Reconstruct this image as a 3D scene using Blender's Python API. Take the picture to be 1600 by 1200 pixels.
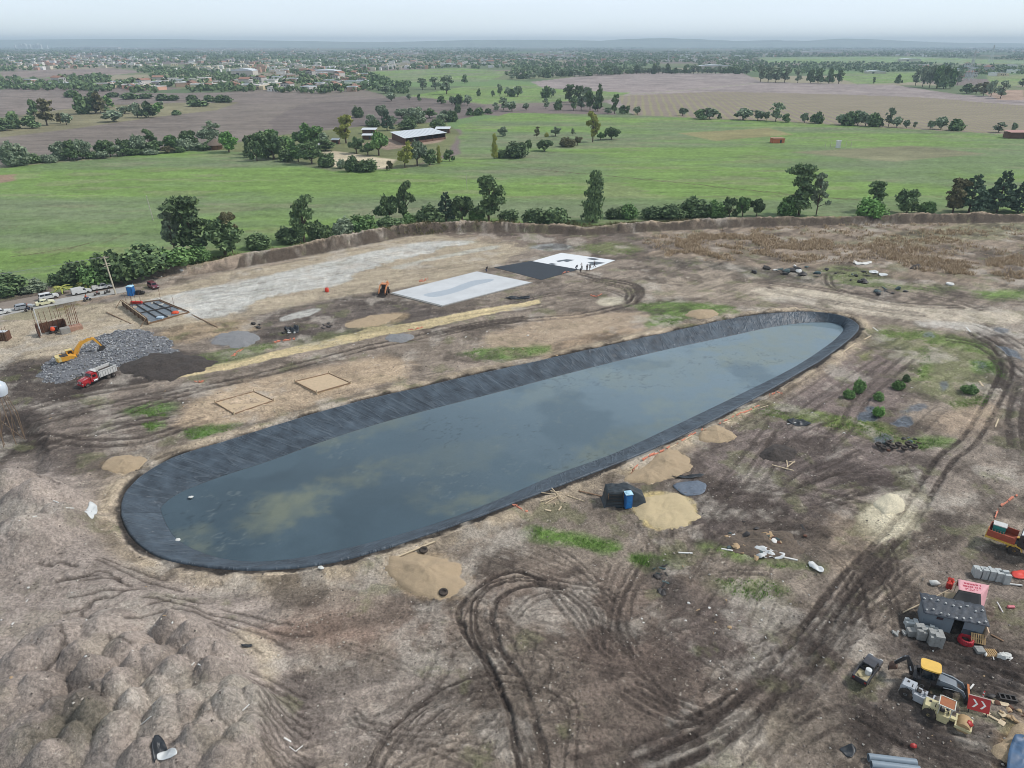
import bpy, math, random
import numpy as np
from mathutils import Vector, Matrix, Euler
R = math.radians
sc = bpy.context.scene
for o in list(bpy.data.objects):
    bpy.data.objects.remove(o)
# ------------------------------------------------------------------ camera, light, exposure
H, PITCH, FPX = 55.0, R(25.6), 1110.0          # height in metres, tilt below the horizon, focal length in pixels of a 1600 px frame
cd = bpy.data.cameras.new('camera'); cam = bpy.data.objects.new('camera', cd)
sc.collection.objects.link(cam); sc.camera = cam
cam.location = (0, 0, H); cam.rotation_euler = (math.pi/2-PITCH, 0, 0)
cd.sensor_width = 36; cd.lens = 36*FPX/1600; cd.clip_start = .5; cd.clip_end = 200000
HAZE_D = 1.2e-4
SUN_EL, SUN_AZ = R(47), R(80)                   # azimuth measured from +Y towards +X
w = bpy.data.worlds.new('World'); sc.world = w; w.use_nodes = True
nt = w.node_tree; nt.nodes.clear()
def wn(t, **k):
    n = nt.nodes.new(t)
    for a, b in k.items(): setattr(n, a, b)
    return n
out = wn('ShaderNodeOutputWorld'); bg = wn('ShaderNodeBackground'); sky = wn('ShaderNodeTexSky')
sky.sky_type = 'NISHITA'; sky.sun_disc = False; sky.sun_elevation = SUN_EL; sky.sun_rotation = SUN_AZ
sky.altitude = 1800; sky.air_density = 1.0; sky.dust_density = 1.5
tc = wn('ShaderNodeTexCoord'); mp = wn('ShaderNodeMapping'); mp.inputs['Scale'].default_value = (1, 1, 8)
cl = wn('ShaderNodeTexNoise'); cl.inputs['Scale'].default_value = 1.6; cl.inputs['Detail'].default_value = 5; cl.inputs['Roughness'].default_value = .5
rp = wn('ShaderNodeValToRGB')
rp.color_ramp.elements[0].position = .3; rp.color_ramp.elements[0].color = (.5, .5, .5, 1)
rp.color_ramp.elements[1].position = .7; rp.color_ramp.elements[1].color = (.93, .93, .93, 1)
mx = wn('ShaderNodeMix', data_type='RGBA')
mx.inputs['B'].default_value = (7.0, 7.8, 8.7, 1)  # the veil of high cloud
L = nt.links.new
L(tc.outputs['Generated'], mp.inputs['Vector']); L(mp.outputs['Vector'], cl.inputs['Vector'])
L(cl.outputs['Fac'], rp.inputs['Fac']); L(rp.outputs['Color'], mx.inputs['Factor'])
L(sky.outputs['Color'], mx.inputs['A']); L(mx.outputs['Result'], bg.inputs['Color'])
sx_ = wn('ShaderNodeSeparateXYZ'); mr_ = wn('ShaderNodeMapRange')     # cloud veil thins towards the zenith
for k_, v_ in (('From Min', 0), ('From Max', .55), ('To Min', .132), ('To Max', .088)): mr_.inputs[k_].default_value = v_
L(tc.outputs['Generated'], sx_.inputs['Vector']); L(sx_.outputs['Z'], mr_.inputs['Value']); L(mr_.outputs['Result'], bg.inputs['Strength'])
L(bg.outputs['Background'], out.inputs['Surface'])
sd = bpy.data.lights.new('sun', 'SUN'); so = bpy.data.objects.new('sun', sd); sc.collection.objects.link(so)
sd.energy = 2.8; sd.angle = R(8); sd.color = (1, .96, .92)
sv = Vector((math.sin(SUN_AZ)*math.cos(SUN_EL), math.cos(SUN_AZ)*math.cos(SUN_EL), math.sin(SUN_EL)))
so.rotation_euler = sv.to_track_quat('Z', 'Y').to_euler(); so.location = (0, 60, 90)
vs = sc.view_settings
sc.display_settings.display_device = 'sRGB'
vs.view_transform = 'Standard'; vs.look = 'None'; vs.exposure = 0.03; vs.gamma = 1; vs.use_curve_mapping = False
sc.render.engine = 'CYCLES'
sc.cycles.use_denoising = True; sc.cycles.filter_width = .95
sc.cycles.max_bounces = 5; sc.cycles.diffuse_bounces = 2; sc.cycles.glossy_bounces = 2; sc.cycles.transparent_max_bounces = 8
sc.cycles.volume_bounces = 0; sc.cycles.caustics_reflective = False; sc.cycles.caustics_refractive = False
sc.cycles.sample_clamp_indirect = 4

# ------------------------------------------------------------------ from the photograph's pixels to places on the ground
CP, SP = math.cos(PITCH), math.sin(PITCH)
def P(px, py, z=0.0):
    a, b = (px-800)/FPX, (600-py)/FPX
    t = (z-H)/(-SP+b*CP)
    return (a*t, (CP+b*SP)*t, z)
def depth(px, py, z=0.0):
    b = (600-py)/FPX
    return (z-H)/(-SP+b*CP)
def mpp(px, py): return depth(px, py)/FPX          # metres per pixel there
def height_to(Y, top_py):                           # height of a thing standing at distance Y whose top shows at row top_py
    b = (600-top_py)/FPX
    return H+Y/(CP+b*SP)*(-SP+b*CP)
def heading(a, b):
    p, q = P(*a), P(*b)
    return math.atan2(q[1]-p[1], q[0]-p[0])
def lin(c):
    c = np.asarray(c, float)/255
    return np.where(c <= .04045, c/12.92, ((c+.055)/1.055)**2.4)

# ------------------------------------------------------------------ numpy noise
def vnoise(x, y, seed=0):
    x = np.asarray(x, np.float64); y = np.asarray(y, np.float64)
    xi = np.floor(x).astype(np.int64); yi = np.floor(y).astype(np.int64)
    fx = x-xi; fy = y-yi
    fx = fx*fx*fx*(fx*(fx*6-15)+10); fy = fy*fy*fy*(fy*(fy*6-15)+10)
    def h(a, b):
        n = (a*374761393+b*668265263+seed*974634777) & 0xffffffff
        n = ((n ^ (n >> 13))*1274126177) & 0xffffffff
        return ((n ^ (n >> 16)) & 0xffff)/65535.0
    v00, v10, v01, v11 = h(xi, yi), h(xi+1, yi), h(xi, yi+1), h(xi+1, yi+1)
    return (v00*(1-fx)+v10*fx)*(1-fy)+(v01*(1-fx)+v11*fx)*fy
def fbm(x, y, scale, octs=4, seed=0, gain=.5):
    s = 0; a = 1; t = 0; x = x/scale; y = y/scale
    for k in range(octs):
        s = s+a*vnoise(x, y, seed+k*17); t += a; a *= gain
        x = x*2.03+11.7; y = y*2.03+5.3
    return s/t
def sstep(a, b, x):
    t = np.clip((x-a)/(b-a), 0, 1)
    return t*t*(3-2*t)
def poly_sd(x, y, pts):                             # signed distance to a closed polygon, negative inside
    d = np.full(x.shape, 1e18); s = np.zeros(x.shape, bool)
    n = len(pts)
    for i in range(n):
        ax, ay = pts[i]; bx, by = pts[(i+1) % n]
        ex, ey = bx-ax, by-ay; wx, wy = x-ax, y-ay
        t = np.clip((wx*ex+wy*ey)/max(ex*ex+ey*ey, 1e-9), 0, 1)
        d = np.minimum(d, (wx-ex*t)**2+(wy-ey*t)**2)
        c = ((ay <= y) & (by > y)) | ((by <= y) & (ay > y))
        if ey != 0:
            s ^= c & (x < ax+(y-ay)*ex/ey)
    return np.where(s, -np.sqrt(d), np.sqrt(d))
def line_d(x, y, pts):
    d = np.full(x.shape, 1e18)
    for (ax, ay), (bx, by) in zip(pts[:-1], pts[1:]):
        ex, ey = bx-ax, by-ay; wx, wy = x-ax, y-ay
        t = np.clip((wx*ex+wy*ey)/max(ex*ex+ey*ey, 1e-9), 0, 1)
        d = np.minimum(d, (wx-ex*t)**2+(wy-ey*t)**2)
    return np.sqrt(d)
def spline(pts, n=6, closed=False):                # Catmull-Rom
    p = [np.array(q, float) for q in pts]; m = len(p); o = []
    rng = range(m) if closed else range(m-1)
    for i in rng:
        if closed: a, b, c, d = p[(i-1) % m], p[i], p[(i+1) % m], p[(i+2) % m]
        else: a, b, c, d = p[max(i-1, 0)], p[i], p[i+1], p[min(i+2, m-1)]
        for k in range(n):
            t = k/n
            o.append(.5*((2*b)+(-a+c)*t+(2*a-5*b+4*c-d)*t*t+(-a+3*b-3*c+d)*t**3))
    if not closed: o.append(p[-1])
    return o
def W(pts, z=0.0): return [P(a, b, z)[:2] for a, b in pts]

# ------------------------------------------------------------------ mesh and object helpers
COL = sc.collection
class MB:
    def __init__(s): s.v = []; s.f = []
    def add(s, vs, fs):
        k = len(s.v); s.v += [tuple(map(float, q)) for q in vs]; s.f += [tuple(i+k for i in q) for q in fs]; return s
    def box(s, c, d, rz=0, ry=0, rx=0, top=(1, 1)):
        m = Euler((rx, ry, rz)).to_matrix(); vs = []
        for z in (-.5, .5):
            k = top if z > 0 else (1, 1)
            for x, y in ((-.5, -.5), (.5, -.5), (.5, .5), (-.5, .5)):
                q = m @ Vector((x*d[0]*k[0], y*d[1]*k[1], z*d[2])); vs.append((q.x+c[0], q.y+c[1], q.z+c[2]))
        return s.add(vs, [(3, 2, 1, 0), (4, 5, 6, 7), (0, 1, 5, 4), (1, 2, 6, 5), (2, 3, 7, 6), (3, 0, 4, 7)])
    def cyl(s, a, b, r0, r1=None, n=12, cap=True):
        r1 = r0 if r1 is None else r1
        a, b = Vector(a), Vector(b); d = (b-a).normalized()
        u = d.orthogonal().normalized(); w_ = d.cross(u); vs = []
        for p, r in ((a, r0), (b, r1)):
            for i in range(n):
                t = 2*math.pi*i/n; vs.append(p+u*(r*math.cos(t))+w_*(r*math.sin(t)))
        fs = [(i, (i+1) % n, n+(i+1) % n, n+i) for i in range(n)]
        if cap: fs += [tuple(range(n-1, -1, -1)), tuple(range(n, 2*n))]
        return s.add(vs, fs)
    def tube(s, pts, r, n=6):
        rr = r if isinstance(r, (list, tuple)) else [r]*len(pts)
        for i in range(len(pts)-1): s.cyl(pts[i], pts[i+1], rr[i], rr[i+1], n, cap=True)
        return s
    def prism(s, pts, y0, y1, wf=None):              # outline in XZ, extruded along Y; wf(z) scales the half width with height
        n = len(pts); vs = []; m = (y0+y1)/2
        for y in (y0, y1):
            for x, z in pts: vs.append((x, m+(y-m)*(wf(z) if wf else 1), z))
        fs = [tuple(range(n)), tuple(range(2*n-1, n-1, -1))]+[(i, n+i, n+(i+1) % n, (i+1) % n) for i in range(n)]
        return s.add(vs, fs)
    def slab(s, pts, z0, z1):                        # outline in XY, extruded upwards
        n = len(pts)
        a = sum(pts[i][0]*pts[(i+1) % n][1]-pts[(i+1) % n][0]*pts[i][1] for i in range(n))
        if a < 0: pts = pts[::-1]
        return s.add([(x, y, z0) for x, y in pts]+[(x, y, z1) for x, y in pts],
                     [tuple(range(n-1, -1, -1)), tuple(range(n, 2*n))]+[(i, (i+1) % n, n+(i+1) % n, n+i) for i in range(n)])
    def lathe(s, c, prof, n=14, axis='z'):
        vs = []; m = len(prof)
        for r, h in prof:
            for i in range(n):
                t = 2*math.pi*i/n; q = (r*math.cos(t), r*math.sin(t), h)
                if axis == 'y': q = (q[0], q[2], q[1])
                vs.append((q[0]+c[0], q[1]+c[1], q[2]+c[2]))
        fs = [(k*n+i, k*n+(i+1) % n, (k+1)*n+(i+1) % n, (k+1)*n+i) for k in range(m-1) for i in range(n)]
        fs += [tuple(range(n-1, -1, -1)), tuple(range((m-1)*n, m*n))]
        return s.add(vs, fs)
    def blob(s, c, r, rng, rough=.25, nu=8, nv=5):
        vs = [(c[0], c[1], c[2]-r[2])]
        for j in range(1, nv):
            a = math.pi*j/nv-math.pi/2
            for i in range(nu):
                t = 2*math.pi*i/nu; k = 1+rng.uniform(-rough, rough)
                vs.append((c[0]+r[0]*k*math.cos(a)*math.cos(t), c[1]+r[1]*k*math.cos(a)*math.sin(t), c[2]+r[2]*k*math.sin(a)))
        vs.append((c[0], c[1], c[2]+r[2])); fs = []
        for i in range(nu):
            fs.append((0, 1+(i+1) % nu, 1+i))
            for j in range(nv-2):
                p = 1+j*nu
                fs.append((p+i, p+(i+1) % nu, p+nu+(i+1) % nu, p+nu+i))
            p = 1+(nv-2)*nu; fs.append((p+i, p+(i+1) % nu, len(vs)-1))
        return s.add(vs, fs)
    def build(s, name, mat, parent=None, smooth=40, loc=None, rz=0):
        me = bpy.data.meshes.new(name); me.from_pydata(s.v, [], s.f)
        if mat:
            for m in (mat if isinstance(mat, (list, tuple)) else [mat]): me.materials.append(m)
        if smooth and me.polygons:
            me.polygons.foreach_set('use_smooth', [True]*len(me.polygons)); me.set_sharp_from_angle(angle=R(smooth))
        me.update()
        o = bpy.data.objects.new(name, me); COL.objects.link(o)
        if parent: o.parent = parent
        if loc is not None: o.location = loc
        o.rotation_euler.z = rz
        return o
def tag(o, label=None, cat=None, group=None, kind=None):
    if label: o['label'] = label
    if cat: o['category'] = cat
    if group: o['group'] = group
    if kind: o['kind'] = kind
    return o
def thing(name, label, cat, loc=(0, 0, 0), rz=0, group=None):
    o = bpy.data.objects.new(name, None); COL.objects.link(o); o.empty_display_size = .5
    o.location = loc; o.rotation_euler.z = rz
    return tag(o, label, cat, group)
def dup(o, parent=None):
    c = o.copy(); COL.objects.link(c)
    if parent: c.parent = parent
    for ch in list(o.children): dup(ch, c)
    return c
def bulk(name, V, F, mat, smooth=True):             # numpy mesh, all faces of one size
    me = bpy.data.meshes.new(name); nf, k = F.shape
    me.vertices.add(len(V)); me.vertices.foreach_set('co', np.asarray(V, np.float32).ravel())
    me.loops.add(nf*k); me.loops.foreach_set('vertex_index', np.asarray(F, np.int32).ravel())
    me.polygons.add(nf); me.polygons.foreach_set('loop_start', np.arange(0, nf*k, k, dtype=np.int32))
    me.polygons.foreach_set('use_smooth', np.full(nf, smooth))
    me.update(calc_edges=True); me.validate()
    if mat: me.materials.append(mat)
    o = bpy.data.objects.new(name, me); COL.objects.link(o)
    return o
def set_col(o, rgb, name='col'):
    a = o.data.attributes.new(name, 'FLOAT_COLOR', 'POINT')
    c = np.ones((len(rgb), 4), np.float32); c[:, :3] = rgb
    a.data.foreach_set('color', c.ravel())
def set_val(o, v, name):
    a = o.data.attributes.new(name, 'FLOAT', 'POINT'); a.data.foreach_set('value', np.asarray(v, np.float32))

# ------------------------------------------------------------------ materials
def newmat(name):
    m = bpy.data.materials.new(name); m.use_nodes = True
    t = m.node_tree; b = t.nodes['Principled BSDF']
    return m, t, b
def node(t, typ, ins=None, **k):
    n = t.nodes.new(typ)
    for a, b in k.items(): setattr(n, a, b)
    for a, b in (ins or {}).items(): n.inputs[a].default_value = b
    return n
def mul_noise(t, src, scale, lo, hi, detail=6, rough=.6, coord='Object', vec=None, dist=0, a=.3, b=.7):
    if vec is None:
        c = node(t, 'ShaderNodeTexCoord'); vec = c.outputs[coord]
    n = node(t, 'ShaderNodeTexNoise', {'Scale': scale, 'Detail': detail, 'Roughness': rough, 'Distortion': dist})
    r = node(t, 'ShaderNodeMapRange', {'From Min': a, 'From Max': b, 'To Min': lo, 'To Max': hi})
    m = node(t, 'ShaderNodeMix', data_type='RGBA', blend_type='MULTIPLY'); m.inputs['Factor'].default_value = 1
    t.links.new(vec, n.inputs['Vector']); t.links.new(n.outputs['Fac'], r.inputs['Value'])
    t.links.new(src, m.inputs['A']); t.links.new(r.outputs['Result'], m.inputs['B'])
    return m.outputs['Result'], n.outputs['Fac']
MATS = {}
def mat(name, rgb, rough=.7, metal=0., var=.18, scale=2.5, dirt=.0, bump=0., coat=0., dcol=(120, 104, 90), rand=0.):
    if name in MATS: return MATS[name]
    m, t, b = newmat(name)
    c = node(t, 'ShaderNodeRGB'); c.outputs[0].default_value = (*lin(rgb), 1)
    o = c.outputs[0]
    if rand:
        oi = node(t, 'ShaderNodeObjectInfo')
        r = node(t, 'ShaderNodeMapRange', {'To Min': 1-rand, 'To Max': 1+rand})
        mm = node(t, 'ShaderNodeMix', data_type='RGBA', blend_type='MULTIPLY'); mm.inputs['Factor'].default_value = 1
        t.links.new(oi.outputs['Random'], r.inputs['Value']); t.links.new(o, mm.inputs['A']); t.links.new(r.outputs['Result'], mm.inputs['B'])
        o = mm.outputs['Result']
    o, f = mul_noise(t, o, scale, 1-var, 1+var)
    if dirt:
        n = node(t, 'ShaderNodeTexNoise', {'Scale': 1.7, 'Detail': 8, 'Roughness': .7}); tcn = node(t, 'ShaderNodeTexCoord')
        t.links.new(tcn.outputs['Object'], n.inputs['Vector'])
        r = node(t, 'ShaderNodeMapRange', {'From Min': .42, 'From Max': .66, 'To Min': dirt*.25, 'To Max': dirt}); t.links.new(n.outputs['Fac'], r.inputs['Value'])
        mm = node(t, 'ShaderNodeMix', data_type='RGBA'); mm.inputs['B'].default_value = (*lin(dcol), 1)
        t.links.new(r.outputs['Result'], mm.inputs['Factor']); t.links.new(o, mm.inputs['A']); o = mm.outputs['Result']
    t.links.new(o, b.inputs['Base Color'])
    b.inputs['Roughness'].default_value = rough; b.inputs['Metallic'].default_value = metal; b.inputs['Coat Weight'].default_value = coat
    if bump:
        bn = node(t, 'ShaderNodeBump', {'Strength': .6, 'Distance': bump}); t.links.new(f, bn.inputs['Height']); t.links.new(bn.outputs['Normal'], b.inputs['Normal'])
    MATS[name] = m
    return m
def earth_mat(name, fine=1., bump=.05, stripes=False):  # colour from the mesh attribute 'col', broken up by grain
    m, t, b = newmat(name)
    a = node(t, 'ShaderNodeAttribute', attribute_name='col')
    wv = node(t, 'ShaderNodeAttribute', attribute_name='wet')
    o, _ = mul_noise(t, a.outputs['Color'], .55, 1-.16*fine, 1+.16*fine, 7, .62)
    o, f2 = mul_noise(t, o, 3.4, 1-.38*fine, 1+.34*fine, 8, .74, dist=.5, a=.38, b=.62)
    o, f3 = mul_noise(t, o, 15, 1-.27*fine, 1+.27*fine, 3, .7, a=.36, b=.64)
    t.links.new(o, b.inputs['Base Color'])
    r = node(t, 'ShaderNodeMapRange', {'To Min': .95, 'To Max': .06}); t.links.new(wv.outputs['Fac'], r.inputs['Value']); t.links.new(r.outputs['Result'], b.inputs['Roughness'])
    s = node(t, 'ShaderNodeMapRange', {'To Min': .15, 'To Max': .6}); t.links.new(wv.outputs['Fac'], s.inputs['Value']); t.links.new(s.outputs['Result'], b.inputs['Specular IOR Level'])
    st = node(t, 'ShaderNodeMapRange', {'To Min': .8, 'To Max': 0.}); t.links.new(wv.outputs['Fac'], st.inputs['Value'])
    bn = node(t, 'ShaderNodeBump', {'Distance': bump}); t.links.new(f2, bn.inputs['Height']); t.links.new(st.outputs['Result'], bn.inputs['Strength'])
    t.links.new(bn.outputs['Normal'], b.inputs['Normal'])
    return m
EARTH = earth_mat('earth', 1., .22)
GRASSM = earth_mat('field_grass', .7, .06)
PLOUGHM = earth_mat('ploughed_soil', .8, .1); SILTM = earth_mat('silt', .12, .01)
# ------------------------------------------------------------------ the pond's outline
RIM_PX = [(192,800),(195,775),(209,755),(235,735),(265,718),(300,705),(345,692),(400,675),(450,659),(500,644),(550,630),(600,618),(650,607),(700,595),(750,584),(800,573),(850,562),(900,551),(950,540),(1000,529),(1050,518),(1100,507),(1150,497),(1200,490),(1250,487),(1290,489),(1320,495),(1338,505),(1340,513),(1330,525),(1310,541),(1280,562),(1240,585),(1200,608),(1150,635),(1100,661),(1050,685),(1000,707),(950,727),(900,746),(850,765),(800,784),(750,803),(700,821),(650,838),(600,854),(550,868),(500,879),(450,885),(400,887),(350,885),(300,879),(255,868),(225,852),(205,830)]
WAT_PX = [(252,800),(258,785),(286,767),(340,746),(420,720),(500,691),(580,665),(670,640),(780,612),(870,588),(960,565),(1050,544),(1135,526),(1210,510),(1260,504),(1300,504),(1318,511),(1312,523),(1292,540),(1240,574),(1160,614),(1060,662),(960,708),(872,740),(772,783),(700,811),(620,836),(530,859),(455,873),(390,877),(330,868),(276,842)]
RIMZ, WATZ = .35, -1.35
def resample(pts, n, closed=True):
    p = np.array(pts+[pts[0]] if closed else pts, float)
    s = np.r_[0, np.cumsum(np.hypot(*np.diff(p, axis=0).T))]
    q = np.linspace(0, s[-1], n, endpoint=not closed)
    return np.c_[np.interp(q, s, p[:, 0]), np.interp(q, s, p[:, 1])], s[-1]
RIM = [tuple(q) for q in spline([P(a, b, RIMZ)[:2] for a, b in RIM_PX], 4, True)]
WAT = [tuple(q) for q in spline([P(a, b, WATZ)[:2] for a, b in WAT_PX], 4, True)]

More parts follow.
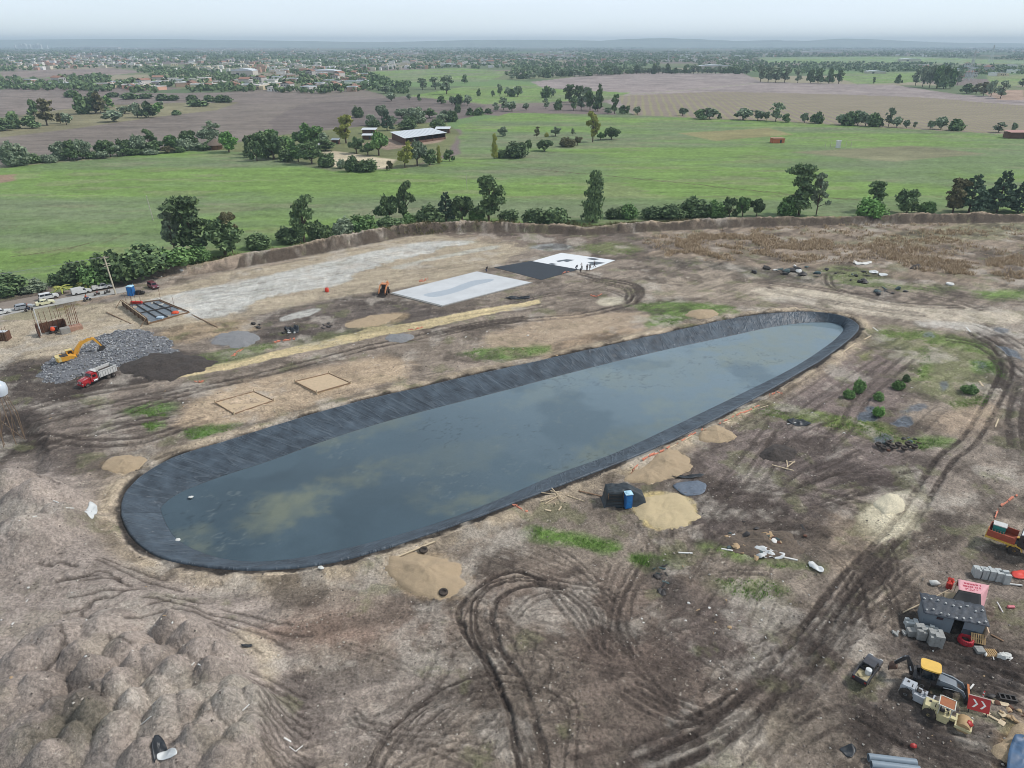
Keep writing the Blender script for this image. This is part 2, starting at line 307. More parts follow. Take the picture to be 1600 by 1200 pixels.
# ------------------------------------------------------------------ what the ground is made of, feature by feature
# earth colours of the site (sRGB of the dry or wet soil itself)
DIRT, DARK, MUD, TAN, SAND, PALE = (138,126,113), (98,89,82), (66,58,53), (170,151,127), (192,170,130), (192,182,160)
GRN, OLV, GRAVEL = (98,124,62), (120,122,82), (176,176,170)
patches = [  # outline in photograph pixels, colour, edge softness m, ragged m, strength, mottle
 # north strip of the site
 ([(0,505),(180,470),(330,430),(430,412),(560,385),(680,366),(830,376),(800,400),(770,415),(640,450),(500,470),(380,498),(250,515),(180,522),(110,555),(0,570)], (178,164,141), 2, 2, .95, .25),
 ([(232,474),(262,462),(400,434),(520,407),(640,381),(718,376),(735,380),(640,402),(560,425),(540,440),(430,463),(345,492),(300,497)], (198,197,190), 1, 2.0, .92, .35),
 ([(620,415),(760,385),(770,389),(650,412),(628,420)], (190,188,176), .5, 1, .8, .3),
 ([(150,468),(260,448),(300,440),(330,430),(260,450),(190,470)], (150,140,130), 1, 1, .6, .2),
 ([(330,522),(440,483),(560,462),(600,452),(650,472),(720,489),(840,456),(890,440),(850,462),(700,502),(580,520),(450,535),(350,548)], (103,94,87), 2, 2.5, .9, .35),
 ([(400,520),(520,490),(640,475),(700,492),(600,515),(480,535)], (92,84,79), 2, 2, .6, .4),
 ([(540,505),(600,490),(640,492),(590,510),(560,512)], (168,148,120), .8, 1, .9, .2),
 ([(440,495),(490,482),(497,487),(450,503),(436,501)], (186,184,176), .4, .8, .9, .2),
 ([(330,528),(380,518),(405,525),(385,540),(335,540)], (122,124,126), .8, 1, .9, .2),
 ([(340,552),(385,545),(392,552),(350,560)], (190,180,165), .6, .8, .8, .2),
 ([(250,520),(300,505),(380,500),(400,515),(330,530),(280,538)], (168,148,120), 1.5, 2, .8, .3),
 ([(0,572),(100,556),(200,560),(275,543),(335,560),(275,592),(170,612),(130,640),(40,650),(0,640)], (84,76,71), 2, 2.5, .92, .3),
 ([(0,640),(120,625),(280,600),(290,640),(200,690),(100,720),(60,700),(0,690)], (112,102,95), 3, 3, .7, .4),
 ([(0,640),(30,640),(72,664),(76,742),(40,754),(-20,752)], (66,59,55), 1.5, 2.5, .9, .5),
 ([(66,710),(140,690),(150,705),(110,740),(70,750)], (95,86,80), 1, 1.5, .8, .3),
 ([(270,583),(278,592),(400,567),(560,533),(600,523),(640,517),(720,501),(800,485),(845,474),(842,468),(800,475),(720,489),(640,504),(604,508),(575,512),(560,518),(400,556)], (202,184,144), .2, .15, 1., .03),
 ([(275,655),(330,612),(420,590),(520,570),(600,556),(640,566),(630,590),(560,612),(480,637),(410,655),(330,675),(285,670)], (186,165,139), 2, 2, .95, .15),
 ([(755,525),(870,493),(1000,488),(1000,505),(930,525),(850,545),(770,552)], (176,157,134), 2, 2.5, .9, .2),
 ([(860,560),(930,535),(1000,520),(1005,512),(930,520),(840,545)], (176,152,124), 1, 1.5, .6, .3),
 ([(933,470),(950,464),(975,466),(975,473),(950,478),(935,475)], (196,186,164), .6, .8, .95, .15),
 ([(1000,440),(1080,425),(1180,425),(1300,440),(1330,462),(1220,470),(1100,470),(1020,460)], (160,147,130), 3, 3, .7, .4),
 ([(1180,450),(1300,455),(1420,475),(1520,480),(1600,490),(1600,512),(1480,505),(1380,495),(1280,478),(1190,466)], (202,190,170), 2, 2.5, .9, .4),
 ([(1440,500),(1520,505),(1600,520),(1600,528),(1500,520),(1440,510)], (205,200,190), 1, 2, .7, .6),
 ([(1510,440),(1600,420),(1600,470),(1560,460)], (170,156,138), 3, 4, .6, .5),
 ([(960,365),(1100,350),(1300,345),(1600,345),(1600,430),(1450,440),(1300,425),(1120,415),(1000,405)], (142,127,110), 3, 4, .85, .35),
 ([(1010,400),(1110,408),(1230,425),(1300,440),(1380,440),(1350,455),(1230,440),(1110,420),(1020,410)], (86,84,76), 2, 3, .75, .5),
 ([(800,355),(950,362),(1010,372),(1030,390),(960,400),(880,390),(800,380)], (116,106,98), 2, 3, .8, .4),
 ([(640,352),(800,352),(900,362),(960,372),(900,385),(800,380),(700,370)], (120,106,94), 2, 2, .7, .4),
 ([(830,385),(870,380),(895,386),(870,391),(840,391)], (150,154,152), 1, 1, .8, .3),
 # green on the north side
 ([(900,385),(960,378),(1000,388),(985,398),(930,395)], (112,122,72), 2, 3, .7, .5),
 ([(980,478),(1060,470),(1150,480),(1140,492),(1060,497),(1010,510),(1020,492)], GRN, 1.5, 2.5, .9, .35),
 ([(1010,505),(1060,497),(1060,505),(1012,514)], GRN, 1, 1.5, .7, .4),
 ([(715,552),(750,544),(815,543),(860,540),(850,552),(790,560),(740,562)], (100,128,66), 1.2, 2, .85, .4),
 ([(195,640),(235,630),(268,632),(262,652),(225,650)], (98,130,66), 1.2, 2, .85, .4),
 ([(222,662),(262,655),(262,668),(235,672)], (96,134,60), 1, 1.5, .85, .35),
 ([(285,672),(330,664),(378,662),(365,672),(310,688),(290,686)], (92,130,60), 1, 1.2, .9, .3),
 ([(300,560),(360,545),(430,536),(420,548),(340,568)], (112,124,80), 1.5, 2, .75, .5),
 ([(460,530),(560,512),(620,505),(560,520),(470,540)], (112,120,84), 1.5, 2, .5, .6),
 ([(1260,428),(1330,415),(1400,440),(1500,448),(1440,460),(1350,450)], (108,122,74), 2, 3, .75, .5),
 ([(1520,455),(1600,452),(1600,468),(1540,466)], (104,132,64), 2, 2, .85, .3),
 ([(1320,380),(1500,350),(1600,350),(1600,372),(1480,380)], (124,126,92), 3, 4, .6, .5),
 # east of the pond
 ([(1150,640),(1260,580),(1340,540),(1420,540),(1460,600),(1400,640),(1370,690),(1290,690),(1190,680),(1130,670)], (121,108,103), 2, 3, .85, .3),
 ([(1080,690),(1180,665),(1400,690),(1480,700),(1440,790),(1340,800),(1290,850),(1130,850),(1060,790)], (112,101,96), 3, 4, .85, .35),
 ([(1110,810),(1330,780),(1350,800),(1300,820),(1130,850)], (88,79,74), 2, 3, .7, .5),
 ([(1200,720),(1330,710),(1460,730),(1440,760),(1300,760)], (102,91,87), 3, 3, .6, .5),
 ([(1360,520),(1440,515),(1560,540),(1570,575),(1530,620),(1440,620),(1410,570)], (120,122,88), 3, 4, .9, .4),
 ([(1165,640),(1210,632),(1290,645),(1370,660),(1380,672),(1290,664),(1200,650)], (112,128,68), 1.0, 1.8, .9, .35),
 ([(1370,515),(1470,520),(1560,545),(1540,555),(1440,535),(1380,528)], (104,122,66), 1.5, 2.5, .85, .4),
 ([(1432,545),(1455,540),(1450,590),(1430,590),(1438,565)], (106,130,64), 1.2, 2, .8, .4),
 ([(1515,565),(1560,562),(1570,590),(1540,582),(1520,578)], (104,134,66), 1.2, 1.5, .9, .3),
 ([(1340,555),(1365,545),(1360,565),(1335,570)], (128,132,80), 1.2, 1.5, .7, .4),
 ([(1480,630),(1550,615),(1540,632),(1490,640)], (110,128,68), 1.5, 2, .75, .5),
 ([(1420,688),(1470,682),(1500,690),(1470,702),(1430,700)], (104,134,62), 1, 1.5, .9, .3),
 ([(1290,660),(1380,668),(1420,690),(1380,690),(1310,675)], (116,126,72), 1.2, 2, .7, .5),
 ([(1450,650),(1530,632),(1570,620),(1550,660),(1500,680),(1460,670)], (180,160,138), 2, 2, .85, .3),
 ([(1510,520),(1560,520),(1600,545),(1600,640),(1575,600),(1560,560)], (92,84,79), 2, 2, .8, .5),
 ([(1560,590),(1600,600),(1600,720),(1570,700),(1575,650)], (96,88,83), 2, 2, .7, .5),
 # gravel patch and sand
 ([(1338,808),(1352,785),(1372,772),(1410,769),(1446,774),(1446,790),(1435,815),(1408,842),(1378,852),(1352,838)], (208,198,172), .5, 1.2, .97, .1),
 ([(1440,700),(1540,690),(1600,700),(1600,780),(1500,830),(1440,800)], (140,129,118), 3, 3, .7, .4),
 ([(1300,800),(1345,815),(1370,850),(1340,885),(1300,900),(1280,850)], (160,143,124), 2, 2.5, .8, .4),
 ([(985,785),(1010,770),(1045,768),(1080,780),(1088,800),(1075,820),(1045,828),(1010,822),(998,805)], (205,185,135), .3, .7, .95, .12),
 ([(975,745),(1000,722),(1045,705),(1075,715),(1068,735),(1010,752)], (176,156,120), .8, 1.2, .8, .25),
 ([(600,880),(640,868),(700,872),(725,885),(745,905),(720,930),(690,933),(640,928),(600,905)], (186,164,132), .8, 1.3, .9, .25),
 ([(160,722),(200,712),(230,716),(215,738),(178,742)], (178,156,120), .8, 1.2, .9, .25),
 ([(1220,640),(1290,610),(1330,590),(1310,610),(1250,645)], (112,102,97), 1, 1, .6, .4),
 # green south of the pond
 ([(828,826),(862,824),(900,835),(960,848),(975,862),(930,860),(880,850),(835,838)], (96,128,56), .9, 1.6, .9, .4),
 ([(985,868),(1040,868),(1058,880),(1020,886),(990,878)], (98,126,60), .9, 1.5, .85, .4),
 ([(1100,850),(1200,865),(1280,880),(1285,895),(1220,890),(1130,870)], (108,128,66), 1, 1.6, .85, .4),
 ([(1120,905),(1200,908),(1235,925),(1180,940),(1130,925)], (110,124,70), 1.3, 2.2, .75, .5),
 ([(1180,960),(1230,955),(1250,975),(1200,985)], (116,122,82), 1.5, 2, .6, .5),
 ([(1240,940),(1290,940),(1300,965),(1270,975)], (172,158,128), 1.2, 1.5, .75, .3),
 ([(1160,820),(1240,820),(1290,850),(1290,890),(1200,880),(1150,850)], (110,100,90), 1.5, 2, .7, .5),
 # south-west mounds
 ([(0,735),(60,728),(110,742),(170,770),(190,830),(240,880),(330,900),(420,930),(470,1000),(480,1080),(470,1210),(0,1210)], (162,150,140), 3, 3, .9, .2),
 ([(250,890),(420,900),(520,905),(540,930),(440,940),(380,915)], (170,156,138), 1.5, 2, .7, .3),
 ([(380,990),(440,1010),(440,1040),(420,1075),(395,1050),(375,1020)], (182,168,146), .8, 1.2, .85, .2),
 ([(0,820),(50,810),(82,825),(70,850),(20,865),(0,880)], (104,97,92), 1, 1.2, .8, .2),
 ([(0,1095),(60,1060),(130,1065),(170,1110),(160,1190),(90,1200),(0,1200)], (128,118,110), 3, 3, .5, .5),
 ([(90,1185),(120,1140),(165,1130),(180,1165),(170,1200),(100,1200)], (94,88,78), 1.2, 1.5, .7, .4),
 ([(480,1060),(620,1020),(720,1050),(700,1130),(600,1200),(480,1200)], (140,130,122), 3, 3, .6, .4),
 ([(400,985),(520,960),(600,1000),(520,1010),(430,1005)], (140,116,100), 2, 2, .7, .4),
 ([(480,940),(600,930),(720,960),(700,1010),(560,1030),(470,990)], (134,116,104), 3, 3, .6, .4),
 ([(440,1000),(475,1050),(500,1120),(505,1200),(470,1200),(460,1100)], (98,88,82), 1.2, 1.5, .75, .4),
 # south: churned ground
 ([(720,890),(860,880),(1000,900),(1100,900),(1100,1000),(1000,1050),(900,1010),(760,960)], (112,98,88), 3, 4, .8, .4),
 ([(900,1010),(1010,1000),(1110,1030),(1200,1100),(1100,1200),(880,1200),(900,1100)], (108,94,85), 3, 4, .75, .4),
 ([(1080,940),(1200,930),(1310,930),(1360,980),(1280,1040),(1150,1060),(1060,1010)], (106,95,89), 3, 3, .8, .4),
 ([(1180,1000),(1310,920),(1390,850),(1420,850),(1350,950),(1260,1050),(1200,1080)], (106,96,89), 2, 2.5, .5, .6),
 ([(960,1180),(1120,1110),(1220,1060),(1270,1040),(1250,1080),(1130,1200),(960,1200)], (94,84,78), 2, 2.5, .65, .6),
 ([(1140,1125),(1210,1105),(1240,1130),(1170,1200),(1090,1200)], (172,160,140), 1.5, 2, .6, .5),
 ([(1340,1090),(1440,1080),(1500,1130),(1560,1130),(1530,1200),(1400,1200),(1340,1140)], (86,78,74), 2, 2.5, .85, .4),
 ([(1380,1010),(1440,1000),(1600,1030),(1600,1120),(1500,1110),(1440,1050)], (84,77,74), 2, 2, .85, .4),
 ([(1420,985),(1470,1000),(1560,1020),(1600,1040),(1600,1070),(1500,1040),(1430,1010)], (72,65,62), 1.2, 1.5, .7, .5),
 ([(1400,870),(1460,860),(1560,870),(1600,910),(1600,1000),(1560,960),(1440,900)], (122,111,102), 2.5, 3, .7, .4),
 ([(1560,1150),(1600,1120),(1600,1200),(1560,1200)], (180,150,112), 1, 1, .85, .3),
 ([(1025,880),(1045,885),(1070,930),(1040,940),(1025,910)], (80,76,74), 1, 1.2, .6, .5),
 ([(1410,1170),(1430,1140),(1460,1180),(1440,1200)], (110,100,92), 1, 1, .5, .5),
]
puddles = [([(1340,650),(1362,636),(1372,648),(1366,656),(1345,657)],.95), ([(1395,660),(1420,650),(1428,656),(1405,668)],.9), ([(1410,640),(1440,630),(1448,636),(1420,646)],.75),
           ([(1368,684),(1384,678),(1390,690),(1374,694)],.85), ([(1470,602),(1480,597),(1482,606),(1474,610)],.7), ([(1555,540),(1585,548),(1598,562),(1580,556)],.8), ([(1555,512),(1580,516),(1575,520),(1556,517)],.7),
           ([(1055,757),(1090,752),(1100,762),(1085,774),(1065,768)],.55), ([(1525,566),(1545,566),(1540,574),(1528,574)],.6), ([(1440,522),(1455,520),(1458,527),(1444,528)],.6)]
# tyre tracks: points in pixels, number of ruts, gauge, rut width, depth, strength
ZA = lambda pts, s, ox, oy: [(x/s+ox, y/s+oy) for x, y in pts]
Z8 = lambda *p: ZA(p, 2.667, 550, 850)
Z7 = lambda *p: ZA(p, 4, 800, 260)
tracks = [
 (Z8((705,960),(680,830),(660,740),(600,550),(540,460),(470,370),(445,280),(500,200),(600,140),(690,120),(800,150)), 1, 0, .42, .16, .95),
 (Z8((730,960),(700,830),(650,690),(600,560)), 1, 0, .32, .1, .8),
 (Z8((815,960),(775,770),(700,560),(620,440),(585,330),(600,240),(680,190),(780,175),(880,190)), 1, 0, .46, .16, .95),
 (Z8((590,560),(535,430),(505,340),(512,250),(570,180),(680,150),(800,160)), 2, .5, .28, .1, .85),
 (Z8((610,470),(560,420),(520,350)), 1, 0, .3, .06, .7),
 (Z8((60,960),(150,800),(290,690),(470,600),(660,585),(820,620),(880,700)), 2, .6, .2, .05, .6), (Z8((760,960),(720,820),(640,650),(560,520),(490,400),(470,300),(540,200),(640,160)), 1, 0, .22, .06, .6), (Z8((680,300),(760,230),(870,220),(960,280),(1010,380)), 2, .8, .25, .05, .55),
 (Z8((80,960),(220,740),(400,610),(600,560),(800,590),(900,650),(920,760),(905,960)), 2, .9, .22, .05, .6),
 (Z8((130,960),(290,740),(450,650),(650,610),(830,630),(930,670)), 2, .8, .22, .05, .6),
 (Z8((40,960),(180,760),(340,625),(560,545),(760,545)), 1, 0, .25, .04, .5),
 (Z8((0,740),(250,790),(440,775)), 2, .7, .25, .04, .5), (Z8((0,700),(160,830),(330,850),(500,920)), 2, .7, .25, .04, .5),
 (Z8((200,930),(300,870),(450,840),(600,870)), 2, .8, .25, .04, .5),
 (Z8((820,200),(920,310),(1000,440)), 2, .8, .3, .06, .6), (Z8((900,210),(1000,300),(1030,420),(1080,470)), 2, .7, .35, .07, .7), (Z8((960,205),(1040,270),(1060,350),(1060,450)), 2, .7, .3, .06, .6),
 (Z8((1220,80),(1150,230),(1130,330),(1180,460)), 2, .9, .4, .05, .6), (Z8((1180,90),(1110,230),(1075,400)), 2, .8, .35, .05, .55), (Z8((1090,90),(1060,200),(1110,300),(1150,470)), 2, .8, .4, .05, .5),
 (Z8((700,110),(880,170),(1030,190),(1100,230)), 2, .8, .3, .05, .6), (Z8((580,60),(760,120),(900,150)), 2, 1, .25, .04, .5), (Z8((620,0),(780,60),(950,130),(1060,230)), 2, 1, .25, .04, .5),
 (Z8((780,0),(900,50),(1020,160)), 2, .8, .25, .04, .6), (Z8((0,20),(140,120),(300,220)), 2, 1, .3, .03, .4),
 (Z8((1130,620),(1250,690),(1400,745),(1600,640)), 2, .9, .35, .08, .8), (Z8((1180,590),(1330,670),(1450,730)), 2, .9, .35, .08, .75), (Z8((1190,540),(1350,640),(1530,690)), 1, 0, .3, .05, .6),
 (Z8((1200,933),(1330,880),(1450,830)), 2, 1.6, .4, .12, .9), (Z8((1100,933),(1300,830),(1600,680)), 2, 1.8, .32, .06, .6),
 # the haul road on the right
 ([(1010,1200),(1130,1140),(1225,1040),(1280,970),(1330,905),(1372,862),(1420,805),(1455,750),(1480,715),(1512,690),(1535,655),(1560,610),(1572,575),(1560,545),(1520,520)], 2, 1.9, .55, .14, .95),
 ([(900,1200),(1100,1140),(1240,1050),(1310,960),(1350,900),(1400,850)], 2, 1.9, .4, .08, .7),
 ([(1130,1200),(1240,1090),(1300,1000),(1345,925),(1400,860),(1480,830)], 2, 2, .42, .08, .6), ([(1180,1170),(1280,1050),(1340,960),(1420,890)], 2, 1.9, .5, .08, .6),
 ([(1590,700),(1585,660),(1592,620),(1600,600)], 2, 1.8, .7, .1, .85), ([(1480,530),(1530,540),(1575,570),(1600,590)], 2, 1.9, .6, .1, .8), ([(1520,505),(1560,520),(1600,545)], 2, 1.8, .6, .1, .7),
 ([(1550,560),(1565,580),(1560,605)], 1, 0, 1.2, .1, .9),
 ([(1340,1105),(1400,1140),(1460,1165),(1560,1190)], 2, 1.8, .6, .1, .8), ([(1345,1120),(1400,1150),(1470,1180)], 2, 1.2, .5, .08, .7),
 ([(1430,995),(1490,1012),(1560,1035),(1600,1050)], 3, 1.3, .7, .12, .85), ([(1450,1025),(1540,1050),(1600,1075)], 2, 1.6, .6, .08, .7),
 ([(1290,830),(1200,835),(1120,845)], 2, 1.8, .5, .05, .6), ([(1340,790),(1270,770),(1190,760),(1100,775)], 2, 1.8, .5, .05, .55),
 ([(1100,800),(1150,740),(1190,690),(1210,660)], 2, 1.9, .5, .06, .6), ([(1130,820),(1190,740),(1220,680)], 2, 1.9, .5, .05, .5), ([(1290,700),(1320,670),(1350,620),(1420,560)], 2, 1.9, .5, .06, .6),
 ([(1170,660),(1230,620),(1290,580)], 2, 1.8, .4, .05, .5), ([(1260,640),(1320,600),(1380,560)], 2, 1.8, .45, .05, .5), ([(1240,830),(1330,770),(1440,740)], 2, 1.8, .5, .05, .5),
 ([(1120,760),(1220,770),(1330,745),(1420,730)], 2, 1.8, .5, .05, .5), ([(1080,840),(1180,800),(1260,740),(1330,700)], 2, 1.8, .5, .05, .45),
 # north-east loops
 (Z7((430,670),(600,710),(760,740),(795,790),(745,850),(600,895),(400,935),(200,950),(-160,990),(-500,1060)), 2, 1.8, .7, .08, .85),
 (Z7((470,700),(620,740),(720,770),(725,840),(640,880)), 2, 1.2, .6, .08, .85), (Z7((440,690),(540,700),(700,720),(790,760),(770,860)), 1, 0, .7, .08, .8),
 (Z7((0,855),(250,800),(500,770),(610,775),(710,815)), 2, 1.2, .55, .06, .75), (Z7((790,850),(1000,835),(1200,830)), 1, 0, 1.6, .05, .5),
 (Z7((-400,960),(-200,930),(0,900),(200,870)), 2, 1.9, .6, .05, .6),
 ([(180,650),(260,623),(330,603),(430,580),(500,562),(560,547),(660,525),(740,508),(820,498)], 2, 1.9, .6, .08, .85),
 ([(0,672),(120,690),(200,690),(260,676),(320,655)], 2, 1.9, .7, .08, .85), ([(60,660),(140,640),(270,612),(400,590)], 2, 1.9, .6, .06, .7), ([(40,640),(120,618),(230,600)], 2, 1.9, .8, .06, .7), ([(0,610),(90,615),(160,600)], 2, 1.9, .8, .06, .6),
 ([(70,700),(170,670),(260,650)], 2, 1.9, .8, .06, .7), ([(0,575),(60,580),(120,600)], 2, 1.9, .6, .05, .7),
 ([(460,632),(560,607),(640,590),(700,580)], 1, 0, .3, .03, .5), ([(700,560),(800,570),(900,540)], 1, 0, .3, .02, .4),
 ([(1290,430),(1292,445),(1310,455)], 1, 0, .6, .08, .8), ([(1298,432),(1303,448),(1330,458),(1370,462)], 1, 0, .6, .08, .8),
 ([(1200,440),(1300,455),(1400,475),(1500,480)], 2, 2, 1., .06, .7), ([(1200,452),(1290,470),(1380,485),(1440,492)], 2, 2, 1.1, .06, .75), ([(1440,462),(1500,472),(1540,485)], 2, 2, 1, .06, .6), ([(1600,470),(1500,460),(1430,450)], 2, 2, 1, .05, .5),
 ([(1550,395),(1450,390),(1360,395)], 2, 2, .8, .05, .5),
 ([(500,460),(600,440),(720,415),(820,395)], 2, 1.9, .6, .03, .35), ([(330,455),(480,425),(640,392)], 2, 1.9, .6, .03, .4), ([(300,475),(450,445),(600,415)], 2, 1.9, .6, .03, .35), ([(380,425),(480,405),(600,383)], 1, 0, .9, .04, .6),
]
# gullies washed into the south-west mounds
Z79 = lambda *p: ZA(p, 3.2, 0, 900)
gully = [Z79((320,190),(410,170),(470,120),(560,105),(620,60),(700,35)), Z79((280,30),(400,5),(500,-10)), Z79((340,110),(440,95),(500,70),(610,65)), Z79((480,265),(420,205),(450,150),(480,115)),
 Z79((720,95),(820,105),(940,130),(1050,160),(1200,165),(1400,215),(1550,217)), Z79((740,140),(830,105)), Z79((640,255),(720,210),(800,180),(870,165)), Z79((860,155),(960,165),(1050,190),(1140,210),(1250,225),(1330,240),(1440,285)),
 Z79((1060,215),(1180,265),(1240,300),(1300,330)), Z79((1100,110),(1250,130),(1440,165)), Z79((210,530),(300,460),(345,390),(330,320)), Z79((420,20),(560,0),(640,30)), Z79((560,355),(620,390),(680,410)), Z79((820,70),(900,80),(1000,95)),
 [(60,880),(80,885),(95,878),(120,885)], [(95,905),(130,900),(160,890),(190,905)], [(150,870),(180,880),(230,895),(280,905)], [(160,865),(200,875),(250,885)], [(60,750),(75,765),(95,775)]]
gully += [[(396+i*2, 1042+i*13), (430+i*1.2, 1050+i*14.5), (470+i, 1064+i*16)] for i in range(11)]

def bbox(X, Y, pts, m):
    a = np.array(pts); return np.flatnonzero((X > a[:, 0].min()-m) & (X < a[:, 0].max()+m) & (Y > a[:, 1].min()-m) & (Y < a[:, 1].max()+m))
BERM_PX = [(150,468),(185,452),(235,432),(300,428),(330,424),(400,412),(460,402),(525,389),(580,379),(625,369),(690,362),(800,362),(860,364),(915,367),(985,362),(1060,358),(1200,352),(1340,350),(1420,348),(1530,347),(1600,345),(1750,342)]
BERM_H = [1.2,1.8,3.2,1.4,2.2,3.0,3.2,3.5,3.5,3.5,3.1,3.1,2.6,2.2,2.4,2.4,2.5,2.4,2.8,2.8,1.6,1.6]
BERM = W(BERM_PX)
HEAPS = []  # the truckloads dumped on the south-west mound
rngl = random.Random(5)
for (a, b, r) in [(300,1000,2.4),(315,1030,2.6),(240,1045,2.5),(275,1065,2.6),(335,1060,2.4),(190,1080,2.4),(325,1095,2.6),(130,1110,2.6),(215,1110,2.2),(295,1115,2.4),(360,1115,2.6),(255,1150,2.8),(320,1150,2.6),(380,1160,2.4),(185,1150,2.4),(230,1190,2.4),(290,1190,2.8),(350,1195,2.6),(120,1160,2.3),(150,1060,2.2),
                  (270,985,2.2),(345,1030,2.2),(215,1055,2.2),(365,1085,2.4),(250,1090,2.4),(160,1090,2.2),(180,1175,2.3),(265,1125,2.4),(330,1125,2.2),(400,1140,2.4),(150,1130,2.2),(310,1170,2.3),(90,1120,2.2),(60,1090,2.4),(130,1030,2.4),(80,1190,2.3),(40,1040,3),
                  (60,780,4.5),(20,760,4),(100,765,3.4),(40,840,4.5),(110,800,4),(20,1100,4),(60,1150,3.5),(200,1020,3),(160,990,3.5),(90,1010,4),(400,1100,2.4),(410,1180,2.2)]:
    HEAPS.append((*P(a, b, 2.6)[:2], r, rngl.uniform(.55, 1.15)))
MOUND = [P(a, b, 1.8)[:2] for a, b in [(-120,735),(-20,735),(40,733),(90,742),(140,785),(170,850),(230,900),(330,930),(400,975),(425,1040),(440,1120),(450,1230),(440,1400),(-400,1400),(-300,900)]]
PIT = W([(-60,640),(25,645),(70,668),(78,735),(40,752),(-60,752)])
PADS = [W([(590,452),(745,418),(830,440),(690,484)]), W([(765,418),(850,390),(970,405),(910,430),(850,440)])]
ROAD_PX = [(-260,545),(-100,511),(0,490),(80,474),(150,461),(200,452)]
ROAD = W(ROAD_PX)
def ground_fields(X, Y, colour=True):
    X = np.asarray(X, float); Y = np.asarray(Y, float); N = len(X)
    Z = np.zeros(N)
    n1 = fbm(X, Y, 9, 4, 3)-.5; n2 = fbm(X, Y, 2.2, 4, 8)-.5; n3 = fbm(X, Y, .7, 3, 21)-.5
    near = 1-sstep(330, 420, Y)
    n4 = fbm(X, Y, .3, 2, 25)-.5; Z += near*(n1*.5+n2*.30+n3*.22+n4*.12)
    flat = np.zeros(N)
    for pad in PADS:
        i = bbox(X, Y, pad, 6)
        if len(i): flat[i] = np.maximum(flat[i], 1-sstep(0, 4, poly_sd(X[i], Y[i], pad)))
    i = bbox(X, Y, ROAD, 10)
    if len(i): flat[i] = np.maximum(flat[i], 1-sstep(7, 10, line_d(X[i], Y[i], ROAD)))
    # bank of spoil along the field edge
    i = bbox(X, Y, BERM, 14); bd = np.full(N, 99.)
    if len(i):
        x, y = X[i], Y[i]; best = np.full(len(i), 1e9); hh = np.zeros(len(i)); side = np.zeros(len(i))
        for k in range(len(BERM)-1):
            ax, ay = BERM[k]; ex, ey = BERM[k+1][0]-ax, BERM[k+1][1]-ay
            t = np.clip(((x-ax)*ex+(y-ay)*ey)/(ex*ex+ey*ey), 0, 1)
            d = np.hypot(x-ax-ex*t, y-ay-ey*t); q = d < best
            best[q] = d[q]; hh[q] = (BERM_H[k]+(BERM_H[k+1]-BERM_H[k])*t)[q]
            side[q] = np.sign(ex*(y-ay)-ey*(x-ax))[q]
        wv = best*side+n1[i]*2.2+n2[i]*1.2           # + is the field side
        prof = np.where(wv < 3.2, sstep(-.6, 3.2, wv), 1-sstep(3.4, 9.5, wv))
        Z[i] += prof*hh*.8*(1+n1[i]*.9)+prof*n3[i]*.5+prof*n2[i]*.6; bd[i] = wv
    # mound
    i = bbox(X, Y, MOUND, 8); mound = np.zeros(N)
    if len(i):
        s = poly_sd(X[i], Y[i], MOUND)+n1[i]*3+n2[i]*1.2
        m = 1-sstep(-4.5, 2.5, s); mound[i] = m
        Z[i] += m*2.3
        hz = np.zeros(len(i))
        for hx, hy, r, hgt in HEAPS:
            d = np.hypot(X[i]-hx, Y[i]-hy)/r+n2[i]*.5+n3[i]*.25
            hz = np.maximum(hz, (hgt*2.0+1.1)*np.maximum(0, 1-(np.maximum(d, 0)/1.15)**1.2))
        Z[i] += (hz+np.minimum(hz, 1)*n3[i]*.5)*np.clip(m*1.5, 0, 1)
    i = bbox(X, Y, PIT, 5)
    if len(i): Z[i] -= 1.0*(1-sstep(-2.5, .6, poly_sd(X[i], Y[i], PIT)+n2[i]))
    # lumpy lip of the pond and the hole itself
    i = bbox(X, Y, RIM, 9); rs = np.full(N, 99.)
    if len(i): rs[i] = poly_sd(X[i], Y[i], RIM)
    lip = np.exp(-((rs-1.7)/1.1)**2)
    Z += lip*(.30+.8*np.maximum(fbm(X, Y, 1.7, 2, 55)-.42, 0))
    Z = np.where((rs > 0) & (rs < 1.0), Z*sstep(.3, 1.0, rs)+(RIMZ-.22)*(1-sstep(.3, 1., rs)), Z)
    Z = np.where(rs <= 0, np.where(rs < -1.0, -2.2, RIMZ-.22-2.6*np.clip(-rs, 0, 1)), Z)
    Z = Z*(1-flat*.97)
    rutd = np.zeros(N)
    T = []
    for pts, nr, gauge, wd, dp, st in ALLTRACKS:
        for off in ([0] if nr == 1 else [(k-(nr-1)/2)*gauge for k in range(nr)]):
            p = np.array(pts); tg = np.gradient(p, axis=0); tg /= np.maximum(np.hypot(*tg.T), 1e-6)[:, None]
            q = [tuple(a) for a in p+np.c_[-tg[:, 1], tg[:, 0]]*off]
            i = bbox(X, Y, q, wd*2.5)
            if not len(i): continue
            d = line_d(X[i]+n2[i]*.35, Y[i]+n2[i]*.35, q)
            core = 1-sstep(wd*.42, wd*.95, d+n3[i]*.22)
            Z[i] += (-dp*core+dp*.5*np.exp(-((d-wd*1.25)/(wd*.45))**2))*(rs[i] > .5)
            T.append((i, core*st*np.clip(.9+n1[i]*1.3+n3[i]*1.5+n2[i]*.8, .15, 1.1)))
    for g in GUL:
        i = bbox(X, Y, g, 1.5)
        if len(i):
            d = line_d(X[i]+n3[i]*.5+n2[i]*.5, Y[i]+n3[i]*.5, g); core = np.exp(-(d/.22)**2)
            Z[i] -= .16*core*np.minimum(1, mound[i]+.6); T.append((i, core*.75))
    if not colour: return Z
    # ---------------- colour
    C = np.tile(lin(DIRT), (N, 1)); wet = np.zeros(N); clean = np.zeros(N)
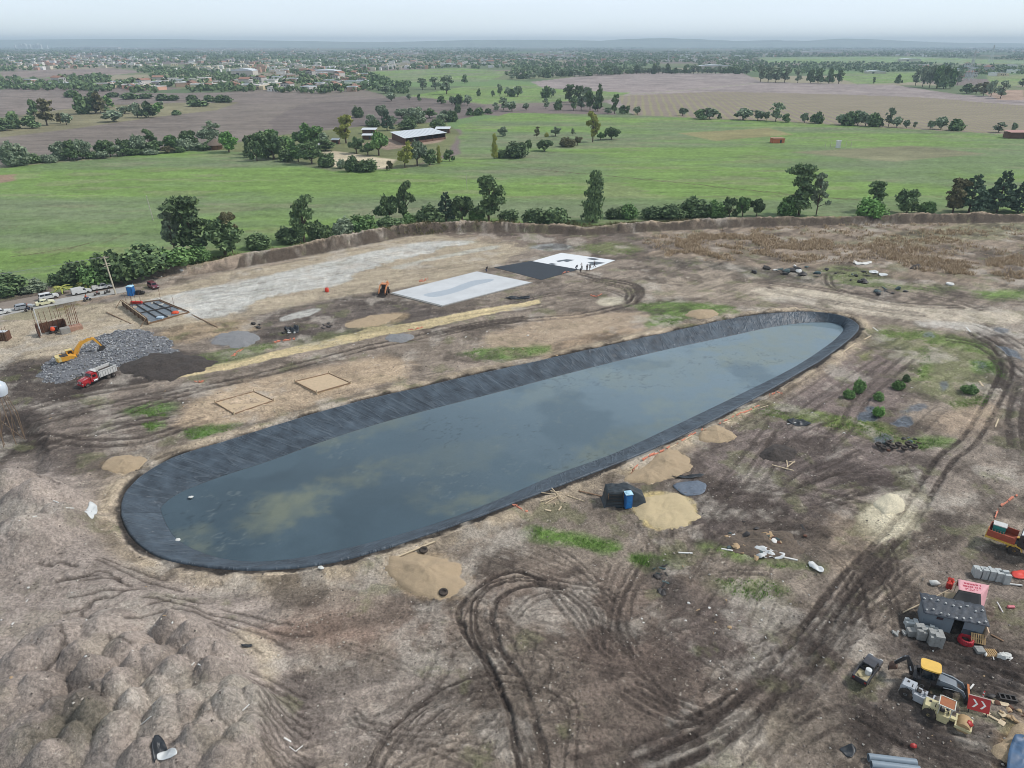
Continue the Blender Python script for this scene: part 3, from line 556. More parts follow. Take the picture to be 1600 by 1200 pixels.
    def blend(i, m, rgb): C[i] += (lin(rgb)-C[i])*np.clip(m, 0, 1)[:, None]
    site = np.flatnonzero(Y < 430); xs, ys = X[site], Y[site]
    for pts, rgb, edge, rag, st, mot in PATCH:
        i = bbox(X, Y, pts, edge+rag)
        if not len(i): continue
        s = poly_sd(X[i], Y[i], pts)+(n1[i]*1.2+n2[i]*.9+n3[i]*.4)*rag*1.6
        m = (1-sstep(-edge, edge, s))*st*np.clip(1-mot*2.4*(np.abs(n1[i]+n2[i]*1.1+n3[i]*.6)-.04), 0, 1); blend(i, m, rgb)
        clean[i] = np.maximum(clean[i]*(1-m), m*(sum(rgb) > 465))
    blend(np.arange(N), np.exp(-((rs-2.0)/1.5)**2)*(rs > 0)*np.clip(.85+n2*1.6, 0, 1)*.85, (178,162,138))
    blend(np.arange(N), (1-sstep(.7, 1.25, rs+n2*1.4))*(rs > -3)*.9, (44,41,40)); wt_ = (1-.85*clean)
    # face of the bank: dry dark soil with weeds; light crest
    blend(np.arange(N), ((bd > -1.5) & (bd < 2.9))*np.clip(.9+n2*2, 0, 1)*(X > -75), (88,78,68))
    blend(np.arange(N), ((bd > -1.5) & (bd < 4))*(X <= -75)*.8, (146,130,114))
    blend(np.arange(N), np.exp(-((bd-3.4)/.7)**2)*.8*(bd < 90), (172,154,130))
    blend(np.arange(N), ((bd > 4.2) & (bd < 12))*np.clip(.6+n2*2.4, 0, 1)*.9, (124,116,78))
    # smeared, streaky soil: two directions of drift
    a1 = R(38); st1 = fbm((X*math.cos(a1)+Y*math.sin(a1))*.16, -X*math.sin(a1)+Y*math.cos(a1), 1.1, 4, 77)-.5
    a2 = R(20); st2 = fbm((X*math.cos(a2)+Y*math.sin(a2))*.12, -X*math.sin(a2)+Y*math.cos(a2), 1.3, 4, 91)-.5
    f = 1+(1-mound)*near*(.95*st1*sstep(-10, 25, X)+.95*st2*(1-sstep(-10, 25, X)))
    f *= 1+near*(n1*.45+n2*.42+n3*.35); f = 1+(f-1)*(1-.6*clean)
    C *= np.clip(f, .45, 1.6)[:, None]
    dk = fbm(X+40, Y, 5.5, 4, 140)                  # damp dark blotches
    blend(np.arange(N), near*(1-mound)*wt_*sstep(.55, .70, dk)*.55*(rs > 1.5), MUD)
    lt = fbm(X-90, Y+20, 7, 5, 150, .6)
    blend(np.arange(N), near*sstep(.57, .74, lt)*.55, (184,175,162))
    wd_ = fbm(X+300, Y, 4.5, 5, 160, .6)             # sparse weeds
    blend(np.arange(N), near*(1-.7*mound)*wt_*sstep(.60, .72, wd_)*.4*(rs > 1), (112,116,78))
    sp = fbm(X, Y, .45, 2, 190)                      # pale clods and stones
    blend(np.arange(N), near*sstep(.84, .93, sp)*.5, (206,196,180))
    vs_ = fbm(X*1.1+Y*.2, Y*.22, 1.3, 4, 171)     # rills down the face of the bank
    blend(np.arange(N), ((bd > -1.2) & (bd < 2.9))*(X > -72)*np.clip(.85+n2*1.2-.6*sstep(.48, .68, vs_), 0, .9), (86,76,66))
    for i, m in T: blend(i, m*.9*(1-.45*clean[i]), MUD)
    for pts, st in PUD:
        i = bbox(X, Y, pts, 2)
        if len(i):
            m = (1-sstep(-.4, .4, poly_sd(X[i], Y[i], pts)+n2[i]*2.2))*st
            blend(i, m, (70,76,82)); wet[i] = np.maximum(wet[i], m)
    # ---------------- fields beyond
    fl = np.flatnonzero((bd > 9) & (bd < 90) | (Y > 300)); 
    inside = field_mask(X, Y, bd)
    return Z, C, wet, inside
def far_colours(X, Y, C, inside):
    N = len(X); far = np.flatnonzero(inside > 0); x, y = X[far], Y[far]
    # patchwork
    rg = np.random.RandomState(4)
    cx = rg.uniform(-1, 1, 420); cyv = rg.uniform(0, 1, 420)
    cy = 420*np.exp(cyv*4.4); cx = cx*(cy*.95+250)
    pal = np.array([lin(c) for c in [(124,112,106),(118,124,92),(112,136,88),(140,130,112),(104,116,84),(128,118,108),(150,142,118),(96,112,80)]])
    pc = rg.randint(0, 8, 420)
    best = np.full(len(x), 1e18); bi = np.zeros(len(x), int)
    wx = x+(fbm(x, y, 120, 2, 31)-.5)*30; wy = y+(fbm(x, y, 120, 2, 32)-.5)*30
    for k in range(420):
        d = ((wx-cx[k])/cy[k])**2*1.0+(np.log(np.maximum(wy, 60))-math.log(cy[k]))**2*.9
        q = d < best; best[q] = d[q]; bi[q] = pc[k]
    c = pal[bi]
    c = c*(1-.35*sstep(1500, 4000, y))[:, None]      # woods and gardens get denser towards the town
    s1 = fbm(x*.25, y, 5.5, 4, 41)-.5; s2 = fbm(x, y, 40, 4, 42)-.5; s3 = fbm(x*.5, y, 2.2, 3, 43)-.5
    ragx, ragy = x+s2*6, y+s2*6
    for pts, rgb, kind in FIELDS:
        i = np.flatnonzero((x > min(p[0] for p in pts)-5) & (x < max(p[0] for p in pts)+5) & (y > min(p[1] for p in pts)-5) & (y < max(p[1] for p in pts)+5))
        if not len(i): continue
        sdv = poly_sd(ragx[i], ragy[i], pts)
        m = (1-sstep(-1.5, 1.5, sdv))
        if kind == 'green':
            g = fbm(x[i]*.35, y[i], 38, 5, 51, .55); g2 = fbm(x[i]*.3+500, y[i], 9, 4, 52)
            br = lin((116,141,76)); dl = lin((120,128,100)); tn = lin((138,130,108))
            base = lin(rgb)+(br-lin(rgb))*sstep(.45, .63, g)[:, None]
            base = base+(dl-base)*(sstep(.46, .30, g)*.6)[:, None]
            base = base+(tn-base)*(sstep(.57, .72, g2)*.35)[:, None]
            col = base*(1+s1[i]*.45+s3[i]*.35+(fbm(x[i], y[i], 1.6, 2, 57)-.5)*.4)[:, None]
        elif kind == 'rows':
            u = x[i]*1.0-y[i]*.16+s2[i]*3
            r_ = .5+.5*np.sin(u*2*math.pi/7.5)
            fade = 1-sstep(700, 1300, y[i])
            col = lin(rgb)+(lin((146,142,104))-lin(rgb))*(sstep(.55, .95, r_)*.75*fade+.12)[:, None]
            col = col*(1+s1[i]*.3)[:, None]
        elif kind == 'plough':
            col = lin(rgb)*(1+s1[i]*.6+s3[i]*.35+s2[i]*.4)[:, None]
        else:
            col = lin(rgb)*(1+s1[i]*.4+s2[i]*.6+s3[i]*.3)[:, None]
        c[i] += (col-c[i])*m[:, None]
    for pts, wd, rgb, st in FLINES:
        i = np.flatnonzero((x > min(p[0] for p in pts)-8) & (x < max(p[0] for p in pts)+8) & (y > min(p[1] for p in pts)-8) & (y < max(p[1] for p in pts)+8))
        if len(i):
            m = np.exp(-(line_d(x[i], y[i]+s2[i]*4, pts)/wd)**2)*st*np.clip(.8+s2[i]*2, 0, 1)
            c[i] += (lin(rgb)-c[i])*m[:, None]
    k = inside[far][:, None]
    C[far] = C[far]*(1-k)+c*k
FIELDS_PX = [
 ([(-200,278),(0,258),(200,240),(330,228),(420,215),(560,200),(705,185),(700,162),(560,150),(380,150),(150,175),(-300,210)], (124,114,105), 'plough'),
 ([(-200,142),(0,140),(200,146),(420,144),(560,150),(700,158),(740,170),(560,158),(300,165),(120,175),(-200,195)], (128,117,109), 'plough'),
 ([(-50,200),(40,178),(150,165),(300,160),(370,160),(340,172),(250,182),(120,200),(0,215)], (134,128,100), 'rough'),
 ([(0,112),(170,106),(230,112),(150,120),(0,122)], (140,126,118), 'plough'),
 ([(470,163),(640,150),(760,165),(740,182),(690,192),(560,198),(430,205),(420,190)], (114,104,98), 'plough'),
 ([(640,150),(720,136),(840,132),(985,140),(985,150),(860,160),(760,163)], (120,142,84), 'green'),
 ([(830,128),(900,120),(1000,115),(1160,114),(1190,128),(1400,133),(1500,148),(1600,152),(1700,160),(1700,220),(1200,190),(990,180),(945,158),(985,145),(850,138)], (150,138,133), 'plough'),
 ([(960,150),(1120,143),(1300,147),(1440,152),(1600,165),(1800,180),(1800,228),(1600,212),(1200,190),(990,181)], (138,124,114), 'rows'),
 ([(-300,300),(0,262),(180,243),(330,230),(420,245),(520,268),(640,262),(720,240),(716,196),(800,176),(990,180),(1200,189),(1600,212),(1900,226),(1900,330),(1600,338),(1300,346),(1000,352),(900,352),(700,346),(560,360),(430,390),(250,428),(60,470),(-300,520)], (112,130,86), 'green'),
 ([(330,232),(430,212),(560,198),(700,190),(716,212),(700,240),(640,262),(540,262),(430,245)], (118,122,84), 'rough'),
 ([(500,238),(520,236),(615,250),(610,262),(545,266),(515,258)], (200,186,158), 'rough'),
 ([(560,225),(640,210),(700,214),(690,222),(600,235)], (160,140,122), 'rough'),
 ([(-20,275),(20,272),(26,282),(-20,290)], (150,128,108), 'rough'),
 ([(1230,238),(1420,228),(1540,240),(1400,252)], (132,130,100), 'rough'),
 ([(1060,208),(1200,200),(1240,210),(1120,220)], (142,136,96), 'rough'),
 ([(1290,115),(1430,112),(1440,128),(1340,132)], (126,140,96), 'green'),
 ([(1540,118),(1600,116),(1600,134),(1550,134)], (134,142,96), 'green'),
 ([(560,112),(720,106),(800,112),(760,128),(620,128)], (124,138,98), 'green'),
 ([(1180,90),(1420,88),(1600,95),(1600,100),(1200,98)], (128,150,108), 'green'),
 ([(1530,142),(1600,140),(1600,156),(1560,156)], (164,140,122), 'rough'),
]
FLINES_PX = [([(800,262),(920,272),(1050,284),(1200,300),(1340,312)], .7, (92,78,62), .9), ([(800,262),(700,252),(640,258)], .6, (98,84,66), .6), ([(0,262),(100,253),(200,243),(330,230)], 1.4, (176,164,140), .9),
 ([(0,430),(120,385),(180,370)], .35, (92,78,60), .4), ([(20,400),(90,390),(140,380)], .4, (90,76,58), .8), ([(0,357),(40,352)], .3, (96,82,62), .7), ([(60,345),(160,330)], .3, (96,84,62), .5), ([(160,380),(200,365)], .4, (92,78,60), .5),
 ([(720,165),(860,178),(1000,182),(1200,190),(1600,214)], 1.5, (100,96,76), .7), ([(1000,128),(1190,128),(1300,135)], 2, (150,150,120), .5), ([(1180,130),(1100,138),(960,150)], 2.5, (140,146,104), .7), ([(1350,320),(1600,332)], .6, (110,92,70), .4), ([(0,300),(200,282),(500,275)], .8, (116,124,84), .4)]
FIELDS = [(W(p), c, k) for p, c, k in FIELDS_PX]
FLINES = [([tuple(q) for q in spline(W(p), 4)], a, c, s) for p, a, c, s in FLINES_PX]
PATCH = [([tuple(q) for q in spline(W(p), 3, True)] if len(p) > 4 and e >= .3 else W(p), c, e, r_, s, m) for p, c, e, r_, s, m in patches]
PUD = [([tuple(q) for q in spline(W(p), 3, True)], s) for p, s in puddles]
ALLTRACKS = [([tuple(q) for q in spline(W(p), 5)], n, g, w_, d, s) for p, n, g, w_, d, s in tracks]
GUL = [[tuple(q) for q in spline([P(a, b, 2.2)[:2] for a, b in g], 4)] for g in gully]
# many fainter passes of wheels, by district: centre px, spread m, heading deg, count
rt = random.Random(11)
for (a, b, spx, spy, hd, hs, n, st) in [(1230,690,16,8,35,9,26,.34),(1250,780,14,6,12,14,22,.36),(1180,1080,9,7,38,10,26,.45),(1000,1000,12,5,-30,40,22,.34),(700,1120,10,5,35,25,20,.34),(1340,960,6,6,45,8,14,.5),
                                (1460,1150,8,3,-22,6,16,.5),(600,520,34,6,14,5,20,.36),(200,660,18,6,14,8,20,.42),(1380,480,40,6,-6,8,20,.34),(1470,1030,9,3,-16,6,14,.5),(950,480,20,6,10,10,14,.3),(700,970,9,5,-20,25,18,.3),(1090,900,7,6,60,20,16,.35)]:
    c0 = P(a, b)
    for k in range(n):
        x = c0[0]+rt.gauss(0, spx*.5); y = c0[1]+rt.gauss(0, spy*.6); an = R(hd+rt.gauss(0, hs)); L_ = rt.uniform(4, 14); cv = rt.gauss(0, .035)
        pts = [(x, y)]
        for q in range(6):
            an += cv*L_/6; x += math.cos(an)*L_/6; y += math.sin(an)*L_/6; pts.append((x, y))
        if min(poly_sd(np.array([p[0] for p in pts]), np.array([p[1] for p in pts]), RIM)) < 2: continue
        ALLTRACKS.append((pts, 2, rt.choice([1.7, 1.9, .7]), rt.uniform(.2, .42), .03, st*rt.uniform(.6, 1.4)))
def field_mask(X, Y, bd):
    v = np.where(bd < 90, sstep(8.5, 11, bd), 0)
    # anything north of the bank counts as field
    xs = np.array([-4000]+[p[0] for p in BERM]+[4000]); ys = np.array([BERM[0][1]-40]+[p[1] for p in BERM]+[BERM[-1][1]+300])
    north = Y > np.interp(X, xs, ys)+11
    v = np.where((bd >= 90) & north, 1, v)
    v = np.where((bd >= 90) & ~north, 0, v)
    return v
def gzn(x, y):                                      # height of the built ground sheet, read back from its grid
    x = np.asarray(x, float); y = np.asarray(y, float)
    fi = np.interp(y, yy, np.arange(len(yy))); i0 = np.clip(fi.astype(int), 0, len(yy)-2); f = fi-i0
    t_ = CP*y+SP*H; fj = np.interp(x/t_*FPX, uu, np.arange(len(uu))); j0 = np.clip(fj.astype(int), 0, len(uu)-2); g = fj-j0
    return (ZG[i0, j0]*(1-f)+ZG[i0+1, j0]*f)*(1-g)+(ZG[i0, j0+1]*(1-f)+ZG[i0+1, j0+1]*f)*g
def gz(x, y): return float(gzn(np.array([x]), np.array([y]))[0])
def G(px, py):                                      # a place standing on the uneven ground that shows at this pixel
    z = 0.
    for k in range(3):
        x, y, _ = P(px, py, z); z = gz(x, y)
    return (x, y, z)

# ------------------------------------------------------------------ the ground: one sheet to the horizon, finer where it is near
vv = np.r_[np.linspace(1900, 1240, 60), np.arange(1239, 345, -1.3), np.arange(345, 75, -1.0), [74.5, 73.9]]
uu = np.r_[np.linspace(-1500, -850, 60), np.arange(-849, 850, 1.7), np.linspace(851, 1500, 60)]
bb = (600-vv)/FPX; tt = -H/(-SP+bb*CP); yy = (CP+bb*SP)*tt
gx = (uu[None, :]/FPX*tt[:, None]).ravel(); gy = np.repeat(yy, len(uu))
print('ground verts', len(gx))
gZ, gC, gW, gI = ground_fields(gx, gy)
far_colours(gx, gy, gC, gI)
ZG = gZ.reshape(len(vv), len(uu)).copy(); gW *= (1-gI); gC = np.clip(gC, .004, .9)
nr, nc = len(vv), len(uu)
ix = np.arange(nr*nc).reshape(nr, nc)
GF = np.stack([ix[:-1, :-1], ix[:-1, 1:], ix[1:, 1:], ix[1:, :-1]], -1).reshape(-1, 4)
fc = GF[:, 0]; fx, fy = gx[GF].mean(1), gy[GF].mean(1)
cls = np.zeros(len(GF), int)
infield = gI[GF].mean(1) > .5
for pts, rgb, kind in FIELDS:
    i = np.flatnonzero(infield & (fx > min(p[0] for p in pts)) & (fx < max(p[0] for p in pts)) & (fy > min(p[1] for p in pts)) & (fy < max(p[1] for p in pts)))
    m = poly_sd(fx[i], fy[i], pts) < 0
    cls[i[m]] = {'green': 1, 'plough': 2, 'rows': 2, 'rough': 0}[kind]
GV = np.c_[gx, gy, gZ]
for k, (nm, mt) in enumerate([('ground', EARTH), ('grass_field', GRASSM), ('ploughed_field', PLOUGHM)]):
    f = GF[cls == k]; u, inv = np.unique(f, return_inverse=True)
    o = bulk(nm, GV[u], inv.reshape(f.shape), mt); set_col(o, gC[u]); set_val(o, gW[u], 'wet'); tag(o, kind='structure')
del GF, GV, gC, gZ, gW

# loose clods and stones lying about, too many to count
rs = np.random.RandomState(99); cxs, cys = [], []
for k in range(3):
    y_ = rs.uniform(34, 150, 26000)**1.0; x_ = rs.uniform(-1, 1, 26000)*(y_*.72+30); pr = sstep(.42, .7, fbm(x_, y_, 5, 4, 501+k))*(46/np.maximum(y_, 40))**.7
    q = rs.uniform(size=26000) < pr*.75; cxs.append(x_[q]); cys.append(y_[q])
cxs, cys = np.concatenate(cxs), np.concatenate(cys); q = poly_sd(cxs, cys, RIM) > .8
for pd in PADS: q &= poly_sd(cxs, cys, pd) > 1
cxs, cys = cxs[q], cys[q]; nC = len(cxs); sz = .035+.13*rs.uniform(size=nC)**4
octv = np.array([(1,0,0),(0,1,0),(-1,0,0),(0,-1,0),(0,0,.8),(0,0,-.6)], float); octf = np.array([(0,1,4),(1,2,4),(2,3,4),(3,0,4),(1,0,5),(2,1,5),(3,2,5),(0,3,5)])
an_ = rs.uniform(0, 6.28, nC); ov = octv[None]*rs.uniform(.6, 1.3, (nC, 6, 1))*sz[:, None, None]
cv_ = np.stack([ov[..., 0]*np.cos(an_)[:, None]-ov[..., 1]*np.sin(an_)[:, None]+cxs[:, None], ov[..., 0]*np.sin(an_)[:, None]+ov[..., 1]*np.cos(an_)[:, None]+cys[:, None], ov[..., 2]+(gzn(cxs, cys)+sz*.3)[:, None]], -1).reshape(-1, 3)
CLODS = bulk('loose_clods', cv_, (octf[None]+6*np.arange(nC)[:, None, None]).reshape(-1, 3), None, False); tag(CLODS, 'loose clods and small stones strewn over the bare ground', 'clods', kind='stuff'); print('clods', nC)

# ------------------------------------------------------------------ pond: liner sheet and water
NS, NR = 1500, 34
rim, plen = resample(RIM, NS); wat, _ = resample(WAT, NS)
rim0 = np.array(RIM[0]); k0 = np.argmin(np.hypot(*(wat-rim0).T)); wat = np.roll(wat, -k0, axis=0)
cen = wat.mean(0)
ts = np.linspace(0, 1, NR); V = []; UVs = []; ring_t = []
sarc = np.arange(NS)/NS*plen
nrm = rim-np.roll(rim, 1, 0); nrm = np.c_[nrm[:, 1], -nrm[:, 0]]; nrm /= np.hypot(*nrm.T)[:, None]
if ((rim[0]-cen) @ nrm[0]) < 0: nrm = -nrm
wr = fbm(sarc, np.zeros(NS), 3.2, 3, 61)
per = np.minimum(sarc, plen-sarc)
rows = [(-.32, -.5), (-.24, -.08), (-.12, .0), (0, 0)]
for off, dz in rows:                                # the strip folded over the lip into its trench
    p = rim-nrm*off*1.0*(1+.5*(wr-.5)[:, None]); V.append(np.c_[p, RIMZ+dz+.12*(wr-.5)]); ring_t.append(np.full(NS, -.1+off*.0))
for t in ts[1:]:
    p = rim*(1-t)+wat*t
    z = RIMZ+(WATZ-.02-RIMZ)*t
    # drag folds running down the slope, slanting, sharper in places
    sl = sarc+t*2.2
    fold = np.exp(-(np.abs(np.sin(sl*math.pi/2.3+9*fbm(sl, np.full(NS, t*2), 6, 2, 71)))/.16)**2)*.085*sstep(.4, .62, fbm(sl, np.full(NS, t*1.2), 5, 2, 72))
    fine = (fbm(sl, np.full(NS, t*3), .8, 3, 73)-.5)*.16
    V.append(np.c_[p, z+(fold+fine)*math.sin(math.pi*min(1, t*1.02))**.6]); ring_t.append(np.full(NS, t))
for t in (.003, .008, .02, .05, .12, .2, .32, .46, .62, .8, .95):  # under the water, shallow
    p = wat*(1-t)+cen*t
    V.append(np.c_[p, np.full(NS, WATZ-.02-.7*min(1, t*60))+.1*(fbm(p[:, 0], p[:, 1], 1.5, 3, 81)-.5)]); ring_t.append(np.full(NS, 1+t))
V = np.array(V); nrow = len(V)
ii = np.arange(nrow*NS).reshape(nrow, NS); jj = np.roll(ii, -1, 1)
LF = np.stack([ii[:-1], jj[:-1], jj[1:], ii[1:]], -1).reshape(-1, 4)
if True:
    a, b, c, d = V.reshape(-1, 3)[LF[2000]]
    if np.cross(b-a, c-a)[2] < 0: LF = LF[:, ::-1]
m, t_, b_ = newmat('pond_liner_sheet')
at = node(t_, 'ShaderNodeAttribute', attribute_name='run')
sa = node(t_, 'ShaderNodeSeparateXYZ'); t_.links.new(at.outputs['Vector'], sa.inputs['Vector'])
mpn = node(t_, 'ShaderNodeMapping'); mpn.inputs['Scale'].default_value = (1.9, .16, 1); t_.links.new(at.outputs['Vector'], mpn.inputs['Vector'])
wvn = node(t_, 'ShaderNodeTexNoise', {'Scale': 1., 'Detail': 6, 'Roughness': .62, 'Distortion': .8}); t_.links.new(mpn.outputs['Vector'], wvn.inputs['Vector'])
tcn = node(t_, 'ShaderNodeTexCoord')
n2n = node(t_, 'ShaderNodeTexNoise', {'Scale': .35, 'Detail': 8, 'Roughness': .65}); t_.links.new(tcn.outputs['Object'], n2n.inputs['Vector'])
cr = node(t_, 'ShaderNodeValToRGB')
cr.color_ramp.elements[0].position = .36; cr.color_ramp.elements[0].color = (*lin((44,52,60)), 1)
cr.color_ramp.elements[1].position = .66; cr.color_ramp.elements[1].color = (*lin((75,87,97)), 1)
t_.links.new(n2n.outputs['Fac'], cr.inputs['Fac'])
o_, _ = mul_noise(t_, cr.outputs['Color'], 1, .88, 1.14, vec=mpn.outputs['Vector'], dist=.8)
mp2 = node(t_, 'ShaderNodeMapping'); mp2.inputs['Scale'].default_value = (.62, .085, 1); mp2.inputs['Rotation'].default_value = (0, 0, .22); t_.links.new(at.outputs['Vector'], mp2.inputs['Vector'])
rn_ = node(t_, 'ShaderNodeTexNoise', {'Scale': 1., 'Detail': 2, 'Roughness': .5, 'Distortion': .5}); t_.links.new(mp2.outputs['Vector'], rn_.inputs['Vector'])
ma_ = node(t_, 'ShaderNodeMath', operation='SUBTRACT'); t_.links.new(rn_.outputs['Fac'], ma_.inputs[0]); ma_.inputs[1].default_value = .5
mb_ = node(t_, 'ShaderNodeMath', operation='ABSOLUTE'); t_.links.new(ma_.outputs[0], mb_.inputs[0])
rd_ = node(t_, 'ShaderNodeMapRange', {'From Min': 0., 'From Max': .035, 'To Min': 1., 'To Max': 0.}); t_.links.new(mb_.outputs[0], rd_.inputs['Value'])
hs_ = node(t_, 'ShaderNodeMath', operation='MULTIPLY_ADD'); t_.links.new(rd_.outputs['Result'], hs_.inputs[0]); hs_.inputs[1].default_value = .9; t_.links.new(wvn.outputs['Fac'], hs_.inputs[2])
mdx = node(t_, 'ShaderNodeMix', data_type='RGBA'); mdx.inputs['B'].default_value = (*lin((104,114,122)), 1); rdm = node(t_, 'ShaderNodeMath', operation='MULTIPLY'); t_.links.new(rd_.outputs['Result'], rdm.inputs[0]); rdm.inputs[1].default_value = .3
t_.links.new(rdm.outputs[0], mdx.inputs['Factor']); t_.links.new(o_, mdx.inputs['A']); o_ = mdx.outputs['Result']
t_.links.new(o_, b_.inputs['Base Color']); b_.inputs['Roughness'].default_value = .47; b_.inputs['Specular IOR Level'].default_value = .45
bn = node(t_, 'ShaderNodeBump', {'Strength': .7, 'Distance': .13}); t_.links.new(hs_.outputs[0], bn.inputs['Height']); t_.links.new(bn.outputs['Normal'], b_.inputs['Normal'])
liner = bulk('pond_liner', V.reshape(-1, 3), LF, m)
a = liner.data.attributes.new('run', 'FLOAT_VECTOR', 'POINT')
rt_ = np.array(ring_t); run = np.stack([np.broadcast_to(sarc, rt_.shape)+rt_*2.2, rt_*7, rt_*0], -1).astype(np.float32)
a.data.foreach_set('vector', run.ravel())
tag(liner, 'wrinkled black plastic liner draped over the banks of the long pond', 'pond liner')
# bottom of the pond: liner under silt and algae, a finer sheet
bx0, by0 = wat.min(0); bx1, by1 = wat.max(0)
# water surface with the silt seen through it
mw, tw, bw = newmat('pond_water')
tcw = node(tw, 'ShaderNodeTexCoord')
gl = node(tw, 'ShaderNodeBsdfGlossy', {'Roughness': .02}); tr = node(tw, 'ShaderNodeBsdfTransparent', {'Color': (.86, .89, .90, 1)})
fr = node(tw, 'ShaderNodeFresnel', {'IOR': 1.34}); mxs = node(tw, 'ShaderNodeMixShader')
rn = node(tw, 'ShaderNodeTexNoise', {'Scale': 1.2, 'Detail': 4}); bw2 = node(tw, 'ShaderNodeBump', {'Strength': .04, 'Distance': .05})
tw.links.new(tcw.outputs['Object'], rn.inputs['Vector']); tw.links.new(rn.outputs['Fac'], bw2.inputs['Height'])
for n_ in (gl, fr): tw.links.new(bw2.outputs['Normal'], n_.inputs['Normal'])
tw.links.new(fr.outputs['Fac'], mxs.inputs['Fac']); tw.links.new(tr.outputs[0], mxs.inputs[1]); tw.links.new(gl.outputs[0], mxs.inputs[2])
tw.links.new(mxs.outputs[0], tw.nodes['Material Output'].inputs['Surface'])
wo = wat+(wat-cen)/np.hypot(*(wat-cen).T)[:, None]*.25
wv_ = np.r_[np.c_[wo, np.full(NS, WATZ)], [[*cen, WATZ]]]
wf = np.stack([np.arange(NS), np.roll(np.arange(NS), -1), np.full(NS, NS)], -1)
if np.cross(wv_[wf[5][1]]-wv_[wf[5][0]], wv_[wf[5][2]]-wv_[wf[5][0]])[2] < 0: wf = wf[:, ::-1]
tag(bulk('pond_water', wv_, wf, mw, False), kind='structure')
# silt on the pond floor, with the sky's reflection painted into its colour
sx = np.arange(bx0, bx1, .3); sy = np.arange(by0, by1, .3)
SX, SY = np.meshgrid(sx, sy); k = poly_sd(SX.ravel(), SY.ravel(), [tuple(q) for q in wat[::6]]).reshape(SX.shape)
ok = k < .45
sidx = -np.ones(SX.shape, int); sidx[ok] = np.arange(ok.sum())
q = np.stack([sidx[:-1, :-1], sidx[:-1, 1:], sidx[1:, 1:], sidx[1:, :-1]], -1).reshape(-1, 4); q = q[(q >= 0).all(1)]
X_, Y_ = SX[ok], SY[ok]; sd_ = -k[ok]
col = np.tile(lin((90,109,121)), (len(X_), 1))
alg = W_alg = np.zeros(len(X_))
def sil(pts, rgb, st, rag=3):
    p = [tuple(q_) for q_ in spline([P(a, b, WATZ)[:2] for a, b in pts], 3, True)]
    s = poly_sd(X_, Y_, p)+(fbm(X_, Y_, 5, 4, 201)-.5)*rag*2.4+(fbm(X_, Y_, 1.2, 3, 203)-.5)*rag
    mm = (1-sstep(-2, 2, s))*st*np.clip(.55+1.5*(fbm(X_, Y_, 2.2, 4, 207)-.35), 0, 1)
    col[:] += (lin(rgb)-col)*mm[:, None]
n = fbm(X_, Y_, 12, 5, 211, .6); col *= (.78+.44*n)[:, None]; col += (lin((160,180,192))-col)*(sstep(42, 120, X_*.45+Y_*.8)*.9)[:, None]  # far end painted paler to stand for sky mirrored in the water
col += (lin((108,128,140))-col)*(sstep(.52, .72, fbm(X_, Y_, 9, 4, 213))*.5)[:, None]
for pts, st in [([(385,810),(430,775),(500,755),(520,765),(470,795),(430,835),(395,825)], .95), ([(425,790),(480,760),(530,752),(500,780),(440,812)], .8), ([(490,755),(540,735),(590,742),(540,765)], .7), ([(270,830),(310,835),(330,862),(300,858)], .9),
                ([(500,692),(545,680),(560,690),(520,700)], .8), ([(560,728),(600,715),(610,725),(570,738)], .9), ([(560,665),(640,645),(640,660),(580,680)], .6),
                ([(690,790),(760,770),(770,780),(710,797)], .9), ([(640,770),(680,755),(690,765),(650,780)], .6), ([(850,740),(960,700),(940,715),(860,745)], .6), ([(900,712),(1010,665),(1060,655),(960,700)], .6), ([(620,730),(720,690),(800,690),(700,740)], .3)]:
    sil(pts, (156,160,138), st*.6, 2.6)
for pts, st in [([(1160,525),(1220,512),(1290,513),(1270,540),(1200,570),(1120,560)], .75), ([(950,580),(1080,550),(1150,560),(1080,600),(960,620)], .4), ([(1000,640),(1130,600),(1200,570),(1150,610),(1060,650)], .5), ([(820,605),(950,575),(900,610),(820,630)], .35)]:
    sil(pts, (166,176,168), st, 4)
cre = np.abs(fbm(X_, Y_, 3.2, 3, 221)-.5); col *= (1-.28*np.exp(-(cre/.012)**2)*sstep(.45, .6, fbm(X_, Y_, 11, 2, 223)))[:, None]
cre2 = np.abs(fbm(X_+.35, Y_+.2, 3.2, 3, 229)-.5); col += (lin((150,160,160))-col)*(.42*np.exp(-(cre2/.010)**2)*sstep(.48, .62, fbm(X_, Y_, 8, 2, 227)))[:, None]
so_ = bulk('pond_silt_and_sheen', np.c_[X_, Y_, WATZ-.05-.12*sstep(0, 4, sd_)], q, SILTM); set_col(so_, np.clip(col, .003, .9)); tag(so_, kind='structure')

# ------------------------------------------------------------------ concrete strip of road at the left edge
rp_ = np.array([tuple(q_) for q_ in spline(ROAD, 6)]); tg = np.gradient(rp_, axis=0); tg /= np.hypot(*tg.T)[:, None]; nn_ = np.c_[-tg[:, 1], tg[:, 0]]
def strip(name, off0, off1, z, m_):
    a_, b_2 = rp_+nn_*off0, rp_+nn_*off1; mb = MB(); k_ = len(rp_)
    mb.add([(*p, z) for p in a_]+[(*p, z) for p in b_2]+[(*p, z-.15) for p in a_]+[(*p, z-.15) for p in b_2],
           [(i, i+1, k_+i+1, k_+i) for i in range(k_-1)]+[(2*k_+i, 2*k_+i+1, i+1, i) for i in range(k_-1)]+[(k_+i, k_+i+1, 3*k_+i+1, 3*k_+i) for i in range(k_-1)])
    return mb.build(name, m_)
M_CONC = mat('concrete_paving', (172,172,168), .85, var=.14, scale=.8, dirt=.35, dcol=(150,136,116))
M_ASPH = mat('worn_asphalt', (132,122,114), .9, var=.2, scale=.9, dirt=.5, dcol=(150,134,114))
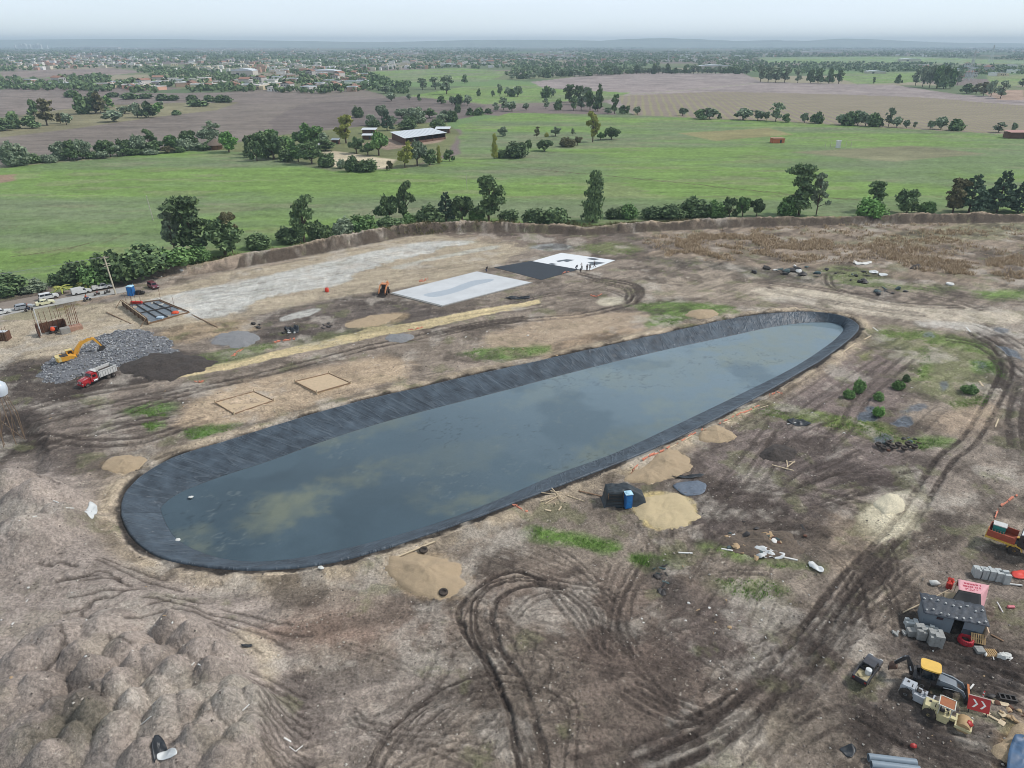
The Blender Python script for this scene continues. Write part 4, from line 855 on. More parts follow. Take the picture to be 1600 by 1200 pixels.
tag(strip('road', -2.2, 2.2, .10, M_CONC), kind='structure')
tag(strip('parking_verge', 2.2, 8.5, .05, M_ASPH), kind='structure')
# ------------------------------------------------------------------ hills on the horizon
M_HILL = mat('scrub_hillside', (130,138,118), .95, var=.3, scale=.004)
def ridge(name, px0, px1, Y, prof, depth_=900):
    n = 90; V = []; F = []
    for j, (dy, k) in enumerate(((-depth_, 0), (-depth_*.5, .6), (0, 1), (depth_*.6, .8), (depth_, 0))):
        for i in range(n+1):
            px = px0+(px1-px0)*i/n
            x = (px-800)/FPX*Y/CP*(1+0*j); z = height_to(Y, np.interp(px, *zip(*prof))+rh[i % 90]*.8) if k else -4
            V.append((x*(1+.02*j), Y+dy, -4+(z+4)*k if k else -4))
    for j in range(4):
        for i in range(n): F.append((j*(n+1)+i, j*(n+1)+i+1, (j+1)*(n+1)+i+1, (j+1)*(n+1)+i))
    return tag(MB().add(V, F).build(name, M_HILL), kind='structure')
rh = [(.5-vnoise(np.array([i*.37]), np.array([.5]), 9)[0])*1.6 for i in range(90)]
ridge('hills', -500, 2100, 13200, [(-500,68),(60,68),(95,65),(130,62.5),(300,61),(400,61.5),(520,63.5),(620,66),(680,64.5),(760,62.5),(860,62.5),(960,64.5),(1080,67),(1150,65),(1190,60.5),(1215,60),(1260,62.5),(1330,66.5),(1450,68),(2100,67.5)])
ridge('hills', 850, 1200, 13700, [(850,67.5),(900,64.5),(940,61),(985,59.5),(1040,62),(1075,64),(1120,62.5),(1160,64),(1200,67.5)], 250)

# ------------------------------------------------------------------ trees
def foliage(name, rgb, rgb2, hue=.0):
    m, t, b = newmat(name)
    g = node(t, 'ShaderNodeNewGeometry'); oi = node(t, 'ShaderNodeObjectInfo')
    mxn = node(t, 'ShaderNodeMix', data_type='RGBA'); mxn.inputs['A'].default_value = (*lin(rgb), 1); mxn.inputs['B'].default_value = (*lin(rgb2), 1)
    t.links.new(g.outputs['Random Per Island'], mxn.inputs['Factor'])
    r = node(t, 'ShaderNodeMapRange', {'To Min': .78, 'To Max': 1.25}); t.links.new(oi.outputs['Random'], r.inputs['Value'])
    mm = node(t, 'ShaderNodeMix', data_type='RGBA', blend_type='MULTIPLY'); mm.inputs['Factor'].default_value = 1
    t.links.new(mxn.outputs['Result'], mm.inputs['A']); t.links.new(r.outputs['Result'], mm.inputs['B'])
    t.links.new(mm.outputs['Result'], b.inputs['Base Color']); b.inputs['Roughness'].default_value = .75; b.inputs['Specular IOR Level'].default_value = .25
    return m
F_DARK = foliage('dark_foliage', (68,88,62), (119,140,92)); F_GREY = foliage('grey_green_foliage', (107,124,102), (155,167,136))
F_MID = foliage('green_foliage', (78,107,66), (126,158,92)); F_BRIGHT = foliage('bright_foliage', (88,128,66), (128,167,90))
F_YEL = foliage('yellow_green_foliage', (128,138,68), (170,167,90)); F_RED = foliage('reddish_foliage', (98,98,70), (126,120,86)); F_DRY = foliage('dry_stems', (164,143,116), (200,178,148))
F_BLUE = foliage('casuarina_foliage', (59,78,64), (100,122,95))
BARK = mat('bark', (92,78,66), .9, var=.3, scale=4)
def leaf_cloud(rs, clumps, n, size, shell=.55, aspect=.6, droop=0):
    wts = np.array([c[3]*c[4]+c[4]*c[5]+c[3]*c[5] for c in clumps]); wts /= wts.sum()
    k = rs.choice(len(clumps), n, p=wts); c = np.array(clumps)[k]
    d = rs.normal(size=(n, 3)); d /= np.linalg.norm(d, axis=1)[:, None]
    r = rs.uniform(shell**3, 1, n)**(1/3.)*rs.uniform(.85, 1.28, n)
    p = c[:, :3]+d*c[:, 3:6]*r[:, None]
    nrm_ = d+rs.normal(size=(n, 3))*.85; nrm_[:, 2] += .25; nrm_ /= np.linalg.norm(nrm_, axis=1)[:, None]
    u = np.cross(nrm_, rs.normal(size=(n, 3))); u /= np.linalg.norm(u, axis=1)[:, None]; v = np.cross(nrm_, u)
    if droop: v = v*(1-droop)+np.array([0, 0, -1.])*droop
    s = size*rs.uniform(.6, 1.35, n)[:, None]
    a = s*u*aspect; b = s*v
    bend = nrm_*s*.18
    Vv = np.stack([p-a-b-bend, p+a-b*.7, p+a*.7+b-bend, p-a*.8+b*.9], 1).reshape(-1, 3)
    return Vv, np.arange(n*4).reshape(n, 4)
def make_tree(kind, seed, leafmat, n=2400, parts=True):
    """unit-height, unit-width tree at the origin"""
    rs = np.random.RandomState(seed); rg = random.Random(seed); cl_ = []; tk = MB()
    if kind == 'bush':
        for k in range(11):
            a = rg.uniform(0, 6.3); r = rg.uniform(.08, .34); h = rg.uniform(.3, .66)*(1-.5*r)
            cl_.append((r*math.cos(a), r*math.sin(a), h, rg.uniform(.15, .24), rg.uniform(.15, .24), rg.uniform(.22, .36)))
        cl_.append((0, 0, .32, .46, .46, .32)); lf = .052
        for k in range(5):
            a = k*1.26; tk.cyl((0.03*math.cos(a), .03*math.sin(a), -.05), (.25*math.cos(a), .25*math.sin(a), .5), .02, .008, 5)
    elif kind == 'round':
        for k in range(16):
            a = rg.uniform(0, 6.3); r = rg.uniform(.05, .40); h = rg.uniform(.34, .84)-r*.3
            cl_.append((r*math.cos(a), r*math.sin(a), h, rg.uniform(.09, .2), rg.uniform(.09, .2), rg.uniform(.08, .17)))
            tk.tube([(0, 0, .22), (r*.5*math.cos(a), r*.5*math.sin(a), .42), (r*math.cos(a), r*math.sin(a), h)], [.02, .012, .006], 5)
        tk.cyl((0, 0, -.05), (0, 0, .24), .035, .026, 7); lf = .05
    elif kind == 'tall':
        for k in range(24):
            h = rg.uniform(.22, .96); a = rg.uniform(0, 6.3); r = rg.uniform(.05, .42)*(1-.55*abs(h-.6)/.4)
            cl_.append((r*math.cos(a), r*math.sin(a), h, rg.uniform(.08, .19), rg.uniform(.08, .19), rg.uniform(.035, .085)))
            tk.tube([(0, 0, h*.55), (r*.6*math.cos(a), r*.6*math.sin(a), h*.85), (r*math.cos(a), r*math.sin(a), h)], [.016, .01, .004], 5)
        tk.tube([(0, 0, -.03), (.02, .01, .3), (-.02, 0, .6), (0, 0, .9)], [.034, .026, .017, .006], 7); lf = .036
    elif kind == 'column':
        for k in range(17):
            h = .12+.85*k/17; r = rg.uniform(.0, .22)*(1.1-h*.6); a = rg.uniform(0, 6.3)
            q = (1.15-h*.62)*(.75+.5*rg.random())
            cl_.append((r*math.cos(a), r*math.sin(a), h, .3*q, .3*q, .065))
        tk.tube([(0, 0, -.03), (0, 0, .9)], [.03, .006], 7); lf = .034
    elif kind == 'conifer':
        for k in range(26):
            h = .16+.8*(k/26); a = k*2.4; r = .36*(1-h)**.8+.02
            cl_.append((r*math.cos(a), r*math.sin(a), h-.02, .17*(1.15-h), .17*(1.15-h), .045))
            tk.cyl((0, 0, h), (r*math.cos(a), r*math.sin(a), h-.03), .008, .003, 4)
        tk.tube([(0, 0, -.03), (0, 0, .97)], [.03, .004], 7); lf = .034
    elif kind == 'sparse':
        for k in range(24):
            h = rg.uniform(.25, .96); a = rg.uniform(0, 6.3); r = rg.uniform(.1, .42)*(1.1-.7*h)
            cl_.append((r*math.cos(a), r*math.sin(a), h, .11, .11, .045))
            tk.tube([(0, 0, h*.7), (r*math.cos(a), r*math.sin(a), h)], [.011, .003], 5)
        tk.tube([(0, 0, -.03), (.01, 0, .5), (0, .01, .95)], [.026, .018, .004], 7); lf = .028
    elif kind == 'palm':
        tk.tube([(0, 0, -.05), (.02, 0, .3), (0, 0, .55)], [.07, .06, .05], 8)
    if kind == 'palm':
        V_, F_ = [], []
        for k in range(26):
            a = rg.uniform(0, 6.3); el = rg.uniform(-.3, 1.2); pts = []
            for q in range(6):
                t = q/5; pts.append((.5*t*math.cos(a)*math.cos(el*(1-.4*t)), .5*t*math.sin(a)*math.cos(el*(1-.4*t)), .55+.45*t*math.sin(el)-.28*t*t))
            for q in range(5):
                wv2 = .055*(1-abs(q/5-.35)); s_ = (-math.sin(a)*wv2, math.cos(a)*wv2)
                b0 = len(V_); p_, r_ = pts[q], pts[q+1]
                V_ += [(p_[0]-s_[0], p_[1]-s_[1], p_[2]-.02), p_, r_, (r_[0]-s_[0]*.9, r_[1]-s_[1]*.9, r_[2]-.02), (p_[0]+s_[0], p_[1]+s_[1], p_[2]-.02), (r_[0]+s_[0]*.9, r_[1]+s_[1]*.9, r_[2]-.02)]
                F_ += [(b0, b0+1, b0+2, b0+3), (b0+1, b0+4, b0+5, b0+2)]
        V_, F_ = np.array(V_), np.array(F_)
    else:
        V_, F_ = leaf_cloud(rs, cl_, n, lf, .5)
        hs = V_[:, 2].max(); ws = np.abs(V_[:, :2]).max()
        V_ = V_*[.5/ws, .5/ws, 1/hs]
    if not parts: return V_, F_, tk
    root = bpy.data.objects.new('tree', None); COL.objects.link(root)
    tr_ = tk.build('trunk', BARK, root); cr_ = bulk('crown', V_, F_, leafmat, False); cr_.parent = root
    return root
PROTO = {}
used_p = {}
def proto(kind, leafmat, seed):
    k = (kind, leafmat.name, seed)
    if k not in PROTO: PROTO[k] = make_tree(kind, seed*7+hash_(kind), leafmat); return PROTO[k]
    return dup(PROTO[k])
def hash_(s): return sum(ord(c)*(i+3) for i, c in enumerate(s)) % 997
NAMES = {'bush': 'shrub', 'round': 'tree', 'tall': 'tree', 'column': 'tree', 'conifer': 'conifer_tree', 'sparse': 'tree', 'palm': 'palm_tree'}
rtree = random.Random(3)
def tree(px, py, top, width, kind, leafmat, label, group=None, seed=None, cat=None):
    z = 0
    x, y, _ = P(px, py)
    if y < 400: x, y, z = G(px, py)
    hgt = height_to(y, top)-z; wd = width*mpp(px, py)*1.2
    o = proto(kind, leafmat, seed if seed is not None else rtree.randint(1, 3))
    o.name = NAMES[kind]; o.location = (x, y, z-.1); o.scale = (wd, wd*rtree.uniform(.8, 1.), hgt); o.rotation_euler.z = rtree.uniform(0, 6.3)
    return tag(o, label, cat or ('shrub' if kind == 'bush' else 'palm' if kind == 'palm' else 'tree'), group)
SH = 'shrubs behind the earth bank'
for (px, py, top, wd, k, fm, lb) in [
 (12,458,424,66,'bush',F_DARK,'dark shrub at the far left edge beside the parking verge'),
 (52,455,436,44,'bush',F_GREY,'low brownish shrub behind the parked silver and white cars'),
 (95,443,424,40,'bush',F_DARK,'low dark shrub behind the small palms by the verge'),
 (118,442,404,52,'bush',F_DARK,'dark shrub left of the concrete power pole'),
 (150,446,412,50,'bush',F_MID,'green shrub directly behind the power pole foot'),
 (185,440,388,78,'bush',F_DARK,'broad dark shrub right behind the power pole'),
 (228,432,378,86,'bush',F_DARK,'largest dark shrub behind the earth bank near the maroon car'),
 (275,424,384,60,'bush',F_MID,'round green shrub at the end of the dark shrub belt below the tall forked tree'),
 (312,410,382,42,'bush',F_MID,'small green shrub at the foot of the tall forked tree'),
 (275,402,328,34,'sparse',F_GREY,'thin feathery tree leaning against the tall forked tree on its left'),
 (303,400,303,74,'tall',F_DARK,'tall forked dark tree with gaps, first big tree from the left'),
 (352,398,338,66,'round',F_DARK,'dark leafy tree right of the tall forked tree'),
 (364,396,328,26,'sparse',F_RED,'thin reddish tree top sticking out of the dark leafy tree'),
 (405,388,362,40,'bush',F_DARK,'low dark shrub between the dark leafy tree and the leaning two-tier tree'),
 (453,379,352,44,'bush',F_DARK,'dark shrub at the left foot of the two-tier tree'),
 (476,378,302,50,'tall',F_DARK,'two-tier dark tree standing alone above low shrubs'),
 (500,374,342,42,'bush',F_DARK,'dark shrub at the right foot of the two-tier tree'),
 (540,368,338,42,'bush',F_GREY,'grey green shrub left of the twin trees'),
 (566,366,332,52,'bush',F_MID,'green shrub touching the twin trees from the left'),
 (606,350,301,40,'round',F_DARK,'shorter left one of the twin dark trees'),
 (633,348,281,36,'tall',F_DARK,'taller right one of the twin dark trees'),
 (610,358,336,48,'bush',F_DARK,'low shrub in front of the twin dark trees'),
 (642,352,332,36,'bush',F_MID,'green shrub at the right foot of the twin trees'),
 (672,350,318,46,'bush',F_DARK,'round dark shrub left of the pointed conifer'),
 (697,346,298,36,'conifer',F_BLUE,'pointed dark conifer between the twin trees and the tall oval tree'),
 (722,346,304,42,'round',F_DARK,'rounded dark tree touching the pointed conifer'),
 (745,344,322,30,'bush',F_MID,'small green shrub left of the tall oval tree'),
 (764,345,272,50,'tall',F_DARK,'tall oval dark tree with a bare lower trunk left of centre'),
 (795,346,325,36,'bush',F_DARK,'low shrub just right of the tall oval tree'),
 (835,352,322,40,'bush',F_DARK,'left half of the paired dome shrubs before the grass field'),
 (866,352,320,44,'bush',F_DARK,'right half of the paired dome shrubs before the grass field'),
 (926,346,264,44,'column',F_DARK,'tall dark column-shaped tree near the picture centre'),
 (960,341,322,32,'bush',F_DARK,'small dark shrub right of the column-shaped tree'),
 (982,341,316,30,'bush',F_MID,'small green shrub, second to the right of the column-shaped tree'),
 (1018,341,320,40,'bush',F_DARK,'low wide shrub at the left end of the long hedge of shrubs'),
 (1050,341,316,46,'bush',F_DARK,'second shrub in the long hedge of shrubs'),
 (1084,338,304,50,'bush',F_DARK,'tallest shrub in the long hedge of shrubs'),
 (1116,339,310,36,'bush',F_MID,'leafy shrub in the middle of the long hedge of shrubs'),
 (1139,340,307,28,'round',F_DARK,'small round tree in the hedge beside three others like it'),
 (1160,338,306,28,'round',F_MID,'green round tree third from the right end of the hedge'),
 (1182,338,309,26,'round',F_DARK,'dark round tree at the right end of the long hedge'),
 (1231,338,304,34,'bush',F_MID,'round bright shrub under the tall spreading tree at right'),
 (1248,337,253,58,'tall',F_DARK,'tall spreading dark tree with a long bare trunk at right'),
 (1275,336,268,32,'sparse',F_GREY,'slender thin-leaved tree beside the tall spreading tree'),
 (1366,330,281,38,'tall',F_DARK,'dark tree rising behind the bright green shrub'),
 (1361,340,306,52,'bush',F_BRIGHT,'bright green dome shrub standing on the earth bank'),
 (1416,334,294,46,'round',F_DARK,'round dark tree alone between bright shrub and reddish tree'),
 (1447,334,313,28,'bush',F_MID,'small shrub right of the round dark tree'),
 (1488,333,277,40,'tall',F_RED,'reddish half-bare tree left of the dark conifers'),
 (1513,333,270,52,'conifer',F_BLUE,'dark ragged conifer beside the reddish tree'),
 (1532,332,296,30,'sparse',F_BLUE,'thin young conifer between two big ones'),
 (1557,332,264,60,'conifer',F_BLUE,'widest dark conifer near the right edge'),
 (1590,332,282,46,'conifer',F_BLUE,'dark conifer cut by the right edge of the picture'),
 (1348,340,322,24,'bush',F_MID,'little shrub leaning on the bright green dome shrub'),
 # in the grass field
 (926,222,172,26,'tall',F_YEL,'tall yellow-green tree alone in the middle of the grass field'),
 (955,218,198,30,'round',F_DARK,'round dark tree right of the tall yellow-green field tree'),
 (938,219,205,18,'round',F_MID,'small tree between the yellow-green tree and the round dark tree'),
 (851,236,217,28,'round',F_DARK,'round dark tree left of the reddish shrub in the grass field'),
 (887,229,213,26,'bush',F_RED,'reddish spreading shrub in the grass field'),
 (902,227,212,18,'round',F_RED,'small dull red tree touching the reddish shrub'),
 (868,213,197,22,'round',F_GREY,'small grey tree behind the reddish shrub'),
 (839,217,197,10,'sparse',F_RED,'thin rusty tree left in the grass field'),
 (895,212,200,8,'sparse',F_GREY,'tiny thin tree behind the reddish shrub'),
 (854,214,206,8,'bush',F_YEL,'tiny yellowish shrub beside the rusty tree'),
 (806,246,218,44,'bush',F_DARK,'broad dark thicket in the grass field'),
 (826,236,217,12,'round',F_DARK,'dark treetop at the right end of the broad thicket'),
 (784,247,232,18,'bush',F_DARK,'low shrub left of the broad dark thicket'),
 (773,248,207,14,'column',F_YEL,'thin yellow-green poplar beside the broad thicket'),
 (786,213,197,18,'round',F_GREY,'small round grey tree above the yellow-green poplar'),
 # round the farm
 (25,259,217,44,'bush',F_GREY,'large silvery shrub at the left edge by the dirt track'),
 (98,250,219,28,'round',F_GREY,'dull grey tree on the dirt track, second from left'),
 (113,249,217,28,'round',F_DARK,'dark tree paired with a dull grey tree on the track'),
 (130,248,216,30,'round',F_GREY,'spreading grey tree right of the dark paired tree'),
 (165,245,217,32,'round',F_DARK,'round tree midway along the dirt track'),
 (192,243,215,30,'round',F_DARK,'leaning dark tree along the dirt track'),
 (216,241,208,32,'round',F_GREY,'pale willow-like tree along the dirt track'),
 (238,236,200,26,'tall',F_DARK,'upright dark tree along the dirt track'),
 (270,234,210,34,'round',F_MID,'green round tree near the end of the dirt track'),
 (297,230,202,32,'round',F_DARK,'dark tree left of the silvery farm tree'),
 (328,226,187,34,'tall',F_GREY,'tall silvery tree behind the thatched hut'),
 (358,238,204,36,'round',F_BRIGHT,'bright green tree beside the thatched hut'),
 (388,246,210,20,'column',F_DARK,'slim dark tree left of the farmyard'),
 (410,240,204,40,'round',F_DARK,'dark tree at the left corner of the farmyard'),
 (428,249,205,44,'round',F_DARK,'broad dark tree in front of the farmyard'),
 (482,236,190,62,'round',F_MID,'broadest green tree in the farmyard'),
 (487,256,218,36,'tall',F_DARK,'dark upright tree before the sandy riding ground'),
 (512,261,236,28,'bush',F_DARK,'dark shrub at the near corner of the sandy ground'),
 (450,252,232,28,'bush',F_DARK,'dark shrub under the broad farmyard trees'),
 (541,224,177,36,'tall',F_YEL,'yellow-green tree towering over the farm roofs'),
 (557,240,212,30,'round',F_DARK,'dark tree behind the sandy riding ground'),
 (592,243,202,36,'round',F_MID,'green tree left of the long white barn'),
 (575,243,222,22,'round',F_DARK,'small dark tree left of the barn tree'),
 (550,268,240,26,'bush',F_DARK,'dark shrub in front of the sandy riding ground'),
 (574,268,246,36,'bush',F_DARK,'wide dark shrub in front of the sandy riding ground'),
 (533,263,246,16,'bush',F_GREY,'small grey shrub by the sandy riding ground'),
 (609,266,250,12,'round',F_RED,'little brownish tree at the edge of the sandy ground'),
 (633,262,218,26,'tall',F_YEL,'yellowish tree in the clump before the barn'),
 (652,259,216,36,'round',F_GREY,'greyish tree in the clump before the barn'),
 (672,258,232,32,'round',F_DARK,'dark low tree in the clump before the barn'),
 (686,256,226,10,'column',F_YEL,'slim yellow tree at the end of the barn clump'),
 (702,252,233,20,'round',F_DARK,'small round tree on the grass right of the barn clump'),
 (605,204,170,22,'conifer',F_BLUE,'dark pointed conifer behind the barn'),
 (584,198,186,24,'bush',F_DARK,'dark shrub behind the farm roofs'),
 (650,192,166,34,'round',F_GREY,'grey green tree behind the long barn'),
 (636,202,184,34,'bush',F_DARK,'dark shrub at the far side of the long barn'),
 (684,200,184,26,'bush',F_DARK,'dark shrub behind the right end of the barn'),
 (695,186,171,16,'round',F_GREY,'little grey tree alone behind the barn end'),
 (715,176,160,10,'bush',F_DARK,'small dark shrub beyond the barn'),
]:
    tree(px, py, top, wd, k, fm, lb, SH if 300 < py < 460 and k == 'bush' else None)
for px_ in range(55, 330, 13):                     # undergrowth joining the trees on the dirt track
    x_ = px_+rt.uniform(-4, 4); yb_ = 256-.078*(x_-40)+rt.uniform(-2, 1); tree(x_, yb_, yb_-rt.uniform(10, 22), rt.uniform(20, 30), rt.choice(['bush', 'bush', 'round']), rt.choice([F_DARK, F_GREY, F_DARK, F_RED]), 'low dark shrub in the undergrowth between the trees on the dirt track', 'undergrowth along the dirt track', cat='shrub')
for px_ in range(405, 520, 12):
    x_ = px_+rt.uniform(-4, 4); yb_ = 243+rt.uniform(-14, 12); tree(x_, yb_, yb_-rt.uniform(16, 34), rt.uniform(24, 34), rt.choice(['round', 'bush', 'tall']), rt.choice([F_DARK, F_MID, F_GREY]), 'dark tree in the dense grove round the farmyard', 'grove round the farmyard', cat='tree')
for px_ in range(560, 705, 16):
    x_ = px_+rt.uniform(-5, 5); yb_ = 188+rt.uniform(-5, 8); tree(x_, yb_, yb_-rt.uniform(14, 24), rt.uniform(18, 28), rt.choice(['round', 'bush']), rt.choice([F_DARK, F_GREY]), 'dark tree in the belt behind the farm buildings', 'tree belt behind the farm', cat='tree')
tree(99, 459, 440, 26, 'palm', F_YEL, 'stubby palm left of the other one on the earth verge', 'stubby palms on the verge')
tree(137, 451, 434, 26, 'palm', F_YEL, 'stubby palm between the white van and the white pickup', 'stubby palms on the verge')
# trees along the far edges of the fields: one label per row, nothing tells its trees apart
ROWS = [
 ('trees along the edge of the striped field', 'small tree in the broken row between green meadow and striped ploughed field', 'tree',
  [(1066,181,168,14),(1095,186,170,20),(1108,186,168,20),(1124,186,176,6),(1161,187,169,26),(1184,188,172,18),(1198,188,174,10),(1212,190,160,18),(1228,191,177,12),(1257,192,176,12),(1270,192,178,10),(1279,193,174,12),(1314,195,178,14),(1326,196,174,22),(1340,196,172,20),(1352,197,178,18),(1365,198,176,16),(1374,198,184,10),(1388,198,168,12),(1401,199,182,14),(1416,200,187,10),(1429,200,190,6),(1453,202,188,12),(1470,202,182,18),(1493,204,186,20),(1560,207,191,16),(1582,207,191,8),(996,179,166,11)]),
 ('tall trees at the corner of the meadow', 'dark tree in the tall clump at the far corner of the meadow', 'tree',
  [(890,160,132,20),(905,163,134,20),(918,165,136,18),(896,173,150,14),(908,172,146,14),(922,172,142,18),(934,174,140,14),(936,168,131,8),(960,178,147,14),(950,178,168,14),(973,178,164,12),(980,178,165,10)]),
 ('trees dotted on the far ploughed field', 'isolated grey green tree dotted over the brown fields beyond the barn', 'tree',
  [(690,162,149,12),(706,164,150,10),(716,164,147,12),(730,165,148,12),(640,156,146,8),(655,158,146,6),(735,181,168,12),(748,180,168,14),(762,178,169,12),(775,174,160,10),(787,172,152,14),(800,174,158,16),(822,172,161,10),(853,170,153,10),(872,172,154,12),(612,158,144,14),(800,151,139,9),(748,150,138,6),(770,152,141,6),(780,150,131,8),(793,150,136,10),(809,151,134,14),(853,153,134,14),(862,152,137,10),(698,147,118,22),(603,146,134,16),(625,140,126,18),(680,140,120,16),(660,140,122,14),(726,130,116,8)]),
 ('shrubs on the brown fields at left', 'dark low shrub on the brown ploughland at the left', 'shrub',
  [(112,152,140,18),(144,151,142,12),(176,152,144,16),(204,155,145,22),(227,154,146,18),(255,157,147,18),(270,157,148,16),(300,158,148,14),(310,166,155,26),(328,159,148,14),(345,160,148,16),(356,160,149,14),(276,180,172,12)]),
 ('trees on the tan strip at left', 'tree on the tan grass strip between the brown fields at left', 'tree',
  [(8,204,184,24),(22,201,174,20),(50,200,180,24),(54,182,155,16),(74,196,154,28),(95,193,176,12),(104,195,176,16),(130,178,146,22),(150,177,148,30),(158,178,143,16),(178,190,172,30),(195,178,166,20),(215,184,160,18),(232,184,158,22),(247,177,160,16),(252,166,158,10),(168,168,150,14),(135,168,150,14)]),
 ('row of eucalyptus beyond the fields', 'tall dark eucalyptus in the row beyond the brown field at right', 'tree',
  [(1188,128,102,12),(1200,129,104,14),(1212,129,106,14),(1226,129,104,16),(1246,130,108,10),(1266,130,108,12),(1278,130,106,14),(1295,131,106,12),(1310,131,110,13),(1365,131,120,6),(1403,131,116,10)]),
 ('mixed clump at the far right', 'tree in the mixed green and rusty clump far off at right', 'tree',
  [(1430,134,106,12),(1441,136,102,14),(1452,137,101,16),(1463,138,102,16),(1474,139,102,18),(1484,138,106,12),(1496,132,112,10),(1510,146,130,16),(1525,147,130,14),(1536,150,128,14),(1548,151,125,14),(1563,154,126,16),(1480,126,110,14),(1597,136,122,12)]),
 ('avenue trees on the far side of the brown field', 'small dark tree in the avenue closing the brown field to the north', 'tree',
  [(980+i*6.9, 115.5, 115.5-rt.uniform(6, 17), rt.uniform(6, 11)) for i in range(28)]+[(800+i*7, 124-i*.3, 124-i*.3-rt.uniform(6, 16), rt.uniform(7, 12)) for i in range(25)]),
]
lod = []
for s_, (k_, f_) in enumerate([('round', F_DARK), ('tall', F_DARK), ('round', F_GREY), ('bush', F_DARK), ('tall', F_RED), ('tall', F_GREY), ('round', F_MID)]):
    V_, F_, tk_ = make_tree(k_, 40+s_, f_, n=420, parts=False)
    c_ = (V_.reshape(-1, 4, 3).mean(1, keepdims=True)+(V_.reshape(-1, 4, 3)-V_.reshape(-1, 4, 3).mean(1, keepdims=True))*2.0).reshape(-1, 3)
    nb = len(c_); tv = np.array(tk_.v); tq = np.array([q for q in tk_.f if len(q) == 4])
    o = bulk('tree', np.r_[c_, tv], np.r_[F_, tq+nb], f_, False); o.data.materials.append(BARK)
    mi = np.zeros(len(o.data.polygons), np.int32); mi[len(F_):] = 1; o.data.polygons.foreach_set('material_index', mi)
    lod.append(o)
lod_used = set()
def far_tree(px, py, top, wd, which, label, group, cat='tree'):
    x, y, _ = P(px, py); o = lod[which]
    if which in lod_used: o = o.copy(); COL.objects.link(o)
    lod_used.add(which)
    o.name = 'shrub' if cat == 'shrub' else 'tree'; w_ = max(wd*mpp(px, py)*1.3, 1.5)
    o.location = (x, y, -.1); o.scale = (w_, w_, max(height_to(y, top), 1.5)); o.rotation_euler.z = rtree.uniform(0, 6.3)
    return tag(o, label, cat, group)
for grp, lab, cat_, lst in ROWS:
    for q in lst:
        if 'clump at the far right' in grp: c_ = rtree.choice([0, 2, 4, 5, 6, 4])
        elif cat_ == 'shrub': c_ = 3
        elif 'eucalyptus' in grp or 'corner' in grp: c_ = rtree.choice([1, 1, 0, 5])
        elif 'tan strip' in grp: c_ = rtree.choice([0, 2, 4, 6, 3])
        else: c_ = rtree.choice([0, 0, 2, 2, 3, 5])
        far_tree(*q, c_, lab, grp, cat_)

# ------------------------------------------------------------------ far woods: one mass of crowns
rs = np.random.RandomState(77)
def in_fields(x, y, rough=False):
    r = np.zeros(len(x), bool)
    for pts, c, k in FIELDS:
        if k == 'rough' and not rough: continue
        r |= poly_sd(x, y, pts) < 2
    return r
npx = rs.uniform(-150, 1750, 26000); npy = 74.5+43*rs.uniform(0, 1, 26000)**1.5
npy = np.where((npx < 640) & (rs.uniform(size=26000) < .30), rs.uniform(110, 147, 26000), npy)
bb_ = (600-npy)/FPX; t_ = -H/(-SP+bb_*CP); wx_ = (npx-800)/FPX*t_; wy_ = (CP+bb_*SP)*t_
dn = fbm(npx, npy*9, 70, 4, 301)
keep = (dn > .40) & ~in_fields(wx_, wy_)
wx_, wy_ = wx_[keep][:15000], wy_[keep][:15000]
nq = 15; Nn = len(wx_)
hh_ = rs.uniform(3.5, 8, Nn)*np.where(wy_ > 4000, 1.25, 1); rr_ = hh_*rs.uniform(.35, .75, Nn)*np.where(wy_ > 3000, 1.5, 1)
d_ = rs.normal(size=(Nn, nq, 3)); d_ /= np.linalg.norm(d_, axis=2)[..., None]
p_ = np.stack([wx_, wy_, hh_*.55], -1)[:, None]+d_*np.stack([rr_, rr_, hh_*.42], -1)[:, None]*rs.uniform(.6, 1, (Nn, nq, 1))
u_ = np.cross(d_+rs.normal(size=d_.shape)*.4, rs.normal(size=d_.shape)); u_ /= np.linalg.norm(u_, axis=2)[..., None]; v_ = np.cross(d_, u_); v_ /= np.linalg.norm(v_, axis=2)[..., None]
s_ = (rr_*.42)[:, None, None]*rs.uniform(.7, 1.2, (Nn, nq, 1))
Vw = np.stack([p_-u_*s_-v_*s_, p_+u_*s_-v_*s_*.8, p_+u_*s_*.8+v_*s_, p_-u_*s_+v_*s_*.9], 2).reshape(-1, 3)
tag(bulk('far_woodland', Vw, np.arange(len(Vw)).reshape(-1, 4), F_DARK, False), 'dark trees scattered through the distant town up to the horizon', 'woodland', kind='stuff')

